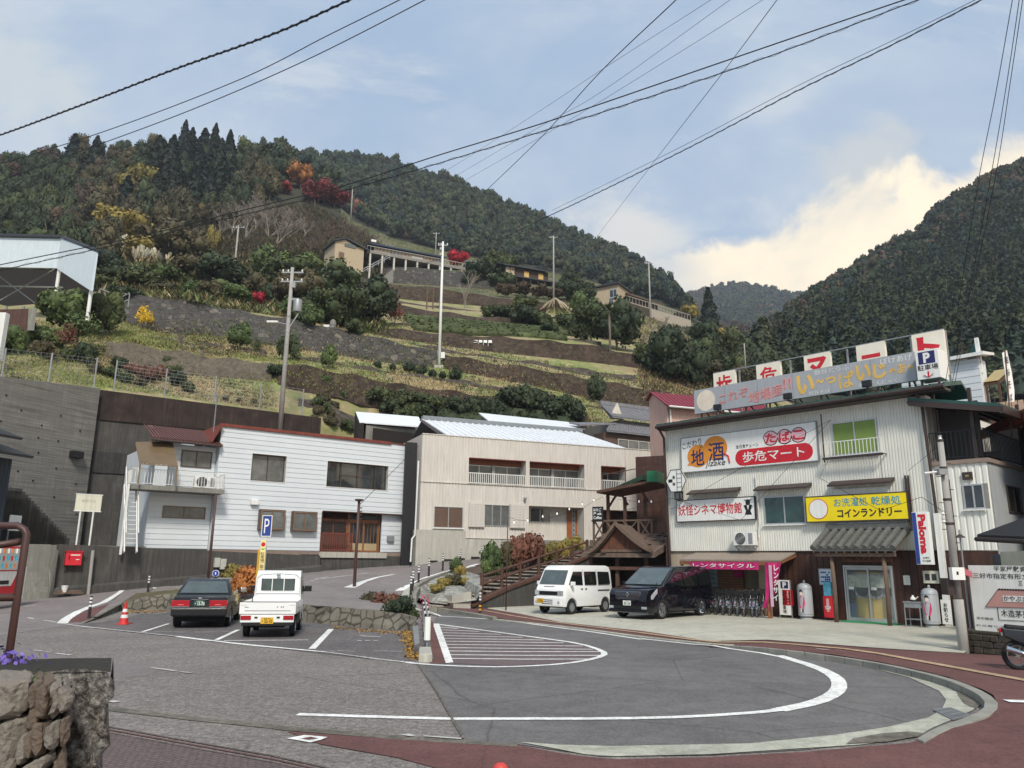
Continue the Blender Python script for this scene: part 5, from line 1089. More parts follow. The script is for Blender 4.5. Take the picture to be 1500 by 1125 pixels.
for (x,y,yb)in ((26,722,744),(51,742,767),(75,762,787)):u,z=GW.pix(x,y,-.8);_,zb_=GW.pix(x,yb,-.8);mb.t([(u,-.8,zb_-.2),(u,-.8,z)],.035,6)
mb.d('handrail',sT,o)
o=tg('dark_blue_house','dark blue corrugated house corner with a black tiled roof at the left edge','house',at(-30,800,34));B=o.location.copy();FB=Frame(at(-200,800,30)[:2],at(6,800,36)[:2]);OFF[o.name]=(0,0,0);o.location=FB.o;o.rotation_euler=(0,0,FB.rz)
ur,_=FB.pix(14,700);_,z1=FB.pix(14,672);_,z2=FB.pix(24,670);corrugated(ur-9,ur,0,z1,[],.2,.03).d('wall',P('dark_blue_sheet','#1f2c3a',rough=.5,var=.15,streak=.1),o);M_().b(ur-.1,ur,.1,3,0,z1).d('side_wall',bM,o)
mb=MB();e,ez=FB.pix(42,672,-.7);mb.h([(ur-9,-.9,ez),(e,-.9,ez),(e-.2,4,ez+1.5),(ur-9,4,ez+1.5)],[(ur-9,-.9,ez+.15),(e+.1,-.9,ez+.12),(e-.2,4,ez+1.7),(ur-9,4,ez+1.7)])
e2,ez2=FB.pix(26,645,-.2);mb.h([(ur-9,-.4,ez2),(e2,-.4,ez2),(e2-.2,4,ez2+1.5),(ur-9,4,ez2+1.5)],[(ur-9,-.4,ez2+.15),(e2+.1,-.4,ez2+.12),(e2-.2,4,ez2+1.7),(ur-9,4,ez2+1.7)]);mb.b(ur-8,ur-.3,1,3,z1,ez2+.3);mb.d('roof',bM,o)
MF=Frame(at(-40,870,29)[:2],at(30,870,32)[:2]);q=MF.rc(-30,803,29,873);o=ft('vending_machine','red drinks vending machine at the left edge behind the brown rail','vending machine',MF,(q[0],0,q[2]));zt=MF.pix(0,800)[1];zb=MF.pix(10,872)[1];ul,ur_=q[0],MF.pix(29,840)[0]
M_().b(ul,ur_,0,.75,zb,zt).d('cabinet',rP,o,bevel=.02)
M_().b(ul+.08,ur_-.16,-.012,-.002,zb+.95,zt-.08).d('display_window',P('pale_drink_display','#cfd6d2',rough=.3,var=.1),o)  # one even pale colour behind the rows of cans
cols=[P('can_orange','#d8772c'),P('can_cyan','#3fb0c9'),P('can_white','#e6e6e0'),P('can_red','#b8282c')]
for j in rg(3):
 for i in rg(9):a=ul+.13+i*(ur_-ul-.36)/9;M_().t([(a+.05,-.03,zb+1.02+j*.28),(a+.05,-.03,zb+1.20+j*.28)],.035,6).d('drink_can',cols[(i*2+j)%4 if j else i%2],o)
M_().p([(ul+.08,zb+.35),(ur_-.5,zb+.35),(ur_-.16,zb+.9),(ul+.08,zb+.9)],'y',-.012,-.002).d('front_panel',wM,o);M_().b(ul+.2,ur_-.7,-.03,-.013,zb+.42,zb+.56).d('dispenser_slot',bM,o)
o=ft('recycling_bin','white bin for bottles right of the red drinks machine','bin',MF,(ur_+.1,0,zb));M_().b(ur_+.08,ur_+.45,0,.4,zb-.2,zb+1.05).d('body',wM,o,bevel=.02);M_().l([(.08,0),(.09,.05),(.03,.06)],10,mT((ur_+.26,.2,zb+1.05))).d('spout',sT,o)
o=ft('small_sign','small white panel standing before the dark stairs','sign board',MF,(MF.pix(22,770,5)[0],5,zl));q=MF.rc(16,754,29,778,5);M_().b(q[0],q[1],5,5.05,q[2],q[3]).d('panel',wP,o);M_().b(q[0]+.1,q[0]+.15,5.05,5.1,zl-.2,q[2]+.3).d('post',sT,o)
for (x,y,w,h)in ((150,795,1.7,2.),(163,795,1.5,1.8),(172,797,1.4,1.7),(140,793,1.2,1.3),(146,788,1.2,2.8)):tree('s',LO if x!=146 else LW,x,y,w,h,'yellowish weed bush behind the low wall below the balcony stair','bush',name='bush',group='weeds under the balcony stair')
# beige house in the middle
X=F2.pix
uL,_=X(617,700);uR,_=X(957,720);_,z1=X(620,634.7);_,z2=X(957.9,661.3);zT=(z1+z2)/2;_,zf=X(760,790);
o=ft('beige_house','two-storey beige house in vertical ribbed sheet with a silver roof','house',F2,(uL,0,zf-1.5));H2=o
g1=F2.rc(686.7,671,770,712);g2=F2.rc(775.5,677.3,856,718);g3=F2.rc(880,685.3,917,713)
br=F2.rc(636,741.3,677.9,774);gl=F2.rc(708.8,738.7,746,771.5);en=F2.rc(774.7,740.8,855.5,793);op=F2.rc(882,747,946,790)
g2=(g2[0],g2[1],g1[2],g1[3]);g3=(g3[0],g3[1],g1[2],g1[3]);_,zm=X(617,704.8);_,zb0=X(613,774.7);en=(en[0],en[1],zf,en[3]);op=(op[0],uR-.3,zf,en[3]-.1)
corrugated(uL,uR,zm+.03,zT,[g1,g2,g3],.2,.03).d('upper_wall',bS,o)
uM,_=X(681,760);corrugated(uL,uR,zf,zm-.03,[br,gl,en,op],.2,.03,.02).d('lower_wall',bS,o)
mb=MB();mb.b(uL-.01,uR+.01,-.03,.1,zm-.028,zm+.028);mb.b(uL-.02,uR+.02,-.03,.12,zT+.001,zT+.05);mb.d('trim',bS,o)
bB(o,uL,uR,.13,9,zf-3,zT,bS)
for k,g in enumerate((g1,g2,g3)):
 u0,u1,z0,z1=g;dp=.8;mb=MB();mb.b(u0-.05,u0,-.03,dp,z0-.05,z1+.05);mb.b(u1,u1+.05,-.03,dp,z0-.05,z1+.05);mb.b(u0,u1,-.03,dp,z0-.05,z0);mb.d('balcony_recess',bS,o);M_().b(u0,u1,-.02,dp,z1,z1+.05).d('recess_ceiling',rust_red,o)
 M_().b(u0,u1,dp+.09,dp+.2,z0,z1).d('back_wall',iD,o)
 M_().b(u0,u1,dp-.1,dp-.05,z1-.28,z1).d('lintel_board',P('orange_wood_board','#8a5236',rough=.7,var=.15),o)
 n=4 if k<2 else 2;win(o,u0+.02,u1-.02,z0+.02,z1-.3,dp-.05,n,gG if k<2 else gD,aL,.05,cur=cU)
 if k<2:M_().b((u0+u1)/2-.1,(u0+u1)/2+.1,dp-.12,dp-.05,z0,z1-.28).d('pillar',cU,o)
 rL(o,[(u0+.02,.02,z0),(u1-.02,.02,z0)],(z1-z0)*.42,.13,wM,.03,.05,top=.045)
win(o,*br,-.01,2,glass_warm,aL,.045,sill=wM)
win(o,*gl,-.01,3,gG,aL,.04,cur=cU)
for r4 in ((686.7,736.5,708.8,770.7),(746.7,740,768.5,774.7)):
 q=F2.rc(*r4);q=(q[0],q[1],gl[2]-.08,gl[3]+.1);mb=MB();mb.b(q[0],q[1],-.12,-.01,q[2],q[3]);
 for k in rg(14):zz=q[2]+.05+k*(q[3]-q[2]-.08)/14;mb.b(q[0]+.04,q[1]-.04,-.135,-.121,zz,zz+.04)
 mb.d('shutter_box',bS,o)
u0,u1,z0,z1=en;dp=1.;mb=MB();mb.b(u0-.04,u0,-.02,dp,z0,z1);mb.b(u1,u1+.04,-.02,dp,z0,z1);mb.b(u0,u1,0,dp,z1,z1+.05);mb.d('entrance_recess',bS,o);corrugated(u0,u1,z0,z1,[F2.rc(775.5,742,806,766,dp)],.2,.03,dp).d('entrance_wall',bS,o)
q=F2.rc(776,743,806,766,dp);win(o,max(q[0],u0+.02),q[1],q[2],q[3],dp-.03,2,gD,aL,.05)
d0,_=X(830,770,dp);d1,_=X(849,770,dp);dm=P('orange_brown_door','#9a5a30',rough=.4,var=.12,scale=3,streak=.15);d=M_().b(d0,d1,dp-.06,dp-.005,z0,z1-.05).d('front_door',dm,o);M_().b(d0+(d1-d0)*.36,d0+(d1-d0)*.62,dp-.075,dp-.062,z0+.02,z1-.08).d('door_strip',sT,d)
mb=MB();
for k in rg(6):c=z0+.35+k*.3;mb.b(d0+(d1-d0)*.46,d0+(d1-d0)*.54,dp-.085,dp-.076,c,c+.09)
mb.d('door_lights',gD,d)
c=X(768,730);M_().l([(.02,0),(.09,.03),(.11,.1),(.07,.17),(.02,.19)],12,mT((c[0],-.15,c[1]-.1))).d('lamp',sT,o,True)
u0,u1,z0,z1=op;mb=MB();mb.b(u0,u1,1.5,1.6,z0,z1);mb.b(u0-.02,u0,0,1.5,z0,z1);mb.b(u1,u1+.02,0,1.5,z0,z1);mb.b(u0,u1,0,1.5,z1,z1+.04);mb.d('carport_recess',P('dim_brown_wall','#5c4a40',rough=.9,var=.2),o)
M_().b(uL-.25,uM-.01,-.25,.5,0,zb0-.05).d('plinth',cC,o);M_().b(uM,X(776,800)[0],-.2,.5,0,zf-.05).d('plinth',cC,o);M_().b(uL-.02,uM,-.04,.0,zb0-.04,zf+.18).d('grey_panel',P('slate_grey_panel','#6d6e70',rough=.6,var=.08),o)
a,_=X(776,800);M_().b(a+.01,uR,-1.3,.5,0,zf-.3).d('entrance_terrace',cM,o);M_().b(a+.01,X(842,795)[0],-.6,1.,zf-.3,zf-.03).d('entrance_step',cM,o)
mb=MB();
for x in (628,650,668,690,716,740):u,z=X(x,824-(x-628)*.09,-.25);mb.b(u,u+.55,-.27,-.255,z,z+.12)
mb.d('drain_slot',iD,o)
def L2(px,py,off):u,z=X(px,py,off);return v3((u,off,z))
A=L2(654.7,636.5,.5);B=L2(917,657.9,.5);C=L2(893,639,4.8);D=L2(645,617,4.8);za=(A.z+B.z)/2;zc=(C.z+D.z)/2;za=zT+.02
A.z=B.z=za;C.z=D.z=zc;dx=.9;C=v3((B.x-1.6,4.8,zc));D=v3((A.x-.4,4.8,zc))
silver=P('silver_standing_seam_roof','#e2e5e7',rough=.4,metal=.1,var=.06,scale=.6,streak=.08)
mb=MB();t=v3((0,0,.06));mb.h([A,B,C,D],[A+t,B+t,C+t,D+t]);n=26
for k in rg(n+1):f=k/n;mb.c(A.lerp(B,f)+t*1.5,D.lerp(C,f)+t*1.5,.04,.07)
mb.d('roof',silver,o);mb=MB();D2,C2=D+v3((.1,.1,.1)),C+v3((.6,.1,.1));mb.h([D2,C2,C2+v3((0,.5,0)),D2+v3((0,.5,0))],[D2+v3((0,0,.28)),C2+v3((0,0,.28)),C2+v3((0,.5,.28)),D2+v3((0,.5,.28))]);mb.h([D,C,C+v3((1,5,-1.8)),D+v3((0,5,-1.8))],[D+t,C+t,C+v3((1,5,-1.74)),D+v3((0,5,-1.74))]);mb.d('ridge',P('grey_ridge_cap','#7d8388',rough=.5,var=.1),o)
M_().h([A+v3((-.35,.1,0)),A+v3((.02,.1,0)),D+v3((.1,0,0)),D+v3((-.2,0,0))],[A+v3((-.35,.1,.02)),A+v3((.02,.1,.05)),D+v3((.1,0,.05)),D+v3((-.2,0,.02))]).d('gable_edge',dM,o)
mb=MB();mb.t([(uL-.25,-.15,zm+1.2),(uL-.3,-.15,zf+.1),(uL-.5,-.25,zf-.1),(uL-.55,-.3,2.)],.05,8);mb.d('drainpipe',wM,o)
M_().b(uL-.9,uL-.15,.6,.7,0,zm+2.4).d('gap_shade_sheet',bM,o)  # black sheet put in as the shade between the two houses
o=tg('shed','long shed with a plain white sheet roof behind the silver roof','shed',at(780,640,60));b=o.location.copy();O=lambda p:p-b
A,B,C,D=[O(at(714.7,617,57)),O(at(857,629.5,59)),O(at(832,619.5,62)),O(at(701,606,60))];t=v3((0,0,.08));M_().h([A,B,C,D],[A+t,B+t,C+t,D+t]).d('roof',P('white_sheet_roof','#dfe3e6',rough=.5,var=.04,streak=.06),o)
M_().h([A*1-v3((0,0,4)),B-v3((0,0,4)),C-v3((0,0,4.4)),D-v3((0,0,4.4))],[A+v3((.3,.3,-.05)),B+v3((-.3,.3,-.05)),C+v3((-.3,-.3,-.1)),D+v3((.3,-.3,-.1))]).d('wall',cM,o)
o=tg('shed','small grey shed with a white roof peeping over the white house','shed',at(565,650,54));b=o.location.copy();O=lambda p:p-b
A,B,C,D=[O(at(526.7,619.5,52)),O(at(621,626.5,54)),O(at(613,612,57)),O(at(521,604.5,55))];M_().h([A,B,C,D],[A+t,B+t,C+t,D+t]).d('roof',P('white_sheet_roof',''),o)
e=v3((0,0,6));M_().h([A+v3((.4,.3,-6)),B+v3((-.6,.2,-6)),C+v3((-.6,0,-6)),D+v3((.4,0,-6))],[A+v3((.4,.3,-.08)),B+v3((-.6,.2,-.08)),C+v3((-.6,0,-.1)),D+v3((.4,0,-.1))]).d('wall',cM,o)
M_().h([A+v3((.9,.1,-1.1)),B+v3((-.7,0,-1.3)),B+v3((-.7,.15,-1.3)),A+v3((.9,.25,-1.1))],[A+v3((.9,.1,-.3)),B+v3((-.7,0,-.4)),B+v3((-.7,.15,-.4)),A+v3((.9,.25,-.3))]).d('dark_opening',iD,o);M_().h([A+v3((-.05,0,-3)),A+v3((.3,.05,-3)),D+v3((.3,0,-3)),D+v3((-.05,0,-3))],[A+v3((-.05,0,0)),A+v3((.3,.05,0)),D+v3((.3,0,0)),D+v3((-.05,0,0))]).d('side_board',iD,o)
TF=Frame(at(870,640,60)[:2],at(985,640,64)[:2])
tile=P('grey_wavy_tiles','#77767a',rough=.5,var=.2,scale=3)
o=ft('tiled_house','traditional grey tiled house behind the silver roof','house',TF);X_=TF.pix
def TL(px,py,off=0):u,z=X_(px,py,off);return v3((u,off,z))
def tiled(mb,A,B,C,D,th=.12,n=None):
 t=v3((0,0,th));mb.h([A,B,C,D],[A+t,B+t,C+t,D+t]);n=n or max(3,int((B-A).length/.28))
 for k in rg(n+1):f=k/n;mb.t([A.lerp(B,f)+t,D.lerp(C,f)+t],.055,5)
 m=max(2,int((D-A).length/.3))
 for k in rg(m+1):f=k/m;mb.c(A.lerp(D,f)+t*1.15,B.lerp(C,f)+t*1.15,.05,.05)
A=TL(897,611.5,-.4);B=TL(1000,620,-.4);C=TL(1000,605,2.6);D=TL(880,594,2.6);C.z=D.z;B.z=A.z;C.x=B.x;mb=MB();tiled(mb,A,B,C,D);mb.c(D+v3((-.1,0,.25)),C+v3((0,0,.25)),.3,.3)
E=v3((D.x-1.1,-.2,A.z-.1));mb.h([E,E+v3((0,0,.1)),D+v3((0,0,.1)),D],[E+v3((.3,0,0)),E+v3((.3,0,.1)),D+v3((.3,0,.1)),D+v3((.3,0,0))])
A2=TL(889,632,-1.6);B2=TL(1000,642,-1.6);C2=TL(1000,630,.0);D2=TL(896,621.5,.0);B2.z=A2.z;C2.z=D2.z;C2.x=B2.x;tiled(mb,A2,B2,C2,D2);L_=TL(850,624,-.8);mb.h([L_,D2+v3((0,-.6,-.1)),D2,L_+v3((0,1.5,.4))],[L_+v3((0,0,.12)),D2+v3((0,-.6,.02)),D2+v3((0,0,.12)),L_+v3((0,1.5,.52))])
mb.d('roof',tile,o);M_().b(D.x+.0,B.x,.1,5,0,A.z).d('wall',P('grey_plaster','#6c6a68',rough=.9,var=.1),o);M_().p([(D.x-.75,A.z+.1),(D.x+.6,A.z+.1),(D.x+.02,D.z-.15)],'y',.35,.5).d('gable',P('cream_gable','#c9c2b4',rough=.8),o)
M_().b(A2.x,B2.x,-1.2,.05,0,A2.z).d('lower_wall',P('dim_brown_wall',''),o);win(o,TL(905,640,-1.25).x,B2.x-.2,A2.z-1.5,A2.z-.4,-1.28,6,gG,aL,.06)
PF=Frame(at(966,690,46)[:2],at(1080,690,48)[:2]);X_=PF.pix
o=ft('pink_house','pale pink house with a crimson ribbed roof behind the shop','house',PF);ul,_=X_(980,610,0);_,ze=X_(980,595.5,0);_,zr=X_(966.7,577,1.5);ur=ul+8
pink=P('pale_pink_render','#c7a596',rough=.85,var=.07,streak=.12);M_().b(ul,ur,0,2,0,ze).d('wall',pink,o)
q=X_(966,640,3)[0];M_().p([(0,0),(2.,0),(2.,zr-.3),(1.5,zr),(0,ze)],'x',ul-.02,ul-.14).d('gable',pink,o)
mb=MB();t=v3((0,0,.07));A=v3((ul-.35,-.45,ze-.1));B=v3((ur,-.45,ze-.1));C=v3((ur,1.5,zr));D=v3((ul-.35,1.5,zr));mb.h([A,B,C,D],[A+t,B+t,C+t,D+t]);mb.h([D,C,C+v3((0,.6,-.4)),D+v3((0,.6,-.4))],[D+t,C+t,C+v3((0,.6,-.4))+t,D+v3((0,.6,-.4))+t])
for k in rg(28):f=k/27;mb.t([A.lerp(B,f)+t,D.lerp(C,f)+t],.05,5)
mb.d('roof',P('crimson_ribbed_roof','#7c2c38',rough=.5,var=.12),o);mb=MB();mb.t([(ul-.3,-.55,ze-.1),(ur,-.55,ze-.1)],.06,6);mb.t([(ul+.05,-.1,ze-.2),(ul+.05,-.1,ze-9)],.05,6);mb.d('gutter',wM,o)
win(o,ul+.8,ul+3,ze-3.2,ze-1.9,-.05,2,gD,bZ,.06)
# stairs, rail, porch and deck between the houses
FS=Frame(at(640,889,33.6)[:2],at(880,880,40.5)[:2]);X=FS.pix
o=ft('retaining_wall','dark stained wall under the wooden railed steps behind the white van','retaining wall',FS)
pts=[FS.pix(x,y)for x,y in ((690,889),(707,880),(749,861),(813,838),(870,812),(886,805))];poly=[(pts[0][0],.0)]+[(u,z)for u,z in pts]+[(pts[-1][0],.0)]
M_().p(poly,'y',0,.3).d('wall',cD,o)
mb=MB();
for a,b in zip(pts[:-1],pts[1:]):mb.c((a[0],.12,a[1]+.03),(b[0],.12,b[1]+.03),.42,.12)
mb.d('coping',wB,o)
o=ft('garden_steps','long concrete steps climbing behind the wooden rail','steps',FS,(pts[0][0],.3,.1));u_a=X(638,880,.5)[0];u_b=X(884,812,1.)[0];z_a=.1;z_b=pts[-1][1]-.25;n=17;mb=MB();tb=MB()
for k in rg(n):
 u=u_a+(u_b-u_a)*k/n;z=z_a+(z_b-z_a)*(k+1)/n;z0_=X(700,880)[1]
 mb.b(u,u_b+.5,.32+.0*k,2.4,-.2,z-.05);tb.b(u-.06,u+.28,.31,2.42,z-.05,z)
mb.d('risers',P('dark_step_risers','#5b5148',rough=.95,var=.25,streak=.2),o);tb.d('treads',P('pale_step_nosing','#a59a8a',rough=.9,var=.2),o)
def lR(fr,px,label,off,hpost=.95,mat=wB,name='wooden_fence'):
 o=ft(name,label,'fence',fr,(fr.pix(*px[0][:2],off)[0],off,fr.pix(px[0][0],px[0][2],off)[1]));P_=[]
 for x,yt,yb in px:
  u,zt=fr.pix(x,yt,off);_,zb=fr.pix(x,yb,off);M_().t([(u,off,zb-.2),(u,off,zt+.05)],.075,8).d('post',mat,o);P_.append((u,zb,zt))
 mb=MB()
 for a,b in zip(P_[:-1],P_[1:]):
  for f in (.92,.5):mb.t([(a[0],off,a[1]+(a[2]-a[1])*f),(b[0],off,b[1]+(b[2]-b[1])*f)],.055,7)
 mb.d('rail',mat,o)
lR(FS,[(706,841,872),(735,832,861),(762,824,850),(789,814,842),(815,806,836),(838,799,829),(860,792,818)],'brown log fence climbing beside the long steps',.35)
for (x,y,w,h,m,lb)in ((722,842,1.6,1.6,LG,'green'),(735,840,1.6,1.6,LO,'green'),(750,838,1.7,1.6,LR,'red'),(765,834,1.9,1.9,LR,'red'),(778,831,1.7,1.7,LR,'red'),(790,828,1.3,1.2,LY,'green'),(803,824,1.3,1.1,LY,'green'),(817,820,1.3,1.,LY,'green'),(831,815,1.3,1.,LY,'green'),(845,811,1.3,1.,LY,'green'),(728,846,1.2,1.,LG,'green'),(714,846,1.,.9,LG,'green')):
 u,z=FS.pix(x,y,2.9);tree('s',m,x,y,w,h,{'green':'yellow green azalea behind the log fence','red':'rusty red azalea behind the log fence'}[lb],'bush',name='azalea_bush',group={'green':'yellow green azaleas by the steps','red':'rusty azaleas by the steps'}[lb],p=FS.W(u,2.9,z))
pass
bk_=MB();q=[(X(700,850,2.6)[0],0),(X(700,850,2.6)[0],X(706,850,2.6)[1]),(X(850,815,2.6)[0],X(850,813,2.6)[1]),(X(880,815,2.6)[0],X(880,805,2.6)[1]),(X(880,815,2.6)[0]+4,X(880,805,2.6)[1]),(X(880,815,2.6)[0]+4,0)]
bk_.h([FS.W(a,2.45,b)for a,b in q],[FS.W(a,7,b)for a,b in q]);sU('bank',bk_,soil)
lw=MB();P_=[hit(628,881),hit(640,884),hit(662,884),hit(690,879),hit(706,878)];
for a,b in zip(P_[:-1],P_[1:]):lw.h([(a.x,a.y,0),(b.x,b.y,0),(b.x,b.y+.25,0),(a.x,a.y+.25,0)],[(a.x,a.y,a.z+.35),(b.x,b.y,b.z+.35),(b.x,b.y+.25,b.z+.35),(a.x,a.y+.25,a.z+.35)])
lwo=lw.d('low_wall',cC);tag(lwo,'low pale concrete edging wall at the foot of the steps','low wall')
for (x,y,w,h,m)in ((668,842,1.1,.9,LG),(674,846,.9,.6,LY),(650,862,1.,.5,LY),(664,860,1.2,.6,LO),(680,858,1.,.4,LY),(640,868,.9,.4,LY)):tree('s',m,x,y,w,h,'small weedy shrub on the sett paving beside the kerb','bush',name='bush',group='weeds on the sett paving')
FPo=Frame(at(850,880,36.5)[:2],at(952,885,35.2)[:2]);X=FPo.pix
o=ft('porch','old wooden porch with a curved gable and shingle roof behind the vans','porch',FPo,(X(860,885)[0],0,.1))
e0,ez=X(852,816,-.2);e1,_=X(953,819,-.2);r1,rz1=X(981,791,3.);ap_,apz=X(905,767,.0);gl0,glz=X(866,808,-.1);gr0,grz=X(957,806,-.1)
shin=P('weathered_shingles','#6b5b50',rough=.9,var=.3,scale=5,bump=.6,bscale=20,streak=.25)
mb=MB();t=v3((0,0,.12));A=v3((e0,-.2,ez));B=v3((e1,-.2,ez));C=v3((e1+.9,3.2,ez+1.05));D=v3((e0-.0,3.2,ez+1.05));mb.h([A,B,C,D],[A+t,B+t,C+t,D+t])
for k in rg(9):f=k/9;p,q_=A.lerp(D,f)+t,B.lerp(C,f)+t;mb.h([p,q_,q_+v3((0,.3,.1)),p+v3((0,.3,.1))],[p+v3((0,0,.06)),q_+v3((0,0,.06)),q_+v3((0,.3,.1)),p+v3((0,.3,.1))])
rnd=random.Random(4)
for k in rg(60):f=rnd.random();g=rnd.random();p=A.lerp(B,f).lerp(D.lerp(C,f),g)+t*1.5;mb.b(p.x-.12,p.x+.12,p.y-.14,p.y+.14,p.z,p.z+.02)
mb.h([B,B+v3((.18,0,0)),C+v3((.18,0,0)),C],[B+v3((0,0,.25)),B+v3((.18,0,.25)),C+v3((.18,0,.25)),C+v3((0,0,.25))])
mb.d('roof',shin,o)
cu=[];
for k in rg(9):
 f=k/8;cu.append((gl0+(ap_-gl0)*f,glz+(apz-glz)*(f**1.35)))
cr=[(2*0+ap_+(gr0-ap_)*k/8,apz+(grz-apz)*(1-(1-k/8)**1.35))for k in rg(9)]
mb=MB();
for C_ in (cu,cr):
 for a,b in zip(C_[:-1],C_[1:]):mb.h([(a[0],-.35,a[1]-.16),(b[0],-.35,b[1]-.16),(b[0],2.2,b[1]-.16),(a[0],2.2,a[1]-.16)],[(a[0],-.35,a[1]),(b[0],-.35,b[1]),(b[0],2.2,b[1]),(a[0],2.2,a[1])])
 for a,b in zip(C_[:-1],C_[1:]):mb.h([(a[0],-.5,a[1]-.1),(b[0],-.5,b[1]-.1),(b[0],-.36,b[1]-.1),(a[0],-.36,a[1]-.1)],[(a[0],-.5,a[1]+.1),(b[0],-.5,b[1]+.1),(b[0],-.36,b[1]+.1),(a[0],-.36,a[1]+.1)])
mb.d('gable_roof',wO,o)
gb=[(gl0+.5,glz-.0)]+[(a,b-.2)for a,b in cu[2:]]+[(a,b-.2)for a,b in cr[1:-2]]+[(gr0-.5,grz)]
M_().p(gb,'y',-.1,-.02).d('gable_panel',P('reddish_old_boards','#6a4130',rough=.8,var=.35,scale=5,streak=.55),o);mb=MB();mb.b(gl0+.5,gr0-.5,-.16,-.11,glz-.02,glz+.1);mb.d('beam',wO,o)
mb=MB()
for x in (866,905,948):u,_=X(x,870,.3);mb.b(u-.08,u+.08,.25,.4,-.1,ez+.05)
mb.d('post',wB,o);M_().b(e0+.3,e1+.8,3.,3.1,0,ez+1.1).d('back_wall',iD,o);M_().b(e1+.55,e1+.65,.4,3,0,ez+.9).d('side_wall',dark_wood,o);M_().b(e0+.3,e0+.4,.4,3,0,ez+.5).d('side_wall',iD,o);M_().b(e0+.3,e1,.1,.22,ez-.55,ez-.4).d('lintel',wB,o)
M_().b(X(930,850,2.9)[0],X(938,850,2.9)[0],2.9,2.95,X(930,848,2.9)[1],X(930,838,2.9)[1]).d('paper_notice',wP,o)
FD=Frame(at(868,770,39.5)[:2],at(960,770,38.)[:2]);X=FD.pix
o=ft('timber_deck','timber deck with cross-braced railing and a green roof tray above the porch','deck',FD,(X(870,792)[0],0,X(870,792)[1]-.3))
a0,rt=X(869,763);a1,_=X(954,762);_,fl=X(870,791)
M_().b(a0-.2,a1+.3,0,3.5,fl-.25,fl).d('floor',wO,o)
mb=MB();xs=[a0,X(905,770)[0],X(935,770)[0],a1]
for x in (a0,xs[2],a1):mb.c((x,.05,fl),(x,.05,rt),.09,.09)
mb.c((a0-.1,.05,rt),(a1+.1,.05,rt),.09,.08);mb.c((a0,.05,fl+.1),(a1,.05,fl+.1),.07,.07)
for a,b in ((a0,X(886,780)[0]),(X(886,780)[0],xs[1]),(xs[1]+.2,xs[2]),(xs[2],a1)):
 mb.c((a+.04,.05,fl+.1),(b-.04,.05,rt),.1,.06);mb.c((a+.04,.06,rt),(b-.04,.06,fl+.1),.1,.06)
mb.d('railing',wO,o)
for x,yt in ((890.4,722),(920,729),(949.6,731)):u,z=X(x,yt,.5 if x<900 else 1.);M_().c((u,.5,fl),(u,.5,z),.14,.14).d('post',wB,o)
s0,sz=X(875,722,-.3);s1,sz1=X(957,706,-.3);sz=X(920,716,0)[1]
D0=v3((s0,-.4,X(876,722.5,-.4)[1]));D1=v3((a1+.4,-.4,X(958,705,-.4)[1]));zz=D0.z
D1.z=X(960,706,-.4)[1];hh=v3((0,0,.14));M_().h([D0,D1,D1+v3((0,2.6,.0)),D0+v3((.3,2.6,0))],[D0+hh,D1+hh,D1+v3((0,2.6,0))+hh,D0+v3((.3,2.6,0))+hh]).d('deck_roof',wB,o)
mb=MB();mb.c(D0+v3((.3,0,.9)),D1+v3((-.4,0,.75)),.04,.04);mb.c(D0+v3((.3,0,.1)),D0+v3((.3,0,.9)),.04,.04);mb.c(D0.lerp(D1,.5)+v3((0,0,.1)),D0.lerp(D1,.5)+v3((0,0,.83)),.04,.04)
for k in rg(3):x=X((890.4,920,949.6)[k],740,.5)[0];mb.c((x,.5,D0.z-.7+.15*k),(x+.55 if k<1 else x-.55,.5,D0.z+.1+.2*k),.09,.09)
mb.d('brace',wB,o)
mb=MB();mb.h([D0+v3((.9,.2,.16)),D1+v3((-.7,.2,.16)),D1+v3((-.7,2.3,.16)),D0+v3((.9,2.3,.16))],[D0+v3((.9,.2,.3)),D1+v3((-.7,.2,.4)),D1+v3((-.7,2.3,.4)),D0+v3((.9,2.3,.3))]);mb.d('green_net',P('dark_green_net','#1d3a2c',rough=.9,var=.2),o)
q=FD.rc(947,690,962.4,705.6,-.6);o2=ft('green_tank','bright green square panel on the corner of the timber deck roof','panel',FD,(q[0],-.6,q[2]));M_().b(q[0],q[1],-.6,.6,q[2],q[3]).d('panel',P('bright_green_panel','#20744a',rough=.5,var=.06),o2,bevel=.02)
q=FD.rc(868,742.4,884,762.4,-.1);o2=ft('cafe_sign','small black cafe sign with white lettering hung on the deck rail','sign',FD,(q[0],-.1,q[2]));M_().b(q[0],q[1],-.14,-.08,q[2],q[3]).d('board',bM,o2)
h=q[3]-q[2];tX(o2,'はたご',q[0]+.06,q[1]-.08,q[2]+h*.66,q[2]+h*.9,-.142,wP,.02);tX(o2,'屋 cafe',q[0]+.06,q[1]-.08,q[2]+h*.38,q[2]+h*.6,-.142,wP,.02);tX(o2,'Coffee',q[0]+.06,q[1]-.08,q[2]+h*.1,q[2]+h*.32,-.142,wP,.02)
mb=MB();p0,p1=X(956,763,.3),X(972,790,.3)
rL(o,[(p0[0],.3,p1[1]),(X(973,790,.3)[0],.3,p1[1])],p0[1]-p1[1],.12,dM,.02,name='iron_railing')
M_().b(X(956,745,3)[0]-1,X(975,745,3)[0]+.6,3.4,3.5,fl-3,fl+4.5).d('back_board',dark_wood,o)
a=at(746,757,36);b=at(868,742,39.4);cpt=at(878,745,39)
def wire(name,pts,r,label,cat='cable',mat=cQ,n=5,group=None,sag=0):
 pts=[v3(p)for p in pts];base=pts[0].copy();mb=MB();mb.t([p-base for p in pts],r,n);o=mb.d(name,mat,None,True);o.location=base;return tag(o,label,cat,group)
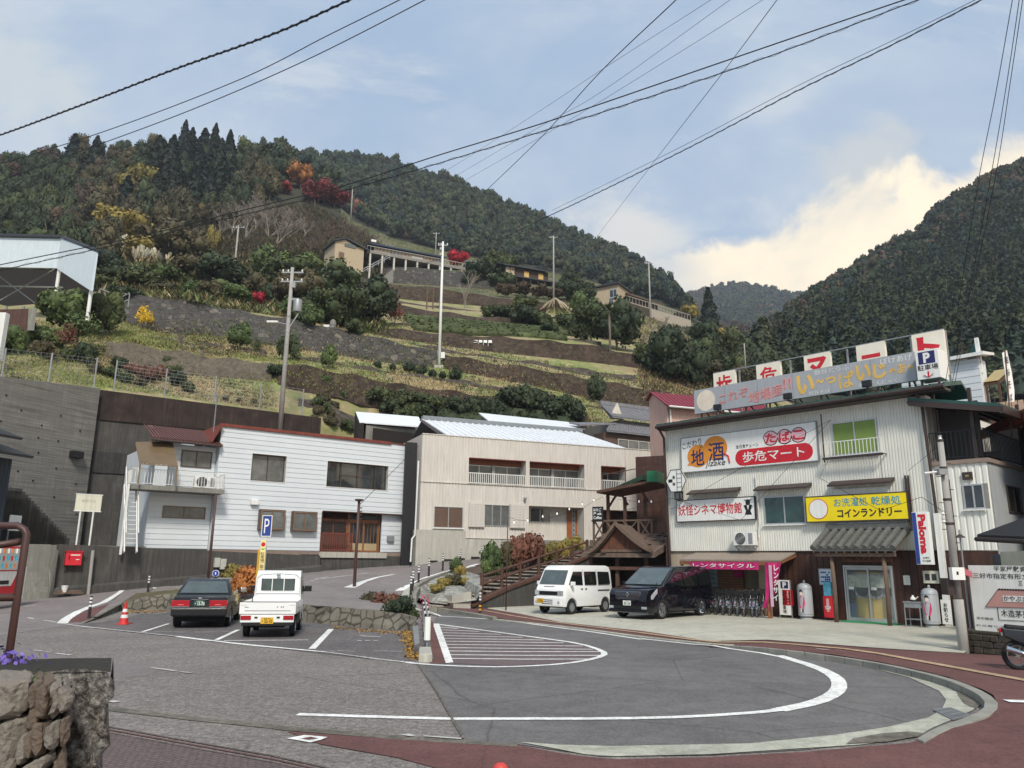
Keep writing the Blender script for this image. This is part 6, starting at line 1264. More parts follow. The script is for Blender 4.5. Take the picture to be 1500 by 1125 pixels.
def sagline(a,b,s,n=16):
 return [v3(a).lerp(v3(b),i/n)-v3((0,0,4*s*(i/n)*(1-i/n)))for i in rg(n+1)]
sp=[at(746,758,36),at(760,762,36),at(784,763.5,36.6),at(816,756,37.3),at(834,750,37.8),at(853,745,38.3),at(868,735,38.8),at(885,727,39),at(903,731,39),at(936,735,38.5),at(954,735,38)]
wire('string_light_wire',sp,.008,'thin black wire of the string lights between brown pole and deck')
for i,(x,y,d)in enumerate(((753,766,36),(773,763,36.2),(795,757,36.8),(816,753,37.3),(834,746,37.8),(853,739,38.3),(870,733,38.8),(885,727,39),(903,731,39),(936,735,38.5),(954,735,38))):
 p=at(x,y,d);o=tg('light_bulb','clear round bulb on the string lights above the steps','light bulb',p,0,'bulbs of the string lights');M_().l([(.01,-.05),(.035,-.03),(.04,0),(.025,.04),(.015,.08)],10).d('glass',P('bulb_white','#f4f2ea',rough=.2,emit=.15),o,True);M_().l([(.018,.08),(.018,.12)],8).d('cap',bM,o)
# planter between the slope road and the parking lot
m_rock=P('irregular_facing_stones','#7b766a',rough=.95,var=.2,scale=2,bump=.6,bscale=12,stain=.2)
nt=m_rock.node_tree;N=nt.nodes;L=nt.links;bb=N['Principled BSDF'];src=bb.inputs['Base Color'].links[0].from_socket
tc=N.new('ShaderNodeTexCoord');v=N.new('ShaderNodeTexVoronoi');v.feature='DISTANCE_TO_EDGE';iv(v,'Scale',2.6);L.new(tc.outputs['Object'],v.inputs['Vector']);r=N.new('ShaderNodeValToRGB');ce(r)[0].color=(.22,.2,.17,1);ce(r)[1].color=(1,1,1,1);ce(r)[1].position=.10;L.new(v.outputs['Distance'],r.inputs[0]);x=N.new('ShaderNodeMix');x.data_type='RGBA';x.blend_type='MULTIPLY';iv(x,'Factor',1);L.new(src,x.inputs[6]);L.new(r.outputs[0],x.inputs[7]);L.new(x.outputs[2],bb.inputs['Base Color'])
base=G([(133,909),(171,895),(211,893),(243,892),(300,897),(380,905),(462,913),(488,915.5),(549,921),(584,923),(608,926)],0)
hs=[.10,.28,.52,.6,.6,.6,.56,.56,.52,.48,.40]
W=dF([v3((p.x,p.y,h))for p,h in zip(base,hs)],.35)
o=tg('planter','stone faced planter between the slope road and the parking bays','planter',base[6]);b0=o.location.copy()
mb=MB();r=random.Random(2);vs=[]
for i,p in enumerate(W):
 J=4
 for j in rg(J+1):t=j/J;vs.append(v3((p.x+r.uniform(-.03,.03),p.y+.18*t+r.uniform(-.03,.03),p.z*t-(.1 if j==0 else 0)))-b0)
 vs.append(v3((p.x,p.y+.45,p.z))-b0)
m=6;mb.v=[tuple(v)for v in vs]
for i in rg(len(W)-1):
 for j in rg(m-1):mb.f.append((i*m+j,(i+1)*m+j,(i+1)*m+j+1,i*m+j+1))
mb.d('stone_wall',m_rock,o)
mb=MB();
RIc=[RI[2],RI[3],RI[4],RI[5],RI[6],RI[7],RI[8],RI[9]]
F_=[v3((p.x,p.y+.4,h-.03))for p,h in zip(base,hs)]
pairs=[(0,0),(1,1),(2,2),(3,3),(5,4),(6,5),(8,6),(10,7)]
for (a,c),(a2,c2)in zip(pairs[:-1],pairs[1:]):
 A=[F_[i]for i in rg(a,a2+1)];n=len(A)-1
 for k in rg(n):
  q0=RIc[c].lerp(RIc[c2],k/n);q1=RIc[c].lerp(RIc[c2],(k+1)/n);mb.quad(A[k]-b0,A[k+1]-b0,q1-b0,q0-b0)
mb.d('soil',sX('planter_soil','#5b5040','#6a6a3c','#4a4632',.6,3),o);SURF.append(([tuple(v3(v)+b0)for v in mb.v],list(mb.f)))
BVH=make_bvh()
r=random.Random(9)
for (x,y,w,h,mt,lb)in ((472,893,.6,.5,LD,'small dark bush at the left end of the planter by the brown pole'),(526,902,1.3,.7,LY,'yellowing azalea mound right of the brown pole'),(546,905,1.5,.95,LO,'bronze azalea mound in the planter'),(566,907,1.5,.95,LR,'rusty azalea mound in the planter'),(583,909,1.3,.8,LD,'dark azalea mound in the planter'),(600,913,1.,.6,LB,'green azalea bush at the right tip of the planter'),(520,906,1.,.5,LB,'low green azalea at the planter wall')):
 tree('s',mt,x,y,w,h,lb,'bush',name='azalea_bush')
tree('bare',None,473,893,.9,.8,'bare twigs rising from the small dark bush in the planter','bush',name='bush')
for i,(x,y)in enumerate(((345,872),(355,875),(338,870),(362,878),(348,880),(370,880))):tree('s',L_or if i%2 else LY,x,y,1.6,1.2,'orange and yellow azalea between the taxi and the small truck','bush',name='azalea_bush',group='orange azaleas behind the vehicles')
for (x,y)in ((222,880),(240,878),(256,876),(265,880),(232,886)):tree('s',LG if x%4 else LY,x,y,1.1,.45,'low green groundcover shrub at the left end of the planter','bush',name='bush',group='groundcover at the planter end')
pts=[];r=random.Random(3)
for k in rg(900):
 t=r.random();x=597+t*10+r.gauss(0,3);y=924+t*40+r.gauss(0,2);p=gnd(x,min(y,967),.012);pts.append((p.x+r.gauss(0,.08),p.y+r.gauss(0,.2),p.z+r.random()*.02))
for k in rg(350):
 x=r.uniform(488,606);y=np.interp(x,[488,549,608],[917,923,927])+abs(r.gauss(0,2));p=gnd(x,y,.012);pts.append((p.x,p.y,p.z))
for k in rg(260):
 x=r.uniform(180,245);y=894+abs(r.gauss(0,2));p=gnd(x,y,.012);pts.append((p.x,p.y,p.z))
V,F=cards(np.array(pts),.035,np.tile([0,0,1.],(len(pts),1)),3,.35);tag(npmesh('fallen_leaves',V,F,LM('fallen_leaf','#8a6a3a','#b08d4a')),'fallen yellow brown leaves along the edge of the parking bays','leaves',kind='stuff')
tip=tg('guard_block','pale concrete block carrying the striped guard at the planter tip','concrete block',gnd(622,966));b0=tip.location.copy()
bl=G([(613,970),(633,970),(631,958),(614,958)]);M_().h([p-b0-v3((0,0,.02))for p in bl],[p-b0+v3((0,0,.16))for p in bl]).d('block',cC,tip,bevel=.02)
o=tg('guard_rail','low steel guard with a row of black and white striped sleeves along the planter tip','guard rail',gnd(622,958));b0=o.location.copy();A=gnd(622,958);B=gnd(617,905)
A=gnd(625,956);B=gnd(621,916);mb=MB()
for k in rg(6):
 t=k/5;p=A.lerp(B,t)-b0;mb.t([p,p+v3((0,0,.85))],.03,6)
for h in (.25,.5,.82):mb.t([A-b0+v3((0,0,h)),B-b0+v3((0,0,h))],.025,6)
for k in rg(8):
 t=k/7;p=A.lerp(B,t)-b0+v3((-.0,0,0));M_().t([p+v3((0,0,.28)),p+v3((0,0,.8))],.075,10).d('sleeve',bM if k%2 else wP,o)
mb.d('rail',sT,o)
fl=tg('flower_garland','pink and red flowers tied to the guard at the planter tip','flowers',B+v3((0,0,.4)));pp=np.random.default_rng(4).normal(size=(160,3))*np.array([.08,.25,.25]);pp[:,2]+=.15
V,F=cards(pp,.035,None,4,1);npmesh('petals',V,F,LM('pink_petals','#a23a62','#c8607a'),fl)
mb=MB();c0=G([(604,928),(612,928),(614,956),(607,960)],.0)
mb.h([p for p in c0],[p+v3((0,0,.22))for p in c0]);q=mb.d('low_wall',sT);tag(q,'narrow grey steel kerb plate along the right end of the parking bays','kerb plate')
# the shop
X=F3.pix;LEN=F3.len;Z0=.1
_,za=X(968,628);_,zb_=X(1348,582);zT=(za+zb_)/2;_,zw1=X(978,808);_,zw2=X(1300,805.5);zW=(zw1+zw2)/2
o=ft('shop_building','two-storey cream shop in ribbed sheet above dark boards with a green roof edge','shop',F3,(0,0,Z0));SHOP=o
gw=F3.rc(1218,620,1288,662);lw_=F3.rc(1118.4,728,1181.6,767);w3=F3.rc(1224,706,1297,768);w3=(w3[0],w3[1],lw_[2],lw_[3]);w0=F3.rc(1012,722,1075,760);w0=(w0[0],w0[1],lw_[2],lw_[3]);dr=F3.rc(1237,831,1312,908);dr=(dr[0],dr[1],Z0,dr[3])
uc1,_=X(1111,850);cn=(X(1012,850)[0],uc1,Z0+.4,zW-.35);uP,_=X(1130,850)
corrugated(0,LEN,zW,zT,[gw,lw_],.105,.028).d('upper_wall',mS,o)
wall_mb(uP,LEN,Z0-.1,zW-.02,[dr],.03,.14).d('board_wall',dark_wood,o);mb=MB()
k=uP
while k<LEN:
 if not(dr[0]-.03<k<dr[1]+.03):mb.b(k-.012,k+.012,.012,.03,Z0,zW-.03)
 k+=.24
mb.b(-.02,LEN+.02,-.03,.02,zW-.03,zW-.001);mb.d('batten',P('darker_batten','#3a231b',rough=.7,var=.3),o)
wall_mb(-.0,uP-.002,Z0-.1,zW-.02,[cn],.03,.14).d('beige_wall',P('plain_beige_panel','#b5a690',rough=.8,var=.08,streak=.15),o)
M_().b(cn[0],cn[1],1.4,1.5,cn[2],cn[3]).d('inner_wall',P('plywood_inner_wall','#9c8f78',rough=.8,var=.12),o)
bB(o,0,LEN,.15,8.5,Z0,zT,mS)
win(o,*gw,-.03,2,green_blind,aL,.05,sill=aL);win(o,*lw_,-.03,2,glass_green,aL,.05,sill=wM,cur=P('teal_curtain','#3c5f57',rough=.9,var=.3,scale=6,streak=.4))
for (xa,ya,xb,yb,off)in ((972,634,985,893,-.12),(1349,585,1381,800,-.14)):
 u,z=X(xa,ya,off);u2,z2=X(xb,yb,off);M_().t([(u,off-.35,z+.15),(u+.02,off-.02,z-.25),(u2,off,z2 if yb>850 else Z0+.1)],.055,8).d('downpipe',dM,o)
e=.55;mb=MB();u0,_=X(962,624,-e);u1,_=X(1384,565,-e);_,ze0=X(962,624,-e);_,ze1=X(1384,565,-e);ze=(ze0+ze1)/2
mb.h([(u0,-e,ze-.05),(u1,-e,ze-.05),(u1,1.2,ze+.3),(u0,1.2,ze+.3)],[(u0,-e,ze+.06),(u1,-e,ze+.06),(u1,1.2,ze+.4),(u0,1.2,ze+.4)]);mb.h([(u0,1.2,ze+.3),(u1,1.2,ze+.3),(u1,2,ze-.1),(u0,2,ze-.1)],[(u0,1.2,ze+.4),(u1,1.2,ze+.4),(u1,2,ze),(u0,2,ze)]);mb.b(0,LEN,1.9,8.4,zT-.2,zT-.05)
k=u0
while k<u1:mb.c((k,-e,ze+.085),(k,1.2,ze+.42),.05,.06);k+=.45
mb.d('roof',green_metal,o);mb=MB();mb.t([(u0,-e-.08,ze-.04),(u1,-e-.08,ze-.04)],.075,8);mb.b(u0,u1,-e,-.0,ze-.16,ze-.07);mb.d('gutter',dM,o);M_().b(.0,LEN,-.02,.02,zT,ze-.17).d('soffit_wall',mS,o)
for x0,y0,x1 in ((1006,724,1079),(1104,718,1183.6),(1212,711,1305.6)):
 u,z=X(x0,y0,-.35);v_,_=X(x1,y0,-.35);z=X((x0+x1)/2,y0-3,-.35)[1];mb=MB();mb.h([(u,-.4,z-.06),(v_,-.4,z-.06),(v_,-.001,z+.05),(u,-.001,z+.05)],[(u,-.4,z),(v_,-.4,z),(v_,-.001,z+.18),(u,-.001,z+.18)]);aw_=mb.d('window_awning',dM,o)
M_().b(X(1222,714)[0],X(1300,714)[0],-.06,0,w3[3]-.25,w3[3]+.12).d('window_head',mS,o);M_().b(X(1229,768)[0],X(1303,768)[0],-.07,0,w3[2]-.1,w3[2]-.02).d('window_sill',wM,o)
q=gw;mb=MB();uq0,uq1=q[0]-.25,q[1]+.25;zq=q[2];
rL(o,[(uq0,-.3,zq-.08),(uq1,-.3,zq-.08)],(q[3]-q[2])*.45,.13,wM,.02,.03,name='window_guard')
mb=MB();mb.c((uq0,-.3,zq-.25),(uq0,-.3,q[3]+.35),.04,.04);mb.c((uq0,-.3,zq-.1),(uq0,0,zq-.1),.03,.03);mb.c((uq1,-.3,zq-.1),(uq1,0,zq-.1),.03,.03);mb.c((uq0-.05,-.33,zq-.12),(uq1,-.33,zq-.12),.05,.09);mb.d('guard_bracket',dM,o)
def sB(name,label,fr,r4,off,th,mat,rim=None,cat='sign'):
 q=fr.rc(*r4,off)if len(r4)==4 else r4;o=ft(name,label,cat,fr,(q[0],off,q[2]));M_().b(q[0],q[1],off,off+th,q[2],q[3]).d('board',mat,o)
 if rim:
  mb=MB();t=.035;a,b,c,d=q;mb.b(a-t,b+t,off-.01,off+th,d,d+t);mb.b(a-t,b+t,off-.01,off+th,c-t,c);mb.b(a-t,a,off-.01,off+th,c,d);mb.b(b,b+t,off-.01,off+th,c,d);mb.d('frame',rim,o)
 return o,q
def tx(o,fr,s,r4,off,mat,bold=.02,**k):
 q=fr.rc(*r4,off);return tX(o,s,q[0],q[1],q[2],q[3],off,mat,bold,**k)
def dI(o,fr,x,y,rpx,off,mat,name='disc',n=28,sx=1,th=.008):
 u,z=fr.pix(x,y,off);u2,_=fr.pix(x+rpx,y,off);r=abs(u2-u);_,z2=fr.pix(x,y-rpx,off);rz=z2-z
 return M_().p([(u+r*sx*cs(t),z+rz*sn(t))for t in nL(0,2*PI,n+1)[:-1]],'y',off-th,off).d(name,mat,o)
S,q=sB('shop_sign','long white wall sign with orange gourd, blue characters and a red capsule',F3,(997.6,643,1198.4,674),-.12,.1,wP,sT)
zc=lambda x,y:X(x,y,-.12)
oG_=P('orange_sign_paint','#d98a2a',rough=.5,var=.05)
dI(S,F3,1023,668,16.5,-.12,oG_,'gourd',th=.006);dI(S,F3,1047.5,656.5,18,-.121,oG_,'gourd',th=.006);a=zc(1008,682);b=zc(1012,672);M_().p([(zc(1007,682)[0],zc(1007,682)[1]),(zc(1018,683)[0],zc(1018,683)[1]),(zc(1014,671)[0],zc(1014,671)[1])],'y',-.127,-.121).d('gourd_stem',oG_,S)
p=[zc(1061,664),zc(1067,668),zc(1069,678)];M_().t([(u,-.13,z)for u,z in p],.035,6).d('gourd_cord',rP,S)
tx(S,F3,'地',(1012,659,1032,681),-.13,nI,.012);tx(S,F3,'酒',(1037,649,1061,674),-.13,nI,.008);tx(S,F3,'jizake',(1033,675,1063,683.5),-.13,bI,.0,shear=.3)
tx(S,F3,'こだわり',(1000,648.5,1026,650),-.124,bI,.0)if False else None
a=zc(1000,657);b=zc(1027,643.5);tX(S,'こだわり',a[0],b[0],a[1]+.02,a[1]+.30,-.124,bI,.0,skew=.16);a=zc(1025,653.5);tX(S,'の',a[0],a[0]+.16,a[1]-.1,a[1]+.06,-.124,bI,0)
l,_=zc(1077,668);r_2,_=zc(1191,661);zt=zc(1134,653.5)[1];zb=zc(1134,678)[1]
def cP(o,l,r,zb,zt,y,mat,name='capsule',th=.006):
 R=(zt-zb)/2;zc_=(zb+zt)/2;pts=[(r-R+R*cs(t),zc_+R*sn(t))for t in nL(-PI/2,PI/2,14)]+[(l+R+R*cs(t),zc_+R*sn(t))for t in nL(PI/2,3*PI/2,14)];return M_().p(pts,'y',y-th,y).d(name,mat,o)
cP(S,l,r_2,zb,zt,-.12,rP);hh=zt-zb;tX(S,'歩危マート',l+.35,r_2-.35,zb+hh*.18,zt-hh*.16,-.128,wP,.012)
l2,_=zc(1078,655);r2_,_=zc(1111,652);tX(S,'全日食チェーン',l2,r2_,zt+.06,zt+.22,-.124,bI,.005)
l3,_=zc(1119,641);r3,_=zc(1180,634);z3=zc(1150,650)[1];z4=zc(1150,628.5)[1]
for i,ch in enumerate('たばこ'):
 a=l3+(r3-l3)*i/3;b=l3+(r3-l3)*(i+1)/3;cx=(a+b)/2
 for (m,rr,yy)in ((bI,.52,-.121),(P('pale_pink_outline','#e9b9c0',rough=.5),.46,-.127)):
  M_().p([(cx+(b-a)*(rr+.03*sn(5*t))*cs(t)*1.05,(z3+z4)/2+(z4-z3)*rr*sn(t))for t in nL(0,2*PI,30)[:-1]],'y',yy-.005,yy).d('cloud_outline',m,S)
 tX(S,ch,a+.06,b-.06,z3+.10,z4-.10,-.133,rP,.03)
S,q=sB('museum_sign','white wall sign with red characters and a small black figure beside the green-blind room',F3,(991,734.4,1106,760),-.12,.09,wP,dM)
w=q[1]-q[0];h=q[3]-q[2];tX(S,'妖怪シネマ博物館',q[0]+w*.02,q[0]+w*.85,q[2]+h*.27,q[3]-h*.2,-.12,rP,.012)
c=q[0]+w*.925;zz=q[2]+h*.2;H=h*.7;M_().p([(c-.16,zz),(c+.16,zz),(c+.10,zz+H*.25),(c+.2,zz+H*.6),(c+.1,zz+H*.66),(c-.1,zz+H*.66),(c-.2,zz+H*.6),(c-.10,zz+H*.25)],'y',-.126,-.12).d('figure_emblem',bI,S);M_().p([(c+.11*cs(t),zz+H*.82+.12*sn(t))for t in nL(0,6.28,15)[:-1]],'y',-.126,-.12).d('figure_emblem',bI,S);M_().p([(c-.05,zz+H*.62),(c+.05,zz+H*.62),(c,zz+H*.3)],'y',-.131,-.127).d('figure_emblem',wP,S);M_().b(c-.16,c+.16,-.131,-.12,zz+H*.94,zz+H*.99).d('figure_emblem',bI,S)
S,q=sB('laundry_sign','bright yellow wall sign for the coin laundry with blue and black lettering',F3,(1180,729,1331,759.6),-.22,.12,yellow_paint,dM)
_,zq1=X(1180,728.5,-.22);_,zq2=X(1328,720.5,-.22)
w=q[1]-q[0];h=q[3]-q[2];u,z=X(1198.6,745.6,-.23);R=h*.42
for rr,m,yy in ((R,rP,-.221),(R*.93,wP,-.227)):M_().p([(u+rr*cs(t),z+rr*sn(t))for t in nL(0,2*PI,29)[:-1]],'y',yy-.005,yy).d('disc',m,S)
a=X(1221.6,740,-.23)[0];b=X(1319.6,735,-.23)[0];cyan=P('cyan_letters','#1793b8',rough=.5)
tX(S,'お洗濯処',a,a+(b-a)*.52,q[2]+h*.56,q[3]-h*.1,-.222,cyan,.005);tX(S,'乾燥処',a+(b-a)*.57,b,q[2]+h*.56,q[3]-h*.1,-.222,cyan,.005);tX(S,'コインランドリー',a+.1,b,q[2]+h*.12,q[2]+h*.46,-.222,bI,.03)
S=ft('hexagon_sign','white hexagonal film-reel sign on the left edge of the shop wall','sign',F3,(X(978,704,-.3)[0],-.3,X(990,720,-.3)[1]));u,z=X(991,704,-.3);R=X(1006,704,-.3)[0]-u;rz=X(991,688,-.3)[1]-z
hx=[(u-R,z),(u-R*.5,z-rz),(u+R*.5,z-rz),(u+R,z),(u+R*.5,z+rz),(u-R*.5,z+rz)];M_().p(hx,'y',-.34,-.28).d('board',wP,S);mb=MB()
for a,b in zip(hx,hx[1:]+hx[:1]):mb.c((a[0],-.345,a[1]),(b[0],-.345,b[1]),.025,.02)
for t in (-.6,-.2,.2,.6):mb.c((u+.05,-.345,z+rz*t),(u+R*.55,-.345,z+rz*t),.015,.015)
mb.c((u+.05,-.345,z-rz*.9),(u+.05,-.345,z+rz*.9),.015,.015);mb.c((u+R*.55,-.345,z-rz*.85),(u+R*.55,-.345,z+rz*.85),.015,.015);mb.b(u-R*.75,u-R*.35,-.346,-.341,z-.07,z+.07)
for dz in (.22,-.22):
 for k in rg(8):t=k*PI/4;mb.c((u-R*.2,-.345,z+dz*rz*1.4),(u-R*.2+.08*cs(t),-.345,z+dz*rz*1.4+.08*sn(t)),.025,.01)
mb.d('emblem',bI,S);q=F3.rc(989.6,720,998.4,732,-.3);S=ft('wall_lantern','small black lantern below the hexagonal sign','lantern',F3,(q[0],-.3,q[2]));M_().b(q[0],q[1],-.4,-.15,q[3]-.05,q[3]).d('cap',bM,S);M_().b(q[0]+.03,q[1]-.03,-.37,-.18,q[2]+.05,q[3]-.05).d('glass',gG,S);mb=MB();mb.b(q[0],q[1],-.4,-.15,q[2],q[2]+.05);[mb.b(a,a+.03,b,b+.03,q[2]+.05,q[3]-.05)for a in (q[0],q[1]-.03)for b in (-.4,-.18)];mb.d('frame',bM,S);M_().b(u-.02,u+.02,-.27,-.0,z-rz*.8,z-rz*.7).d('arm',dM,S)
q=F3.rc(1081,780,1112,799,-.02);aC(F3,q[0],q[1],q[2],q[3],-.12,'cream air conditioner hung on the shop wall above the bicycles')
M_().t([(q[1]+.05,-.1,q[3]-.2),(q[1]+.12,-.08,q[3]+.4),(q[1]+.05,-.06,zT-2.4)],.03,6).d('pipe',wM,SHOP)
o=ft('shelter_canopy','brown lean-to canopy over the rental bicycles','canopy',F3,(X(993,815,-.1)[0],-.1,zW-.4));u0,zc0=X(996,822,-1.2);u1,zc1=X(1143,822,-1.2);zc_=(zc0+zc1)/2;ut0=u0+.1;ut1=X(1121,812,0)[0]
M_().h([(u0,-1.2,zc_),(u1,-1.2,zc_),(u1,0,zW-.12),(u0,0,zW-.12)],[(u0,-1.2,zc_+.06),(u1,-1.2,zc_+.06),(u1,0,zW-.06),(u0,0,zW-.06)]).d('sheet',P('grey_brown_canopy_sheet','#94877a',rough=.6,var=.1,streak=.15),o)
mb=MB();mb.b(u0,u1,-1.23,-1.15,zc_-.14,zc_-.01);[mb.c((u0+(u1-u0)*k/8,-1.15,zc_-.04),(u0+(u1-u0)*k/8,0,zW-.2),.05,.07)for k in rg(9)];mb.d('timber',wW,o)
mb=MB();[mb.c((x,-1.15,Z0-.05),(x,-1.15,zc_-.14),.09,.09)for x in (u0+.06,u1-.55)];mb.d('post',wW,o)
S=ft('rental_banner','magenta horizontal banner for rental cycles under the canopy','banner',F3,(X(1011,834,-1.25)[0],-1.26,zc_-.55));a,_=X(1011,828,-1.26);b,_=X(1111,828,-1.26);zt_=zc_-.03;zb2=X(1060,834,-1.26)[1]
mb=MB();n=20;[mb.h([(a+(b-a)*k/n,-1.26-.02*(k%2),zb2),(a+(b-a)*(k+1)/n,-1.26-.02*((k+1)%2),zb2),(a+(b-a)*(k+1)/n,-1.25-.02*((k+1)%2),zb2),(a+(b-a)*k/n,-1.25-.02*(k%2),zb2)],[(a+(b-a)*k/n,-1.26-.02*(k%2),zt_),(a+(b-a)*(k+1)/n,-1.26-.02*((k+1)%2),zt_),(a+(b-a)*(k+1)/n,-1.25-.02*((k+1)%2),zt_),(a+(b-a)*k/n,-1.25-.02*(k%2),zt_)])for k in rg(n)];mb.d('cloth',magenta,S)
tX(S,'レンタサイクル',a+.15,b-.15,zb2+.07,zt_-.06,-1.285,wP,.01)
S=ft('nobori_banner','tall drooping magenta banner with white lettering at the right end of the bicycle shelter','banner',F3,(X(1127,903,-1.4)[0],-1.4,Z0));bp=X(1127,903,-1.4);tp_=X(1120,824,-1.4)
M_().t([(bp[0],-1.4,Z0),(tp_[0]+.1,-1.4,zc_)],.025,6).d('pole',wW,S);M_().t([(bp[0]-.01,-1.4,Z0),(bp[0]-.01,-1.4,Z0+.55)],.05,8).d('pole_foot',wW,S)
L_=[X(x,y,-1.42)for x,y in ((1120,824),(1122,840),(1123,860),(1122,878),(1118,889))];R_=[X(x,y,-1.42)for x,y in ((1143.5,824),(1142,840),(1138,860),(1134,878),(1127,894))]
mb=MB();vs=[];
for k,(a,b)in enumerate(zip(L_,R_)):
 for j in rg(5):t=j/4;vs.append((a[0]+(b[0]-a[0])*t,-1.42-.06*sn(t*6+k*.5),a[1]+(b[1]-a[1])*t))
mb.add(vs,[(5*i+j,5*i+j+1,5*i+j+6,5*i+j+5)for i in rg(4)for j in rg(4)]);ob=mb.d('cloth',magenta,S);
for i,ch in enumerate('レンタサイクル'[:5]):t=i/5;a=L_[0][0]+.62*(R_[0][0]-L_[0][0])-.12*t;z=L_[0][1]-.08-.27*i;tX(S,ch,a,a+.2,z-.22,z,-1.495,wP,.02)
mb=MB();a=L_[0][0]+.30*(R_[0][0]-L_[0][0]);M_().b(a,a+.12,-1.498,-1.49,L_[0][1]-1.6,L_[0][1]-.1).d('pale_strip',P('pale_banner_strip','#c9a9b8'),S)
q=F3.rc(1033,834,1052,860,1.38);S=ft('map_poster','pale blue map poster inside the bicycle shelter','poster',F3,(q[0],1.38,q[2]));M_().b(q[0],q[1],1.36,1.39,q[2],q[3]).d('sheet',P('pale_blue_map','#a9b9bf',rough=.5,var=.2,scale=6),S);mb=MB();[mb.b(q[0]+.1,q[1]-.1,1.35,1.359,q[2]+.15+.2*k,q[2]+.17+.2*k)for k in rg(4)];mb.d('map_lines',nI,S)
q=F3.rc(1052,835,1090,862,1.3);S=ft('plank_board','orange brown plank panel inside the bicycle shelter','panel',F3,(q[0],1.3,q[2]));mb=MB();n=7;[mb.b(q[0],q[1],1.28,1.34,q[2]+(q[3]-q[2])*k/n+.01,q[2]+(q[3]-q[2])*(k+1)/n-.01)for k in rg(n)];mb.d('planks',P('varnished_planks','#8a5a34',rough=.5,var=.25,scale=5),S);q2=F3.rc(1075,836,1089,846,1.25);M_().b(q2[0],q2[1],1.24,1.27,q2[2],q2[3]).d('small_notice',magenta,S)
S=ft('bicycle_rack','low wooden rail the rental bicycles lean on','rack',F3,(X(1035,870,-.3)[0],-.3,Z0));a=X(1030,864,-.3);b=X(1119,864,-.3);mb=MB();mb.c((a[0],-.3,Z0+1.),(b[0],-.3,Z0+1.),.07,.05);[mb.c((a[0]+(b[0]-a[0])*k/3,-.3,Z0),(a[0]+(b[0]-a[0])*k/3,-.3,Z0+1),.05,.05)for k in rg(4)];mb.d('rail',wW,S)
def make_bike():
 o=tg('bicycle','silver city bicycle standing in the rental row','bicycle',(0,0,0),0,'rental bicycles under the canopy')
 for x,nm in ((-.52,'wheel'),(.52,'wheel')):
  mb=MB();pts=[(x+.32*cs(t),0,.33+.32*sn(t))for t in nL(0,2*PI,25)];mb.t(pts,.018,6,False);w=mb.d(nm,rU,o);mb=MB();mb.t([(x+.295*cs(t),0,.33+.295*sn(t))for t in nL(0,2*PI,25)],.010,5,False);mb.d('rim',cH,w);mb=MB();[mb.c((x,0,.33),(x+.29*cs(t),0,.33+.29*sn(t)),.004,.004)for t in nL(0,2*PI,17)[:-1]];mb.t([(x,-.04,.33),(x,.04,.33)],.025,8);mb.d('spokes',cH,w)
 mb=MB();hd=(.38,0,.83);bb_=(-.05,0,.29);st=(-.18,0,.78);mb.t([hd,(.2,0,.42),bb_],.02,8);mb.t([bb_,st],.017,8);mb.t([bb_,(-.52,0,.33)],.012,6);mb.t([(-.14,0,.62),(-.52,0,.33)],.010,6);mb.t([(.36,0,.95),(.42,0,.62),(.52,0,.33)],.016,8);mb.t([(.1,0,.5),(-.14,0,.62)],.015,6);mb.d('frame',P('bike_frame_paint','#7d8085',rough=.3,metal=.4),o)
 mb=MB();mb.t([(.20,-.26,1.),(.32,-.2,1.02),(.36,0,.97),(.32,.2,1.02),(.20,.26,1.)],.012,6);mb.d('handlebar',cH,o);mb=MB();mb.t([(.14,-.27,1.),(.24,-.25,1.01)],.018,6);mb.t([(.14,.27,1.),(.24,.25,1.01)],.018,6);mb.d('grip',rU,o)
 mb=MB();mb.h([(-.32,-.09,.80),(-.30,.09,.80),(-.06,.03,.80),(-.06,-.03,.80)],[(-.33,-.1,.86),(-.33,.1,.86),(-.05,.025,.84),(-.05,-.025,.84)]);mb.d('saddle',rU,o,bevel=.015)
 mb=MB();
 for z,s in ((.78,.13),(.9,.15),(1.,.17)):mb.t([(.62-s,-s,z),(.62+s,-s,z),(.62+s,s,z),(.62-s,s,z),(.62-s,-s,z)],.006,4)
 for k in rg(6):
  for l in (0,1):a=-.13+.052*k;mb.c((.62+a,(-.13,.13)[l],.78),(.62+a*1.3,(-.17,.17)[l],1.),.004,.004);mb.c((.62+(-.13,.13)[l],a,.78),(.62+(-.17,.17)[l],a*1.3,1.),.004,.004)
 mb.h([(.5,-.12,.775),(.74,-.12,.775),(.74,.12,.775),(.5,.12,.775)],[(.5,-.12,.785),(.74,-.12,.785),(.74,.12,.785),(.5,.12,.785)]);mb.d('basket',sT,o)
 for x,a0,a1 in ((-.52,.15,2.9),(.52,.9,3.3)):mb=MB();pts=[(x+.355*cs(t),0,.33+.355*sn(t))for t in nL(a0,a1,12)];[mb.h([v3(p)+v3((0,-.03,0)),v3(q_)+v3((0,-.03,0)),v3(q_)+v3((0,.03,0)),v3(p)+v3((0,.03,0))],[v3(p)+v3((0,-.03,.008)),v3(q_)+v3((0,-.03,.008)),v3(q_)+v3((0,.03,.008)),v3(p)+v3((0,.03,.008))])for p,q_ in zip(pts[:-1],pts[1:])];mb.d('mudguard',cH,o)
 mb=MB();mb.b(-.75,-.4,-.06,.06,.70,.715);mb.c((-.7,.05,.7),(-.52,.05,.35),.01,.01);mb.c((-.7,-.05,.7),(-.52,-.05,.35),.01,.01);mb.d('carrier',cH,o);M_().b(-.89,-.86,-.02,.02,.5,.53).d('reflector',rP,o)
 return o
bk0=make_bike();first=True
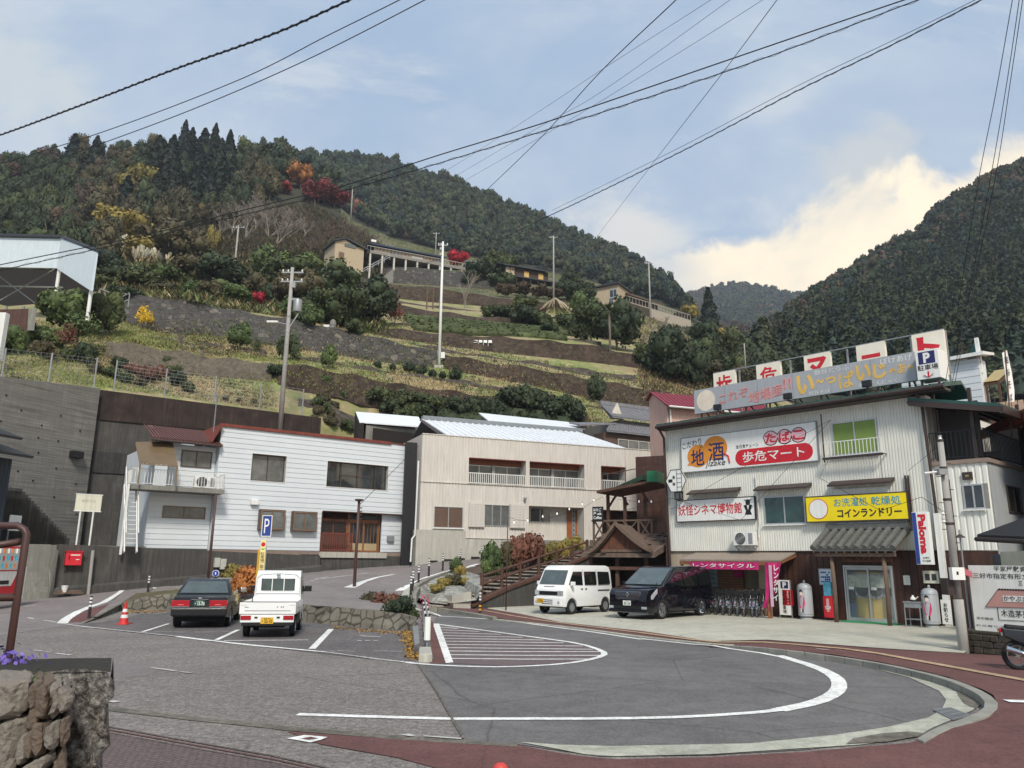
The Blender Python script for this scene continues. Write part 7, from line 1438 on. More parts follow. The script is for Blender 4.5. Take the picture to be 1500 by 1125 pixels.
for i,x in enumerate((1040,1049,1059,1069,1079,1089,1100,1111,1119)):
 u,_=X(x,890,-.55);p=F3.W(u,-.75,Z0);rz=F3.rz+PI/2+.25+.04*sn(i*3)
 b=bk0 if first else dU(bk0,None);place(b,p,rz,.98+.03*sn(i));first=False
S=ft('parking_stand_sign','white standing sign with a blue P and black characters for customer parking','sign',F3,(X(1141,903,-.6)[0],-.6,Z0));q=F3.rc(1140,849.5,1160,899,-.6);q=(q[0],q[1],Z0+.12,q[3]);M_().b(q[0],q[1],-.62,-.58,q[2],q[3]).d('board',wP,S);w=q[1]-q[0];h=q[3]-q[2]
M_().b(q[0]+w*.2,q[1]-w*.14,-.625,-.621,q[3]-h*.24,q[3]-h*.04).d('blue_square',nI,S);tX(S,'P',q[0]+w*.38,q[1]-w*.3,q[3]-h*.22,q[3]-h*.06,-.626,wP,.04);tX(S,'お客様駐車場',q[0]+w*.28,q[0]+w*.6,q[2]+h*.04,q[3]-h*.28,-.622,bI,.006,vert=True)
cP(S,q[0]+w*.64,q[1]-w*.08,q[2]+h*.28,q[3]-h*.28,-.621,rP,'red_mark');tX(S,'歩危マート',q[0]+w*.7,q[1]-w*.14,q[2]+h*.31,q[3]-h*.31,-.628,wP,.008,vert=True)
mb=MB();mb.b(q[0]-.02,q[0],-.63,-.57,Z0,q[3]);mb.b(q[1],q[1]+.02,-.63,-.57,Z0,q[3]);mb.c((q[0],-.2,Z0),(q[0],-.6,q[3]-.2),.03,.03);mb.d('frame',sT,S)
def cY(x0,x1,y0,y1,label,off):
 a=X(x0,(y0+y1)/2,off)[0];b=X(x1,(y0+y1)/2,off)[0];R=(b-a)/2;c=(a+b)/2;z1=X((x0+x1)/2,y0,off)[1];S=ft('gas_cylinder',label,'gas cylinder',F3,(c,off,Z0));H=z1-Z0
 Mx=mT((c,off,Z0));M_().l([(R*.8,.0),(R*.8,.06),(R*.6,.08),(R,.14),(R*1.,H*.80),(R*.9,H*.87),(R*.55,H*.915),(R*.2,H*.93)],20,Mx).d('tank',P('pale_grey_tank','#b4b8ba',rough=.4,metal=.2,var=.06,streak=.08),S,40)
 M_().l([(.04,H*.92),(.05,H*.96),(.035,H*1.),(.02,H*1.)],10,Mx).d('valve',sT,S);mb=MB();[mb.t([(c+R*cs(t)*1.01,off+R*sn(t)*1.01,Z0+zz)for t in nL(0,2*PI,21)],.008,4)for zz in (.2,H*.78)];mb.d('band',sT,S)
 yy=off-R*1.-.004;
 def patch(pts,m,n,d=0):
  vs=[];
  for u,z in pts:
   uu=max(-.95*R,min(.95*R,u));vs.append((c+uu*1.02,off-math.sqrt(max(R*R-uu*uu,0))*1.02-.004-d,Z0+z))
  M_().add(vs,[tuple(rg(len(vs)))]).d(n,m,S)
 pk=P('pink_kimono_paint','#c93a6a',rough=.5,var=.1);fc=P('pale_face_paint','#e8cdbc',rough=.5)
 patch([(-.10,H*.3),(.06,H*.28),(.12,H*.42),(.10,H*.58),(-.06,H*.60),(-.12,H*.45)],pk,'painted_kimono');patch([(-.06,H*.62),(.04,H*.61),(.06,H*.67),(.02,H*.71),(-.05,H*.70)],fc,'painted_face');patch([(-.07,H*.69),(.06,H*.68),(.05,H*.74),(-.02,H*.77),(-.07,H*.74)],bI,'painted_hair',.002);patch([(-.06,H*.19),(-.01,H*.19),(0,H*.29),(-.05,H*.29)],fc,'painted_leg');patch([(.01,H*.18),(.05,H*.18),(.05,H*.28),(.0,H*.28)],bI,'painted_leg')
cY(1169.5,1189.5,850,907,'grey gas cylinder painted with a pink kimono beside the parking stand sign',-.55)
cY(1351,1375,857,914,'grey gas cylinder painted with a pink kimono beside the sink table',-.6)
S,q=sB('guide_panel','framed blue and white guide panel on the dark boards left of the entrance post',F3,(1200,834,1219,856),-.1,.08,P('pale_blue_panel','#c5d3dc'),sT);w=q[1]-q[0];h=q[3]-q[2];mb=MB();rr=random.Random(8)
for i in rg(5):
 for j in rg(5):
  if rr.random()<.6:mb.b(q[0]+w*(.1+.16*i),q[0]+w*(.1+.16*i+.13),-.106,-.101,q[2]+h*(.1+.16*j),q[2]+h*(.1+.16*j+.12))
mb.d('printed_blocks',blue_paint,S)
S=ft('red_vending_box','narrow red vending box topped by a cyan poster beside the entrance post','vending box',F3,(X(1206,903,-.4)[0],-.4,Z0));q=F3.rc(1205,873,1220.5,901,-.4);q=(q[0],q[1],Z0+.1,q[3]);M_().b(q[0],q[1],-.4,-.08,q[2],q[3]).d('cabinet',rP,S,bevel=.015);M_().b(q[0],q[1]-.06,-.3,-.1,q[3]+.01,q[3]+.5).d('poster',P('cyan_poster','#5fb2c9',rough=.4,var=.25,scale=7),S);tX(S,'自販機',q[0]+.12,q[0]+.24,q[3]-.55,q[3]-.08,-.402,wP,.008,vert=True);tX(S,'マスク',q[0]+.06,q[1]-.06,q[2]+.28,q[2]+.42,-.402,wP,.03);mb=MB();[mb.b(q[0]+.03+.09*k,q[0]+.07+.09*k,-.35,-.12,Z0,q[2])for k in rg(5)];mb.d('foot',dM,S)
o=ft('entrance_canopy','small grey tiled canopy on two log posts over the laundry door','canopy',F3,(X(1225,905,-1.)[0],-1.,Z0));a,zt_=X(1212,780,-.1);b,_=X(1323,777,-.1);c_,zc1=X(1191,806,-1.25);d_,zc2=X(1309,809,-1.25);zc_=(zc1+zc2)/2;zt_=X(1270,778,-.05)[1]
A=v3((c_,-1.25,zc_));B=v3((d_,-1.25,zc_));C=v3((max(b,d_-.1),-.03,zt_));D=v3((a,-.03,zt_));C=v3((d_+.1,-.03,zt_));D=v3((c_+.05,-.03,zt_))
tl=P('dark_grey_canopy_tiles','#5e5f5b',rough=.6,var=.2,scale=4);mb=MB();t=v3((0,0,.08));mb.h([A,B,C,D],[A+t,B+t,C+t,D+t]);n=9
for k in rg(n+1):f=k/n;mb.t([A.lerp(B,f)+t*1.4+v3((0,-.04,0)),D.lerp(C,f)+t*1.4],.10,8)
for k in rg(7):f=k/6;mb.c(A.lerp(D,f)+t*1.1,B.lerp(C,f)+t*1.1,.05,.03)
mb.c(D+v3((-.05,-.05,.18)),C+v3((.05,-.05,.18)),.16,.2);mb.d('tile_roof',tl,o);mb=MB();[mb.c(A.lerp(B,k/10)-v3((0,0,.05)),D.lerp(C,k/10)-v3((0,0,.05)),.05,.06)for k in rg(11)];mb.c(A-v3((0,-.15,.12)),B-v3((0,-.15,.12)),.1,.12);mb.d('rafters',wO,o)
for x,y in ((1225,908),(1303,912)):u,_=X(x,y-5,-1.);M_().t([(u,-1.,Z0-.05),(u+.02,-1.,Z0+1.2),(u-.01,-1.,zc_-.05)],[.085,.08,.07],8).d('post',wO,o,True)
q=F3.rc(1233,812,1308,823.5,-.3);S=ft('name_board','old wooden name board with dark carved lettering over the laundry door','sign',F3,(q[0],-.3,q[2]));M_().b(q[0],q[1],-.34,-.28,q[2],q[3]).d('board',P('reddish_name_board','#6b4333',rough=.7,var=.3,streak=.3),S,bevel=.02);tX(S,'歩危ランドリー',q[0]+.15,q[1]-.15,q[2]+.05,q[3]-.05,-.342,P('dark_carved_letters','#2a1a14'),.02)
o=ft('glass_door','double sliding glass door of the coin laundry with silver frame','door',F3,(dr[0],0,Z0));u0,u1,z0,z1=dr;mb=MB();mb.b(u0-.05,u1+.05,-.03,.1,z1,z1+.07);mb.b(u0-.05,u0,-.03,.1,z0,z1);mb.b(u1,u1+.05,-.03,.1,z0,z1);mb.d('frame',aL,o);um=(u0+u1)/2
gclear=M('clear_shop_glass',(.6,.65,.65),rough=.03,alpha=.1,spec=.4)
for a,b,yy in ((u0+.01,um+.03,0),(um-.03,u1-.01,.045)):mb=MB();t_=.06;mb.b(a,a+t_,yy,yy+.035,z0,z1-.01);mb.b(b-t_,b,yy,yy+.035,z0,z1-.01);mb.b(a+t_,b-t_,yy,yy+.035,z1-.08,z1-.01);mb.b(a+t_,b-t_,yy,yy+.035,z0,z0+.14);d=mb.d('door_leaf',aL,o);M_().b(a+t_,b-t_,yy+.012,yy+.018,z0+.14,z1-.08).d('pane',gclear,d);M_().b(a+t_,b-t_,yy+.019,yy+.023,z0+1.2,z0+1.62).d('frosted_pattern',P('patterned_film','#a9b0a2',rough=.6,var=.35,scale=7),d);M_().b(a+t_+.02,a+t_+.22,yy+.004,yy+.011,z0+1.12,z0+1.22).d('sticker',wP,d)
S=SHOP;M_().b(u0-.6,u1+1,2.2,2.3,Z0,zW).d('inner_wall',P('cream_inner_wall','#bdb49a',rough=.8),S);M_().b(u0-1.5,u1+1.5,.15,3,Z0-.05,Z0-.01).d('inner_floor',cM,S)
for i,(x,col,R,w_)in enumerate(((1246,'#3a70b8',.22,.6),(1265,'#d0b04a',.3,.75),(1285,'#d0b04a',.3,.75),(1303,'#d9d9d2',.26,.6))):
 u,_=X(x,880,.35);m=P('machine_%d'%i,col,rough=.4,var=.06)if 'machine_%d'%i not in MATS else MATS['machine_%d'%i]
 W_=ft('washing_machine',('blue','left yellow','right yellow','pale')[i]+' laundry machine with a round door behind the glass','washing machine',F3,(u,.35,Z0));M_().b(u-w_/2+.01,u+w_/2-.01,.35,1.2,Z0,Z0+1.75).d('casing',m,W_,bevel=.02);mb=MB();zc_=Z0+(.85 if i<1 else 1.1);mb.p([(u+R*cs(t),zc_+R*sn(t))for t in nL(0,2*PI,25)[:-1]],'y',.31,.349);mb.d('door_rim',cH,W_);M_().p([(u+R*.75*cs(t),zc_+R*.75*sn(t))for t in nL(0,2*PI,25)[:-1]],'y',.30,.309).d('door_glass',gD,W_);M_().b(u-w_*.4,u+w_*.4,.335,.349,Z0+1.5,Z0+1.68).d('control_panel',wP,W_)
q=F3.rc(1230,906,1316,912,-.5);S=ft('door_mat','long bright green mat in front of the laundry door','mat',F3,(q[0],-.5,Z0));M_().b(X(1231,908,-.5)[0],X(1316,911,-.5)[0],-.75,-.05,Z0+.006,Z0+.03).d('mat',P('green_mat','#2f8a5c',rough=.9,var=.1),S)
q=F3.rc(1322,843,1333,857,-.05);S=ft('wall_notice','small white paper notice on the dark boards right of the laundry door','notice',F3,(q[0],0,q[2]));M_().b(q[0],q[1],-.01,.01,q[2],q[3]).d('sheet',wP,S);mb=MB();[mb.b(q[0]+.04,q[1]-.04,-.014,-.011,q[2]+.08*k,q[2]+.08*k+.015)for k in rg(1,5)];mb.d('lines',P('faded_ink',''),S)
q=F3.rc(1351,836,1376,855,-.2);S=ft('meter_box','cream box with two square meter windows above the second gas cylinder','meter box',F3,(q[0],-.2,q[2]));M_().b(q[0],q[1],-.2,0,q[2],q[3]).d('casing',P('cream_meter_box','#c9c6b4',rough=.6),S,bevel=.01);w=q[1]-q[0];[M_().b(q[0]+w*a,q[0]+w*(a+.3),-.206,-.201,q[2]+.1,q[3]-.1).d('meter_window',gD,S)for a in (.14,.56)]
S=ft('sink_table','old grey steel sink table with things on it beside the gas cylinder','table',F3,(X(1325,910,-.7)[0],-.7,Z0));a=X(1325,900,-.9)[0];b=X(1350,900,-.9)[0];mb=MB();mb.b(a,b,-.95,-.5,Z0+.78,Z0+.82);mb.b(a+.02,b-.02,-.93,-.52,Z0+.62,Z0+.78);mb.d('sink',sT,S);mb=MB();[mb.c((x,y,Z0),(x,y,Z0+.62),.03,.03)for x in (a+.03,b-.03)for y in (-.92,-.53)];[mb.c((a+.03,y,Z0+.25),(b-.03,y,Z0+.25),.025,.025)for y in (-.92,-.53)];mb.d('leg',sT,S)
S2=ft('kettle','small white pot standing on the sink table','pot',F3,(a+.25,-.72,Z0+.82));M_().l([(.07,.0),(.09,.05),(.08,.12),(.03,.16),(.03,.2)],12,mT((a+.25,-.72,Z0+.82))).d('body',wM,S2,True);M_().t([(a+.32,-.72,Z0+.88),(a+.42,-.72,Z0+.98)],.018,6).d('spout',wM,S2)
S2=ft('black_pan','black pan lying on the sink table','pan',F3,(a+.6,-.72,Z0+.82));M_().l([(.10,0),(.13,.05),(.12,.05),(.1,.015)],14,mT((b-.28,-.72,Z0+.82))).d('pan',bM,S2);M_().c((b-.16,-.72,Z0+.86),(b+.05,-.72,Z0+.9),.02,.02).d('handle',bM,S2)
off=-.5;q=F3.rc(1335,752,1371,827,off);q=(X(1341,790,off)[0],X(1364,790,off)[0],X(1354,827,off)[1],X(1348,750,off)[1]);S=ft('brand_sign','tall white hanging sign with a blue stripe and red vertical lettering','sign',F3,(q[0],off,q[2]));w=q[1]-q[0];h=q[3]-q[2];M_().b(q[0],q[1],off-.12,off+.12,q[2],q[3]).d('box',wP,S,bevel=.01);M_().b(q[0]+.01,q[0]+w*.27,off-.126,off-.121,q[2]+.02,q[3]-.02).d('blue_stripe',blue_paint,S)
tX(S,'Paloma',q[0]+w*.36,q[0]+w*.86,q[2]+h*.2,q[3]-h*.05,off-.122,rP,.05,rot=90);tX(S,'お湯が',q[0]+w*.45,q[1]-w*.12,q[2]+h*.11,q[2]+h*.145,off-.122,bI,.02);tX(S,'ガス給湯',q[0]+w*.4,q[1]-w*.08,q[2]+h*.05,q[2]+h*.09,off-.122,bI,.02)
mb=MB();[mb.c((q[0]+w/2,off+.12,z),(q[0]+w/2,.03,z),.04,.04)for z in (q[2]+.2,q[3]-.2)];mb.d('bracket',dM,S)
u,_=X(1381,830,-.25);zt_=X(1374,752,-.25)[1];S=ft('white_duct','tall white square duct at the right corner of the shop','duct',F3,(u,-.25,Z0));M_().b(u-.09,u+.09,-.35,-.15,Z0,zt_).d('duct',wM,S,bevel=.01);M_().b(u-.2,u+.2,-.5,0,Z0-.1,Z0+.06).d('foot',cC,S);M_().b(u-.15,u+.16,-.37,-.36,Z0+.12,Z0+.9).d('notice',wP,S);tX(S,'お知らせ',u-.08,u+.05,Z0+.2,Z0+.8,-.372,bI,.02,vert=True)
for x in (1330,1334.5):u,_=X(x,740,-.06);M_().t([(u,-.06,X(x,752,-.06)[1]-.6),(u,-.06,X(x,696,-.06)[1])],.035,6).d('pipe',dM,SHOP)
# roof signs
off=.35;S=ft('roof_sign','long grey roof sign with pink and yellow lettering on the shop','sign',F3,(X(1016,604,off)[0],off,ze+.2));a=X(1017,590,off)[0];b=X(1341,537,off)[0];z_t=(X(1016,571,off)[1]+X(1339,516.5,off)[1])/2;z_b=(X(1018,605,off)[1]+X(1343,559,off)[1])/2
gsign=P('grey_sign_face','#a6aaad',rough=.5,var=.04,streak=.05);M_().b(a,b,off,off+.15,z_b,z_t).d('board',gsign,S);[M_().b(a+(b-a)*k/6-.006,a+(b-a)*k/6+.006,off-.006,off-.001,z_b,z_t).d('joint',sT,S)for k in rg(1,6)];h=z_t-z_b
def uu(px):return X(px,np.interp(px,[1016,1340],[588,538]),off)[0]
pinkp=P('pale_pink_letters','#e2a9a6',rough=.5);yel=P('ochre_yellow_letters','#ddb45c',rough=.5);wh=P('off_white_letters','#dcdcd8',rough=.5)
u,z=uu(1034),z_b+h*.5;[M_().p([(u+R*cs(t),z+R*sn(t))for t in nL(0,2*PI,29)[:-1]],'y',off-y_,off-y_+.006).d('disc',m,S)for R,m,y_ in ((h*.44,P('disc_cream','#e0d3c0'),.007),)]
rnp=P('rose_letters','#c27a78',rough=.5)
def stext(s,x0,x1,f0,f1,m,bold=.02,skew=.0,edge=None):
 a_,b_=uu(x0),uu(x1)
 if edge:tX(S,s,a_-.0,b_+.0,z_b+h*f0,z_b+h*f1,off-.001,edge,bold+.01,skew=skew);tX(S,s,a_+.03,b_-.03,z_b+h*f0+.03,z_b+h*f1-.03,off-.008,m,.0,skew=skew)
 else:tX(S,s,a_,b_,z_b+h*f0,z_b+h*f1,off-.002,m,bold,skew=skew)
stext('これぞ',1053,1097,.30,.72,rnp,.02,.12,pinkp);stext('地場産',1096,1147,.12,.62,rnp,.02,.12,pinkp);stext('!!',1147,1160,.42,.86,rnp,.03,0,pinkp)
stext('い',1167,1193,.12,.86,yel,.05);stext('～',1195,1207,.42,.6,yel,.05);stext('っ',1209,1225,.36,.62,yel,.05);stext('ぱ',1228,1251,.10,.72,yel,.02);stext('い',1254,1276,.28,.86,yel,.05);stext('じ',1279,1299,.26,.8,yel,.05);stext('ゃ',1302,1313,.28,.56,yel,.05);stext('あ',1315,1328,.3,.66,yel,.02);stext('～',1330,1339,.42,.56,yel,.05)
stext('祖谷とうふ',1193,1245,.76,.96,wh,.006);stext('祖谷そば',1183,1215,.04,.18,wh,.006);stext('祖谷こんにゃく',1257,1313,.04,.19,wh,.006);stext('ぼけあげ',1291,1338,.72,.95,wh,.006)
mb=MB();
for k in rg(9):x=a+.3+(b-a-.6)*k/8;mb.c((x,off+.1,ze-.0+.18*off),(x,off+.1,z_b),.06,.06);mb.c((x,off+1.,ze+.3),(x,off+.14,z_b+.3),.05,.05)
mb.d('support',dM,S)
off2=1.;S2=ft('roof_letter_sign','row of five white panels with big red characters above the grey roof sign','sign',F3,(X(1045,560,off2)[0],off2,z_b));zt2=(X(1045,545.5,off2)[1]+X(1381,485,off2)[1])/2;zb2=z_t-.9
def u2(px):return X(px,np.interp(px,[1045,1381],[555,505]),off2)[0]
wp=P('warm_white_panel','#e9e2cf',rough=.5,var=.05);hh=zt2-zb2
for (x0,x1,ch)in ((1045,1076.5,'歩'),(1108,1143,'危'),(1178,1216.5,'マ'),(1255,1297,'ー'),(1337,1384,'ト')):
 a_,b_=u2(x0),u2(x1);M_().b(a_,b_,off2,off2+.15,zb2,zt2).d('panel',wp,S2);w=b_-a_
 if ch=='ー':tX(S2,ch,a_+w*.18,b_-w*.18,zt2-.58,zt2-.42,off2-.001,rP,.05)
 else:tX(S2,ch,a_+w*.14,b_-w*.14,zt2-.95,zt2-.14,off2-.001,rP,.015 if ch in '歩危' else .05)
mb=MB();a_,b_=u2(1045),u2(1384);mb.b(a_,b_,off2+.02,off2+.1,zt2,zt2+.04);[mb.c((a_+(b_-a_)*k/8,off2+.2,ze+.2),(a_+(b_-a_)*k/8,off2+.2,zt2),.06,.06)for k in rg(9)];mb.d('frame',sT,S2)
off3=-.05;q=(X(1342,535,off3)[0],X(1376,535,off3)[0],X(1345,557,off3)[1],X(1341,515,off3)[1]);S3=ft('parking_roof_sign','white box sign with blue P and red arrow at the right end of the roof','sign',F3,(q[0],off3,q[2]));w=q[1]-q[0];h3=q[3]-q[2];M_().b(q[0],q[1],off3,off3+.8,q[2],q[3]).d('box',wP,S3,bevel=.01);M_().b(q[0]+w*.12,q[1]-w*.15,off3-.006,off3-.001,q[3]-h3*.48,q[3]-h3*.06).d('blue_square',nI,S3);tX(S3,'P',q[0]+w*.34,q[1]-w*.36,q[3]-h3*.45,q[3]-h3*.1,off3-.007,wP,.05);tX(S3,'駐車場',q[0]+w*.05,q[1]-w*.05,q[2]+h3*.30,q[2]+h3*.49,off3-.002,bI,.006)
c=(q[0]+q[1])/2;mb=MB();mb.c((c,off3-.005,q[2]+h3*.25),(c,off3-.005,q[2]+h3*.06),.05,.01);mb.c((c-.16,off3-.005,q[2]+h3*.15),(c,off3-.005,q[2]+h3*.05),.05,.01);mb.c((c+.16,off3-.005,q[2]+h3*.15),(c,off3-.005,q[2]+h3*.05),.05,.01);mb.d('red_arrow',rP,S3);mb=MB();[mb.c((x,off3+.1,ze),(x,off3+.1,q[2]),.07,.07)for x in (q[0]+.1,q[1]-.1)];mb.d('support',dM,S3)
for i,(x,y)in enumerate(((1051,600),(1154,584),(1270,566))):
 u,z=X(x,y,-.9);F=ft('floodlight','black floodlight on an arm '+('below the left end of the grey roof sign','below the middle of the grey roof sign','below the right part of the grey roof sign')[i],'floodlight',F3,(u,-.5,ze+.05));mb=MB();mb.c((u+.15,-.1,ze+.15),(u,-.9,z-.05),.05,.05);mb.d('arm',dM,F);M_().b(u-.16,u+.16,-.98,-.82,z-.02,z+.22).d('lamp_head',bM,F,bevel=.02);M_().b(u-.13,u+.13,-.815,-.81,z+.01,z+.19).d('lamp_glass',gG,F)
# right-hand block of the shop with roofed balcony
o=ft('corner_block','cream ribbed corner block with a roofed balcony at the right end of the shop','building',F3,(LEN,0,Z0));u0=LEN+.02;u1=X(1454,740)[0];zt_=(X(1390,680)[1]+X(1452,677)[1])/2;D=4.6
cw=F3.rc(1409,710,1451,745);corrugated(u0,u1,zW,zt_,[cw],.21,.03,-.0).d('wall',mS,o);win(o,cw[0],min(cw[1],u1-.2),cw[2],cw[3],-.03,2,gD,aL,.05,sill=wM)
M_().b(u0,u1-.01,.02,.12,Z0-.2,zW-.02).d('board_wall',dark_wood,o);q=F3.rc(1409,692,1425,702,-.05);M_().b(q[0],q[1],-.08,-.001,q[2],q[3]).d('vent_window',dM,o);M_().b(q[0]+.1,q[1]-.1,-.085,-.081,q[2]+.1,q[3]-.1).d('vent_glass',P('dim_yellow_glass','#9a9150'),o)
sidem=P('pale_grey_side_wall','#a9adae',rough=.7,var=.06,streak=.08);M_().b(u1-.1,u1,.03,D,Z0,zt_).d('side_wall',sidem,o);w_=MB();
yv=1.6;w_.b(u1,u1+.05,yv,yv+1.5,cw[2]-.05,cw[2]);w_.b(u1,u1+.05,yv,yv+1.5,cw[3],cw[3]+.05);[w_.b(u1,u1+.05,yy,yy+.05,cw[2],cw[3])for yy in (yv,yv+.72,yv+1.45)];ww=w_.d('window',bZ,o);M_().b(u1+.001,u1+.02,yv+.05,yv+1.45,cw[2],cw[3]).d('pane',gD,ww)
M_().b(u0,u1+.06,-.06,D,zt_+.001,zt_+.14).d('balcony_floor',P('brownish_ledge','#8d7c70',rough=.8,var=.1),o)
z_r=X(1430,628)[1]-zt_;rL(o,[(u0+.02,0,zt_+.14),(u1,0,zt_+.14),(u1,D,zt_+.14)],z_r-.14,.14,bM,.022,.1,name='balcony_railing')
[M_().c((x,y,zt_),(x,y,ze-.1),.11,.11).d('balcony_post',dM,o)for x,y in ((u1-.3,.05),(u1-.05,D-.2),(u0+.25,.1))]
A=v3((u0-.4,-.45,X(1353,584,-.45)[1]));B=v3((X(1466,595,-.45)[0],-.45,0));B.z=X(1466,595,-.45)[1];A.z=X(1353,583,-.45)[1];C=B+v3((.0,D+1,.1));D_=A+v3((0,D+1,.1));t=v3((0,0,.1));M_().h([A,B,C,D_],[A+t,B+t,C+t,D_+t]).d('balcony_roof',green_metal,o)
mb=MB();mb.h([A-t*2,B-t*2,B-t*2+v3((0,.08,0)),A-t*2+v3((0,.08,0))],[A-t*.02,B-t*.02,B-t*.02+v3((0,.08,0)),A-t*.02+v3((0,.08,0))]);[mb.c(A.lerp(B,k/6)-t*.8,D_.lerp(C,k/6)-t*.8,.07,.1)for k in rg(7)];mb.c(B-t,C-t,.12,.25);mb.d('rafters',dM,o)
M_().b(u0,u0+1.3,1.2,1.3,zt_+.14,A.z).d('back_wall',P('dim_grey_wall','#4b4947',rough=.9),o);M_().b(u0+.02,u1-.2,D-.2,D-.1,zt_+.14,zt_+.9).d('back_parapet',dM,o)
# neighbours at the right edge
NF=Frame(at(1378,600,33)[:2],at(1440,600,31.8)[:2]);Xn=NF.pix;o=ft('white_boarded_house','white boarded upper storey behind the shop with a brown veranda','house',NF,(0,0,0));u1n=Xn(1437,560)[0];ztn=(Xn(1385,533)[1]+Xn(1430,524)[1])/2;lap(-1.5,u1n,3,ztn,[],.3,.02).d('wall',wS,o);bB(o,-1.5,u1n,.14,.9,3,ztn,wS);mb=MB();mb.h([(-2,-.3,ztn),(u1n+.3,-.3,ztn+.05),(u1n+.3,1.2,ztn+.3),(-2,1.2,ztn+.3)],[(-2,-.3,ztn+.15),(u1n+.3,-.3,ztn+.2),(u1n+.3,1.2,ztn+.4),(-2,1.2,ztn+.4)]);mb.d('roof',wM,o);p=Xn(1434,500,.5);M_().p([(p[0]-.6,ztn+.2),(p[0]-.1,ztn+.95),(p[0]+.02,ztn+.2)],'y',.5,.8).d('gable_roof',green_metal,o);M_().c((p[0],.3,ztn-.6),(p[0]-.03,.3,ztn+.95),.14,.14).d('gable_post',wM,o)
a=Xn(1440,536,1.5);b=Xn(1472,536,1.5);c=Xn(1440,563,1.5);mb=MB();pan=MB();A=v3((u1n+.02,.3,a[1]-.8));B=v3((b[0],.3,a[1]-.8));zlo=Xn(1445,561,.0)[1];A.z=B.z=zlo;C=B+v3((.1,1.7,.8));D2=A+v3((0,1.7,.8));[mb.c(A.lerp(B,k/4),D2.lerp(C,k/4),.07,.08)for k in rg(5)];[mb.c(A.lerp(D2,k/4),B.lerp(C,k/4),.07,.08)for k in rg(5)];pan.h([A+t,B+t,C+t,D2+t],[A+t*1.2,B+t*1.2,C+t*1.2,D2+t*1.2]);mb.d('veranda_frame',wB,o);pan.d('veranda_roof',P('yellow_plastic_roof','#a8935a',rough=.4,var=.1),o)
zv=Xn(1445,608,.2)[1];M_().b(u1n+.05,B.x+.3,.2,3,zv-.9,zv).d('veranda_floor',P('brown_veranda','#5a3d35',rough=.8),o);mb=MB();[mb.b(u1n+.1+.22*k,u1n+.28+.22*k,.15,.19,zv,zv+.45)for k in rg(6)];mb.d('veranda_boards',P('mixed_boards','#b59c86',rough=.8,var=.3,scale=2),o);mb=MB();[mb.c((x,.3,zv),(x,.3,zlo),.08,.08)for x in (u1n+.1,B.x)];rL(o,[(u1n+.1,.3,zv+.4),(B.x,.3,zv+.4)],.6,.2,dM,.03,name='veranda_rail');mb.d('veranda_post',wB,o)
NF2=Frame(at(1440,650,31)[:2],at(1520,660,26)[:2]);Xm=NF2.pix;o=ft('orange_roof_house','white house with a rust orange roof edge at the right border','house',NF2,(0,0,0));a,zt_=Xm(1449,632,0);zr1=Xm(1460,620,0)[1];M_().h([(a-.6,-.3,zr1-.45),(7,-.3,zr1-.45),(7,4,zr1+.6),(a-.6,4,zr1+.6)],[(a-.6,-.3,zr1-.1),(7,-.3,zr1-.1),(7,4,zr1+1),(a-.6,4,zr1+1)]).d('roof',P('rust_orange_roof','#96492f',rough=.6,var=.15),o);M_().b(a,a+1.3,0,3,0,zr1-.3).d('wall',wS,o);M_().b(a+1.35,7,.6,3,0,zr1-.3).d('dark_wall',iD,o);M_().b(a+.6,a+1.2,-.02,0,zr1-3.2,zr1-1.2).d('shutter',P('teal_grey_shutter','#5f7a78'),o);M_().c((a+1.35,-.05,0),(a+1.35,-.05,zr1-.3),.18,.18).d('post',wM,o)
o=ft('narrow_shed','grey shed with dark blue shutters behind the info board','shed',NF2,(-1,-2,0));a=NF2.pix(1452,800,-2.2)[0];M_().b(a,a+1.,-2.2,0,0,NF2.pix(1458,812,-2.2)[1]).d('shutter',P('navy_shutter','#2c3647',rough=.5),o);M_().b(a+1.02,a+6,-2.3,0,0,NF2.pix(1480,808,-2.2)[1]).d('wall',P('pale_green_grey','#b3b3a0',rough=.8),o)
RFm=Frame(at(1428,790,21)[:2],at(1520,800,19)[:2]);o=ft('lean_to_roof','black tiled lean-to roof edge behind the info board','roof',RFm,(0,0,RFm.pix(1432,790)[1]));A=v3((RFm.pix(1431,783)[0],0,RFm.pix(1431,783)[1]-.15));B=A+v3((3.5,0,-.22));C=B+v3((0,1.5,.5));D2=A+v3((.1,1.5,.5));M_().h([A,B,C,D2],[A+t*1.5,B+t*1.5,C+t*1.5,D2+t*1.5]).d('sheet',bM,o);M_().t([A+v3((.02,-.06,.03)),B+v3((0,-.06,.03))],.06,8).d('gutter',P('brown_gutter','#2e2523'),o);mb=MB();[mb.c((x,.1,0),(x,.1,A.z),.08,.08)for x in (3.,)];mb.d('post',dM,o)
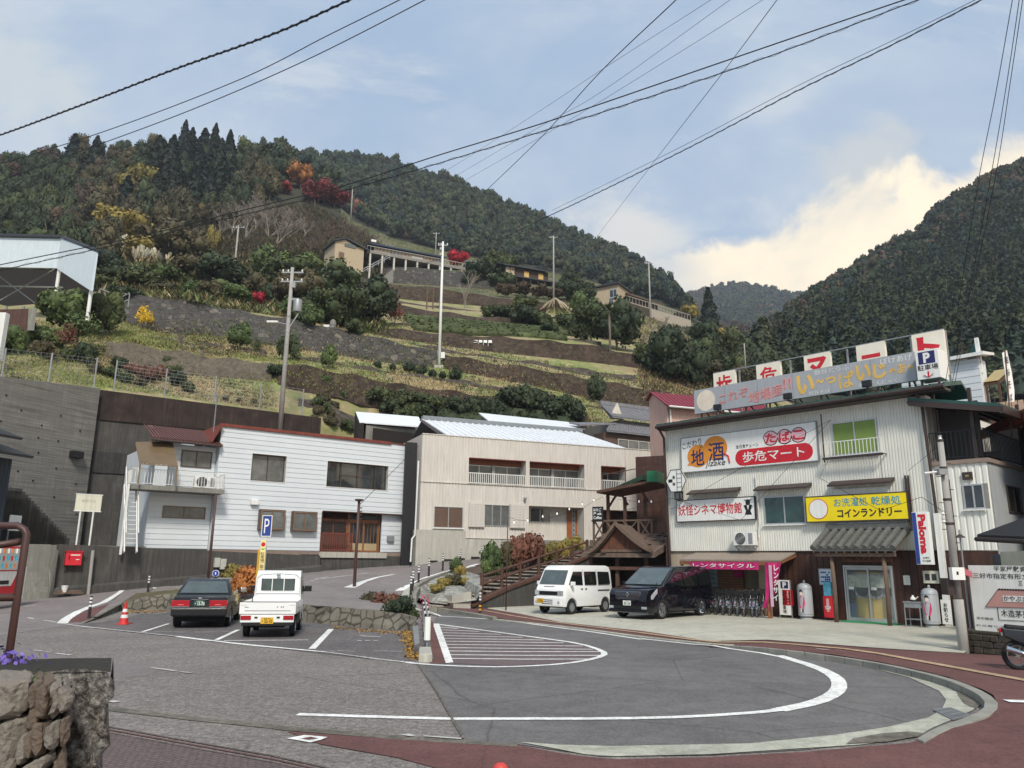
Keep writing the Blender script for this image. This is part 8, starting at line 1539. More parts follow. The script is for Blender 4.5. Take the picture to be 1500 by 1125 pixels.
# vehicles (x forward, y left)
def arch(xc,r,zb,n=9):return [(xc-r*cs(t),zb+r*sn(t)*1.)for t in nL(0,PI,n)]
class Car:
 def __init__(s,name,label,cat,wf):s.o=tg(name,label,cat);s.w=wf
 def shell(s,prof,mat,name='body',bevel=.035,parent=None,k=1.):
  n=len(prof);L_=[(x,s.w(x,z)*k,z)for x,z in prof];R=[(x,-s.w(x,z)*k,z)for x,z in prof];mb=MB();mb.add(L_+R,[tuple(rg(n)),tuple(rg(2*n-1,n-1,-1))]+[(i,n+i,n+(i+1)%n,(i+1)%n)for i in rg(n)])
  return mb.d(name,mat,parent or s.o,smooth=40,bevel=bevel,seg=2,ang=28)
 def side(s,pts,mat,name,off=.012,sides=(1,-1),parent=None,th=.008):
  r=None
  for sd in sides:
   A=[(x,sd*(s.w(x,z)+off-th),z)for x,z in pts];B=[(x,sd*(s.w(x,z)+off),z)for x,z in pts];r=M_().h(A,B).d(name,mat,parent or s.o)
  return r
 def cross(s,p,q,iy,mat,name,off=.012,ins=.0,parent=None,y0=None,y1=None,th=.008):
  p=v3((p[0],0,p[1]));q=v3((q[0],0,q[1]));d=(q-p).normalized();n=v3((d.z,0,-d.x));
  if n.x*(p.x)<0:n=-n
  a=p+d*ins+n*off;b=q-d*ins+n*off;wa=s.w(a.x,a.z)-iy;wb=s.w(b.x,b.z)-iy
  ya,yb=(-wa,wa)if y0 is None else (y0,y1);yc,yd=(-wb,wb)if y0 is None else (y0,y1)
  F=[v3((a.x,ya,a.z)),v3((a.x,yb,a.z)),v3((b.x,yd,b.z)),v3((b.x,yc,b.z))];return M_().h([v-n*th for v in F],F).d(name,mat,parent or s.o,bevel=0)
 def wheel(s,x,y,r,w,rimmat,spokes=6,hub=.62):
  sd=1 if y>0 else -1;Mx=mT((x,y,r))@Matrix.Rotation(-sd*PI/2,4,'X');mb=MB();mb.l([(r*hub,-w/2),(r*.93,-w/2),(r,-w*.35),(r,w*.35),(r*.93,w/2),(r*hub,w/2*.9),(r*hub*.98,0),(r*hub,-w/2)],24,Mx,False);t=mb.d('wheel',rU,s.o,30)
  rm=MB();rm.l([(r*hub*1.02,-w*.2),(r*hub*1.02,w*.42),(r*hub*.9,w*.44),(r*hub*.86,w*.25),(r*.12,w*.28),(r*.1,w*.40),(.001,w*.41)],24,Mx)
  for k in rg(spokes):
   a=2*PI*k/spokes;rm.c((r*.08*cs(a),r*.08*sn(a),w*.36),(r*hub*.9*cs(a),r*hub*.9*sn(a),w*.40),r*.16,w*.08,Mx)
  rm.d('rim',rimmat,t,30);return t
 def mirror(s,x,z,mat,sides=(1,-1),sz=.11):
  for sd in sides:y=sd*(s.w(x,z)+.12);m=M_().b(x-.05,x+.06,y-sz*.9,y+sz*.9,z-.03,z+sz*1.2).d('mirror',mat,s.o,bevel=.02);M_().c((x,y,z+.02),(x,y-sd*.14,z-.02),.03,.03).d('arm',bM,m)
def plate(car,x,z,fwd,mat,txt,small,ink,y=0):
 o=car.o;W_,H_=.33,.165;d=1 if fwd else -1;pl=M_().b(x,x+d*.012,y-W_/2,y+W_/2,z-H_/2,z+H_/2).d('number_plate',mat,o)
 for s_,a,b,c,d_ in ((txt,-.13,.14,-.065,.03),(small,-.09,.09,.04,.07)):
  vs,fs,xa,xb,ya,yb=text_geo(s_,.02);vv=[]
  for (vx,vy,_)in vs:
   f=(vx-xa)/(xb-xa);g=(vy-ya)/(yb-ya);yy=(a+(b-a)*f)*(1 if fwd else -1)*1.;vv.append((x+d*.014,y+yy,z+c+(d_-c)*g))
  me=bpy.data.meshes.new('lettering');me.from_pydata(vv,[],[tuple(f)for f in fs]);me.materials.append(ink);t=bpy.data.objects.new('lettering',me);lk(t);t.parent=pl
cW=P('white_car_paint','#e9eae8',rough=.22,var=.02,coat=.6);car_black=M('black_car_paint',(.006,.006,.007),rough=.14,var=.1,coat=.5,spec=.35);cB=M('dark_blue_black_paint',(.004,.004,.008),rough=.10,var=.1,coat=.4,spec=.35)
cG=M('tinted_car_glass',(.010,.013,.013),rough=.03,var=.1,spec=1.,coat=.5);cglass2=M('pale_car_glass',(.055,.075,.07),rough=.04,var=.3,scale=2,spec=1.,coat=.5)
tR=P('tail_lamp_red','#a31420',rough=.15,var=.1,coat=.6);amber=P('amber_lamp','#c8701e',rough=.15);head=P('headlamp_glass','#c9d0d2',rough=.08,metal=.5,var=.15,coat=.8)
bP=P('black_bumper_plastic','#0d0d0e',rough=.5,var=.15);yplate=P('yellow_plate','#d9a92c',rough=.5,var=.03);gplate=P('green_plate','#1f4a3a',rough=.5,var=.03);uN_=M('dark_underbody',(.006,.006,.006),rough=.9,var=.2)
def oR_(o,p,hx,hy):o.location=p;o.rotation_euler=(0,0,math.atan2(hy,hx))
# ---- taxi
def wt(x,z):
 w=.845 if z<.95 else .845-.215*min(1,(z-.95)/.5);return w-.10*max(0,(abs(x)-1.85)/.5)**2
c=Car('taxi','black saloon taxi with red tail lamps parked beside the small white truck','taxi',wt)
low=[(-2.32,.34),(-2.34,.62),(-2.31,.93),(-1.55,.985),(1.,.965),(1.35,.93),(2.18,.83),(2.30,.66),(2.30,.32)]+[(p[0],p[1])for p in reversed(arch(1.38,.36,.28))]+[(p[0],p[1])for p in reversed(arch(-1.38,.36,.28))]
c.shell(low,car_black);up=[(-1.62,.97),(-1.02,1.40),(-.80,1.455),(.25,1.455),(.48,1.41),(1.10,.95)];c.shell(up,car_black,'cabin',.03)
c.cross((-1.60,.99),(-1.05,1.39),.09,cglass2,'rear_window',ins=.05);c.cross((1.08,.97),(.50,1.40),.08,cG,'windscreen',ins=.05)
for a in ([(-1.35,1.02),(-1.,1.33),(-.90,1.37),(-.25,1.37),(-.25,1.02)],[(-.18,1.02),(-.18,1.37),(.28,1.37),(.45,1.32),(.85,1.02)]):c.side(a,cG,'side_window')
rw=c.o
M_().b(-2.395,-2.28,-.80,.80,.38,.60).d('rear_bumper',bP,c.o,bevel=.03);M_().b(2.25,2.38,-.80,.80,.35,.55).d('front_bumper',bP,c.o,bevel=.03);M_().b(-2.36,-2.33,-.79,.79,.60,.625).d('chrome_strip',cH,c.o)
for s_ in (1,-1):l=M_().b(-2.375,-2.30,s_*.28,s_*.80,.66,.84).d('tail_lamp',tR,c.o,bevel=.012);M_().b(-2.379,-2.30,s_*.29,s_*.79,.645,.665).d('chrome_trim',cH,l);M_().b(-2.378,-2.374,s_*.45,s_*.62,.70,.72).d('lamp_line',P('pale_red_lamp','#d86a6a'),l)
M_().b(-2.38,-2.3,-.25,.25,.855,.875).d('plate_trim',cH,c.o);plate(c,-2.365,.755,False,gplate,'・15-70','徳島 500',wP)
M_().b(-2.34,-2.325,-.05,.05,.89,.925).d('badge',cH,c.o,bevel=.01)
M_().l([(.05,-.022),(.095,-.022),(.10,0),(.095,.022),(.05,.022)],20,mT((-.1,-.10,1.60))@Matrix.Rotation(PI/2,4,'Y')).d('roof_lamp',P('blue_lamp','#2b3f9a',rough=.3),c.o,30)
M_().l([(.098,-.015),(.11,-.015),(.11,.015),(.098,.015)],20,mT((-.1,-.10,1.60))@Matrix.Rotation(PI/2,4,'Y')).d('lamp_ring',wP,c.o);M_().b(-.13,-.07,-.16,-.04,1.455,1.5).d('lamp_base',bM,c.o);M_().b(-.126,-.122,-.115,-.085,1.56,1.64).d('lamp_mark',wP,c.o)
for x in (1.38,-1.38):
 for s_ in (1,-1):c.wheel(x,s_*.74,.31,.19,cH,8,.66)
M_().b(-2.1,2.1,-.72,.72,.2,.42).d('underbody',uN_,c.o);c.mirror(.78,.98,cH)
M_().b(-1.35,-1.2,-.55,.55,1.,1.12).d('parcel_shelf_items',wP,c.o);
hx,hy=sn(rad(-13)),cs(rad(-13));p=gnd(296,917.5);oR_(c.o,p+v3((hx,hy,0))*1.38,hx,hy)
# ---- kei truck
def wk(x,z):
 w=.70 if z<1. else .70-.07*min(1,(z-1.)/.7);return w-.05*max(0,(abs(x)-1.45)/.25)**2*(1 if x>0 else 0)
c=Car('small_truck','white kei truck with an empty drop-side bed and yellow plate parked beside the taxi','truck',wk)
cab=[(.42,.60),(.42,1.55),(.50,1.70),(.62,1.755),(1.1,1.75),(1.30,1.66),(1.62,1.02),(1.69,.85),(1.69,.36),(1.6,.32)]+[(x,z)for x,z in reversed(arch(1.02,.34,.32))]+[(.6,.36),(.5,.5)]
c.shell(cab,cW,'cab');M_().b(.405,.42,-.48,.48,1.18,1.52).d('window_seal',bP,c.o,bevel=.0)
M_().p([(-.46,1.21),(-.42,1.18),(.42,1.18),(.46,1.21),(.46,1.48),(.42,1.52),(-.42,1.52),(-.46,1.48)],'x',.392,.404).d('rear_window',cglass2,c.o);c.cross((1.60,1.05),(1.31,1.64),.07,cG,'windscreen',ins=.04);c.side([(.62,1.05),(.62,1.6),(1.18,1.6),(1.42,1.08)],cG,'side_window')
bz=.66;fl=MB();fl.b(-1.68,.40,-.70,.70,bz-.06,bz);fl.d('bed_floor',cW,c.o)
for s_ in (1,-1):g=MB();g.b(-1.68,.39,s_*.70,s_*.735,bz-.02,bz+.29);[g.b(-1.66+.5*k,-1.62+.5*k,s_*.735,s_*.742,bz,bz+.27)for k in rg(5)];g.d('side_gate',cW,c.o,bevel=.006)
g=MB();g.b(-1.72,-1.685,-.735,.735,bz-.02,bz+.29);g.d('tail_gate',cW,c.o,bevel=.008);M_().b(-1.727,-1.68,-.74,.74,bz+.29,bz+.305).d('gate_edge',bP,c.o);M_().b(.36,.40,-.68,.68,bz,bz+.34).d('headboard',cW,c.o,bevel=.01)
M_().b(-1.728,-1.721,-.60,.60,bz+.06,bz+.075).d('gate_crease',sT,c.o);mk=MB();[mk.b(-1.727,-1.722,-.42+.05*k,-.385+.05*k,bz+.15,bz+.18)for k in (0,1,3)];mk.b(-1.727,-1.722,.5,.6,bz+.15,bz+.17);mk.d('badge',sT,c.o)
for s_ in (1,-1):M_().b(-1.735,-1.715,s_*.56,s_*.70,bz+.22,bz+.26).d('latch',wP,c.o)
rb=MB();rb.b(-1.70,-1.64,-.70,.70,.42,.62);rb.d('rear_panel',cW,c.o,bevel=.015);M_().b(-1.69,-1.6,-.66,.66,.33,.42).d('rear_bumper',bP,c.o,bevel=.01)
for s_ in (1,-1):M_().b(-1.72,-1.70,s_*.42,s_*.69,.49,.60).d('tail_lamp',tR,c.o,bevel=.006);M_().b(-1.718,-1.70,s_*.25,s_*.33,.53,.57).d('reverse_lamp',bP,c.o)
plate(c,-1.705,.47,False,yplate,'・32-10','徳島 480',bI)
M_().t([(.40,-.62,bz),(.38,-.62,1.55),(.40,-.5,1.68),(.42,0,1.72),(.40,.5,1.68),(.38,.62,1.55),(.40,.62,bz)],.018,8).d('cab_guard',cW,c.o,True);gg=MB();[gg.t([(.38,y,1.12),(.38,y,1.71)],.014,6)for y in (-.17,.17)];gg.t([(.38,-.62,1.12),(.38,.62,1.12)],.014,6);gg.d('guard_bars',cW,c.o);M_().b(.33,.39,-.06,.06,1.58,1.65).d('work_lamp',cH,c.o,bevel=.01)
for x in (1.02,-.88):
 for s_ in (1,-1):c.wheel(x,s_*.62,.27,.15,cH,8,.6)
M_().b(-1.6,1.5,-.45,.45,.28,.60).d('chassis',uN_,c.o);M_().b(-.55,.3,-.70,-.5,.30,.58).d('side_box',bP,c.o,bevel=.02);M_().b(-.55,.3,.5,.70,.30,.58).d('fuel_tank',bP,c.o,bevel=.02)
c.mirror(1.38,1.15,bP,sz=.12);[M_().b(1.69,1.705,s_*.45,s_*.66,.68,.82).d('headlight',head,c.o)for s_ in (1,-1)];M_().b(1.67,1.72,-.68,.68,.34,.5).d('front_bumper',cW,c.o,bevel=.02)
hx,hy=sn(rad(-10)),cs(rad(-10));p=gnd(394.5,931.5);oR_(c.o,p+v3((hx,hy,0))*.88,hx,hy)
# ---- white van
def wv(x,z):
 w=.735 if z<1.05 else .735-.08*min(1,(z-1.05)/.75);return w-.10*max(0,(x-1.3)/.4)**2-.04*max(0,(-x-1.45)/.25)**2
c=Car('white_van','white boxy kei van with a yellow plate parked left of the black minivan','van',wv)
pr=[(-1.69,.36),(-1.70,1.),(-1.66,1.62),(-1.55,1.80),(-1.3,1.86),(.85,1.86),(1.02,1.80),(1.15,1.70),(1.50,1.08),(1.64,.98),(1.69,.78),(1.70,.36),(1.62,.28)]+[(x,z)for x,z in reversed(arch(1.12,.33,.28))]+[(x,z)for x,z in reversed(arch(-1.16,.33,.28))]+[(-1.6,.30)]
c.shell(pr,cW,bevel=.05);c.cross((1.50,1.10),(1.16,1.69),.08,cglass2,'windscreen',ins=.03,off=.014)
c.side([(.42,1.10),(.42,1.62),(1.,1.62),(1.22,1.32),(1.34,1.12)],cG,'side_window');c.side([(-.52,1.10),(-.52,1.62),(.28,1.62),(.28,1.10)],cG,'side_window');c.side([(-1.50,1.12),(-1.46,1.60),(-.66,1.62),(-.66,1.10)],cG,'side_window')
for x in (.35,-.59):c.side([(x-.006,.42),(x-.006,1.7),(x+.006,1.7),(x+.006,.42)],P('panel_gap','#55585a'),'door_gap',off=.003)
c.side([(-1.45,.86),(-1.45,.90),(-.62,.90),(-.62,.86)],bP,'slide_rail',off=.006);c.side([(.44,.93),(.44,.97),(.56,.97),(.56,.93)],bP,'door_handle',off=.02);c.side([(.16,.93),(.16,.97),(.28,.97),(.28,.93)],bP,'door_handle',off=.02)
c.side([(-1.6,.72),(-1.6,.735),(1.5,.735),(1.5,.72)],P('panel_gap',''),'crease',off=.003)
M_().b(1.66,1.715,-.50,.50,.72,.87).d('grille',bP,c.o,bevel=.01);[M_().b(1.63,1.72,s_*.45,s_*.68,.71,.90).d('headlight',head,c.o,bevel=.02)for s_ in (1,-1)];fb=M_().b(1.62,1.77,-.70,.70,.30,.66).d('front_bumper',cW,c.o,bevel=.05);mb=MB();[mb.b(1.765,1.775,-.26,.26,.38+.07*k,.41+.07*k)for k in rg(3)];mb.d('air_slots',bP,fb)
[M_().l([(.05,0),(.06,.01),(.0,.012)],12,mT((1.77,s_*.55,.45))@Matrix.Rotation(PI/2,4,'Y')).d('fog_lamp',head,c.o)for s_ in (1,-1)]
plate(c,1.772,.50,True,yplate,'・57-25','徳島 480',bI,y=-.36);vs_=MB();[vs_.b(1.56+.0,1.60,-.3+.075*k,-.25+.075*k,1.035,1.05)for k in rg(7)];vs_.d('bonnet_lettering',bP,c.o)
for x in (1.12,-1.16):
 for s_ in (1,-1):c.wheel(x,s_*.65,.275,.155,sT,8,.62)
M_().b(-1.5,1.5,-.6,.6,.24,.4).d('underbody',uN_,c.o);c.mirror(1.22,1.12,cW,sz=.10)
def by_wheel(car,px,py,z,hx,hy,xf,yf):
 n=math.hypot(hx,hy);hx/=n;hy/=n;p=hit(px,py);L_=v3((-hy,hx,0));oR_(car.o,p-v3((hx,hy,0))*xf-L_*yf,hx,hy)
by_wheel(c,837,900,.105,-.66,-.75,1.12,.68)
# ---- minivan
def wm(x,z):
 w=.915 if z<1.05 else .915-.13*min(1,(z-1.05)/.8);return w-.13*max(0,(x-1.75)/.7)**2-.05*max(0,(-x-2.)/.4)**2
c=Car('minivan','glossy black minivan with silver grille and alloy wheels parked by the bicycles','minivan',wm)
pr=[(-2.38,.34),(-2.42,.95),(-2.36,1.15),(-2.20,1.72),(-1.95,1.84),(-1.,1.89),(.1,1.87),(.42,1.80),(1.42,1.16),(1.75,1.12),(2.27,1.03),(2.40,.88),(2.43,.55),(2.40,.26),(2.2,.20)]+[(x,z)for x,z in reversed(arch(1.50,.385,.24,11))]+[(x,z)for x,z in reversed(arch(-1.38,.385,.24,11))]+[(-2.2,.24)]
c.shell(pr,cB,bevel=.05);c.cross((1.42,1.18),(.44,1.79),.10,cglass2,'windscreen',ins=.03,off=.014)
c.side([(-.05,1.13),(-.02,1.66),(.38,1.66),(.62,1.50),(1.08,1.17)],cG,'side_window');c.side([(-1.15,1.13),(-1.15,1.68),(-.10,1.67),(-.12,1.13)],cG,'side_window');c.side([(-2.12,1.18),(-2.05,1.62),(-1.90,1.68),(-1.22,1.69),(-1.22,1.14)],cG,'side_window')
for x in (-.08,-1.18):c.side([(x-.006,.36),(x-.006,1.1),(x+.006,1.1),(x+.006,.36)],uN_,'door_gap',off=.002)
[c.side([(x,.98),(x,1.01),(x+.2,1.01),(x+.2,.98)],cH,'door_handle',off=.02)for x in (.05,-.36)]
gr=MB();[gr.b(2.385,2.425,-.52,.52,.70+.045*k,.715+.045*k)for k in rg(6)];gr.d('grille',cH,c.o);M_().b(2.28,2.405,-.56,.56,.66,.97).d('grille_frame',P('smoky_grille','#6f7376',rough=.25,metal=.7),c.o,bevel=.02);M_().l([(.07,0),(.075,.01),(.05,.015)],14,mT((2.425,0,.86))@Matrix.Rotation(PI/2,4,'Y')).d('badge',cH,c.o)
for s_ in (1,-1):M_().h([(2.12,s_*.90,.70),(2.40,s_*.58,.68),(2.40,s_*.58,.74),(2.12,s_*.90,.84)],[(1.85,s_*.93,.92),(2.33,s_*.62,.90),(2.28,s_*.62,1.02),(1.80,s_*.90,1.08)]).d('headlight',head,c.o,bevel=.01);M_().b(2.36,2.44,s_*.60,s_*.80,.36,.45).d('fog_lamp',head,c.o,bevel=.015)
M_().b(2.30,2.47,-.82,.82,.24,.34).d('front_lip',cB,c.o,bevel=.03);M_().b(2.38,2.435,-.6,.6,.36,.46).d('air_intake',uN_,c.o);M_().b(2.39,2.44,-.85,.85,.225,.24).d('chrome_strip',cH,c.o);plate(c,2.45,.56,True,wP,'88-28','徳島 300',P('green_ink','#1f5a3a'))
for x in (1.50,-1.38):
 for s_ in (1,-1):c.wheel(x,s_*.81,.335,.20,cH,5,.74)
M_().b(-2.2,2.2,-.78,.78,.2,.4).d('underbody',uN_,c.o);c.mirror(1.05,1.16,cB,sz=.11);c.side([(-2.3,.28),(-2.3,.36),(-1.85,.36),(-1.85,.28)],cB,'sill',off=.02);M_().c((1.78,.80,1.),(1.78,.86,1.28),.02,.02).d('fender_mirror',bM,c.o)
by_wheel(c,971,907,.105,-.67,-.74,1.50,.90)
# ---- motorbike at the right border
o=tg('motorbike','dark scooter with a red tail lamp cut by the right edge of the photo','motorbike',(0,0,0))
def wh(x,r,w):
 mb=MB();mb.t([(x+r*cs(t),0,r+.03+r*sn(t))for t in nL(0,2*PI,25)],w,8,False);q=mb.d('wheel',rU,o,True);m2=MB();m2.t([(x+r*.82*cs(t),0,r+.03+r*.82*sn(t))for t in nL(0,2*PI,25)],.02,6,False);[m2.c((x,0,r+.03),(x+r*.8*cs(t),0,r+.03+r*.8*sn(t)),.02,.02)for t in nL(0,2*PI,6)[:-1]];m2.d('rim',sT,q)
wh(-.62,.24,.05);wh(.62,.24,.05);bk=P('glossy_black_fairing','#131316',rough=.2,coat=.8)
M_().h([(-.85,-.10,.62),(-.2,-.14,.35),(-.2,.14,.35),(-.85,.10,.62)],[(-.88,-.09,.80),(-.1,-.13,.74),(-.1,.13,.74),(-.88,.09,.80)]).d('tail_cover',bk,o,bevel=.03);M_().h([(-.80,-.12,.79),(.05,-.12,.74),(.05,.12,.74),(-.80,.12,.79)],[(-.78,-.1,.86),(.02,-.1,.80),(.02,.1,.80),(-.78,.1,.86)]).d('seat',rU,o,bevel=.03)
M_().b(-.2,.35,-.13,.13,.26,.36).d('footboard',bk,o,bevel=.02);M_().h([(.30,-.16,.3),(.45,-.16,.3),(.45,.16,.3),(.30,.16,.3)],[(.42,-.18,.85),(.60,-.13,.85),(.60,.13,.85),(.42,.18,.85)]).d('front_shield',bk,o,bevel=.03);M_().t([(.40,-.3,1.),(.48,-.1,1.02),(.48,.1,1.02),(.40,.3,1.)],.018,6).d('handlebar',bM,o);M_().t([(.5,0,.9),(.62,0,.27)],.03,8).d('fork',sT,o)
M_().b(-.92,-.86,-.07,.07,.70,.78).d('tail_lamp',tR,o,bevel=.02);M_().t([(-.2,-.14,.28),(-.45,-.17,.28),(-.85,-.19,.42)],[.03,.05,.055],10).d('muffler',cH,o,True);M_().c((-.86,.0,.62),(-1.,0,.40),.14,.02).d('mudguard',bM,o);[M_().t([(.40,s_*.25,1.),(.36,s_*.32,1.18)],.008,5).d('mirror_arm',bM,o)for s_ in (1,-1)];[M_().b(.35,.37,s_*.32-.06,s_*.32+.06,1.16,1.25).d('mirror',bM,o,bevel=.01)for s_ in (1,-1)];M_().b(-.5,-.1,-.1,.1,.3,.45).d('engine',sT,o,bevel=.02)
p=gnd(1494,981,.105);oR_(o,p+v3((.62*.95,-.62*.3,0)),.95,-.3)
# street furniture
whiteb=P('white_reflective_band','#dededa',rough=.5)
def bO(px,py,pyt,label=None,group='striped bollards along the hairpin kerb',low=False,base=None):
 p=base or hit(px,py);d=(p-CAM);h=max(.55,min(.9,(at(px,pyt,p.y).z-p.z)));o=tg('bollard',label or 'black rubber bollard with white bands by the hairpin kerb','bollard',p,0,group)
 M_().l([(.085,-.05),(.085,.01),(.05,.03),(.045,h-.01),(.03,h)],12).d('post',P('dark_brown_rubber','#2b2524',rough=.7),o,40)
 for k,z in enumerate((h-.08,h-.20,h-.32)):M_().l([(.047,z-.035),(.0478,z-.034),(.0475,z+.034),(.046,z+.035)],12).d('band',whiteb,o)
 if low:
  for z in (.10,.24):M_().l([(.053,z),(.0535,z),(.051,z+.07),(.05,z+.07)],12).d('yellow_band',P('yellow_tape','#e0a020'),o)
for x,y,t in ((601.5,872,842),(604.5,866,834),(613,853.5,827),(628,844.5,818),(648.5,835.6,811),(674,828.5,805),(705,823,799)):bO(x,y,t)
bO(615,883,850,'dark bollard on the red pavement by the small road sign',None);bO(656,891,857,'dark bollard on the red pavement at the foot of the garden steps',None);bO(703,898,866,'bollard with yellow bands at its foot beside the steps wall',None,True)
bO(130,906,873,'black and white bollard at the start of the red kerb strip',None);bO(216.5,867,842,'small black and white bollard by the dark low wall',None)
o=tg('traffic_cone','red and white traffic cone beside the parking bays','traffic cone',gnd(181,914.5));M_().b(-.19,.19,-.19,.19,0,.03).d('base',P('cone_red','#c02a28',rough=.6),o,bevel=.01);M_().l([(.15,.03),(.135,.06),(.03,.66),(.025,.70),(.0,.71)],20).d('cone',P('cone_red',''),o,40)
for a,b in ((.20,.30),(.38,.48)):r0=.135-.105*(a-.06)/.6+.003;r1=.135-.105*(b-.06)/.6+.003;M_().l([(r0-.002,a),(r0,a),(r1,b),(r1-.002,b)],20).d('white_band',whiteb,o)
def pO(name,label,pb,pt,r0,r1,mat,base=None,cat='pole',extra=None,Y=None,group=None):
 p=base or hit(*pb);t=at(pt[0],pt[1],p.y);t.x=p.x+(t.x-p.x)*1.;o=tg(name,label,cat,p,0,group);v=t-p;v.x*=.35 if abs(v.x)<3 else 1;M_().t([(0,0,-.5),v*.5,v],[r0,(r0+r1)/2,r1],10).d('shaft',mat,o,True);o['h']=v.z;return o,v
o,v=pO('brown_pole','rust brown steel pole with a flat cap standing in the planter','',(527,734),.075,.06,pB,base=hit(517,893));v=v3(v)
M_().l([(.06,v.z-.02),(.19,v.z+.03),(.2,v.z+.08),(.0,v.z+.09)],14,mT((v.x,0,0))).d('cap',pB,o);[M_().t([(v.x,0,v.z-.3-.16*k),(v.x+.16,0,v.z-.3-.16*k)],.025,6).d('insulator',dM,o)for k in rg(4)]
P_,=[v3((o.location.x+v.x,o.location.y,o.location.z+v.z-.2))];wire('guy_wire',[P_,FP(F1,606,660),FP(F2,630,637)],.014,'thin dark wire from the brown cap pole to the beige house roof')
o,v=pO('brown_pole','slim brown lamp pole in front of the balcony wing','',(317,726),.065,.055,pB,base=hit(303,866))
o,v=pO('thin_pole','thin rusty pole carrying the string lights at the foot of the steps','',(747,758),.03,.022,pB,base=gnd(741,893,.105))
b=hit(386,880);o=tg('parking_sign','blue P parking sign on a white post behind the small truck','sign',b);f=lambda x,y:at(x,y,b.y)-b
q0,q1=f(384,785),f(399,756);M_().t([(f(391,786).x,0,-.2),(f(392,770).x,0,q1.z)],.03,8).d('post',wM,o);M_().b(q0.x,q1.x,-.06,-.035,q0.z,q1.z).d('panel',blue_paint,o);mb=MB();t_=.025;mb.b(q0.x-t_,q1.x+t_,-.065,-.033,q1.z,q1.z+t_);mb.b(q0.x-t_,q1.x+t_,-.065,-.033,q0.z-t_,q0.z);mb.b(q0.x-t_,q0.x,-.065,-.033,q0.z,q1.z);mb.b(q1.x,q1.x+t_,-.065,-.033,q0.z,q1.z);mb.d('frame',wP,o);w=q1.x-q0.x;h=q1.z-q0.z;tX(o,'P',q0.x+w*.22,q1.x-w*.22,q0.z+h*.14,q1.z-h*.14,-.061,wP,.0)
o=tg('yellow_sign','pale yellow upright panel with a red and green mark below the blue P sign','sign',b+v3((0,-.25,0)));q0,q1=f(382.5,833),f(393.5,791);M_().b(q0.x,q1.x,-.03,0,-.1,q1.z).d('panel',P('pale_yellow_panel','#e6dc9a',rough=.6),o);w=q1.x-q0.x;c=(q0.x+q1.x)/2;M_().p([(c+.08*cs(t),q1.z-.17+.08*sn(t))for t in nL(0,6.28,13)[:-1]],'y',-.035,-.03).d('red_flower_mark',rP,o);M_().p([(c-.1,q1.z-.3),(c,q1.z-.38),(c+.1,q1.z-.3),(c,q1.z-.33)],'y',-.035,-.03).d('green_leaf_mark',P('leaf_green_paint','#3a8a3a'),o);tX(o,'駐車場ご案内',c-.08,c+.08,q0.z-.1,q1.z-.45,-.031,P('brown_ink','#8a6a3a'),.005,vert=True)
M_().b(q0.x-.1,q0.x-.012,.01,.04,-.1,q1.z-.35).d('side_panel',P('ochre_panel','#c99a2c',rough=.6),o)
o=tg('log_fence','short curved brown log fence between taxi and small truck','fence',hit(355,878));b=o.location.copy();ps=[(346,842,812),(362,850,818),(378,856,829)];YY=b.y+.6;pts=[(at(x,yb+14,YY)-b,at(x,yt,YY)-b)for x,yb,yt in ps]
for a,c in pts:M_().t([a+v3((0,0,-.3)),c],.07,8).d('post',wB,o)
mb=MB();
for k in rg(2):
 for (a,c),(a2,c2)in zip(pts[:-1],pts[1:]):
  for fz in (.12,.30,.5):mb.t([c-v3((0,0,fz)),(c+c2)*.5-v3((0,0,fz+.05)),c2-v3((0,0,fz))],.035,6)
 break
mb.d('rail',wB,o)
q=FW.rc(315,817,331,834,-.2);o=ft('meter_cabinet','pale grey twin meter cabinet fixed to the dark low wall','meter box',FW,(q[0],-.2,q[2]));M_().b(q[0],(q[0]+q[1])/2-.02,-.2,0,q[2]+.1,q[3]).d('cabinet',P('pale_grey_cabinet','#a8a99f',rough=.6),o,bevel=.01);M_().b((q[0]+q[1])/2,q[1],-.2,0,q[2],q[3]-.05).d('cabinet',P('pale_grey_cabinet',''),o,bevel=.01)
b=hit(623,884);o=tg('small_sign','small round white sign with an orange tag beside the pavement bollard','sign',b);M_().t([(0,0,-.1),(0,0,1.)],.015,6).d('post',sT,o);M_().l([(.0,-.01),(.11,-.01),(.11,.01),(0,.01)],16,mT((0,-.03,.92))@Matrix.Rotation(PI/2,4,'X')).d('disc',wP,o);M_().b(-.12,.1,-.03,0,.45,.6).d('orange_tag',P('orange_tape','#d2623a'),o)
b=gnd(1412,953,.1);t=at(1374,645,b.y);o=tg('utility_pole','pale concrete utility pole with bands and boxes in front of the shop corner','utility pole',b);V=v3((0,0,t.z-b.z));r=lambda z:.118-.045*z/V.z
M_().t([(0,0,-.3),(0,0,1.2)],[.12,.115],14).d('shaft',pC,o,True);M_().t([(0,0,1.2),(0,0,V.z)],[.10,.07],14).d('shaft',pC,o,True)
mb=MB();[mb.l([(r(z)+.004,z),(r(z)+.006,z+.01),(r(z)+.006,z+.05),(r(z)+.004,z+.06)],14)for z in (1.15,1.9,3.,3.6,4.4,5.1)];[mb.c((-.2 if k%2 else 0,0,1.9+.33*k),(0 if k%2 else .2,0,1.9+.33*k),.018,.018)for k in rg(9)];mb.d('band',dM,o)
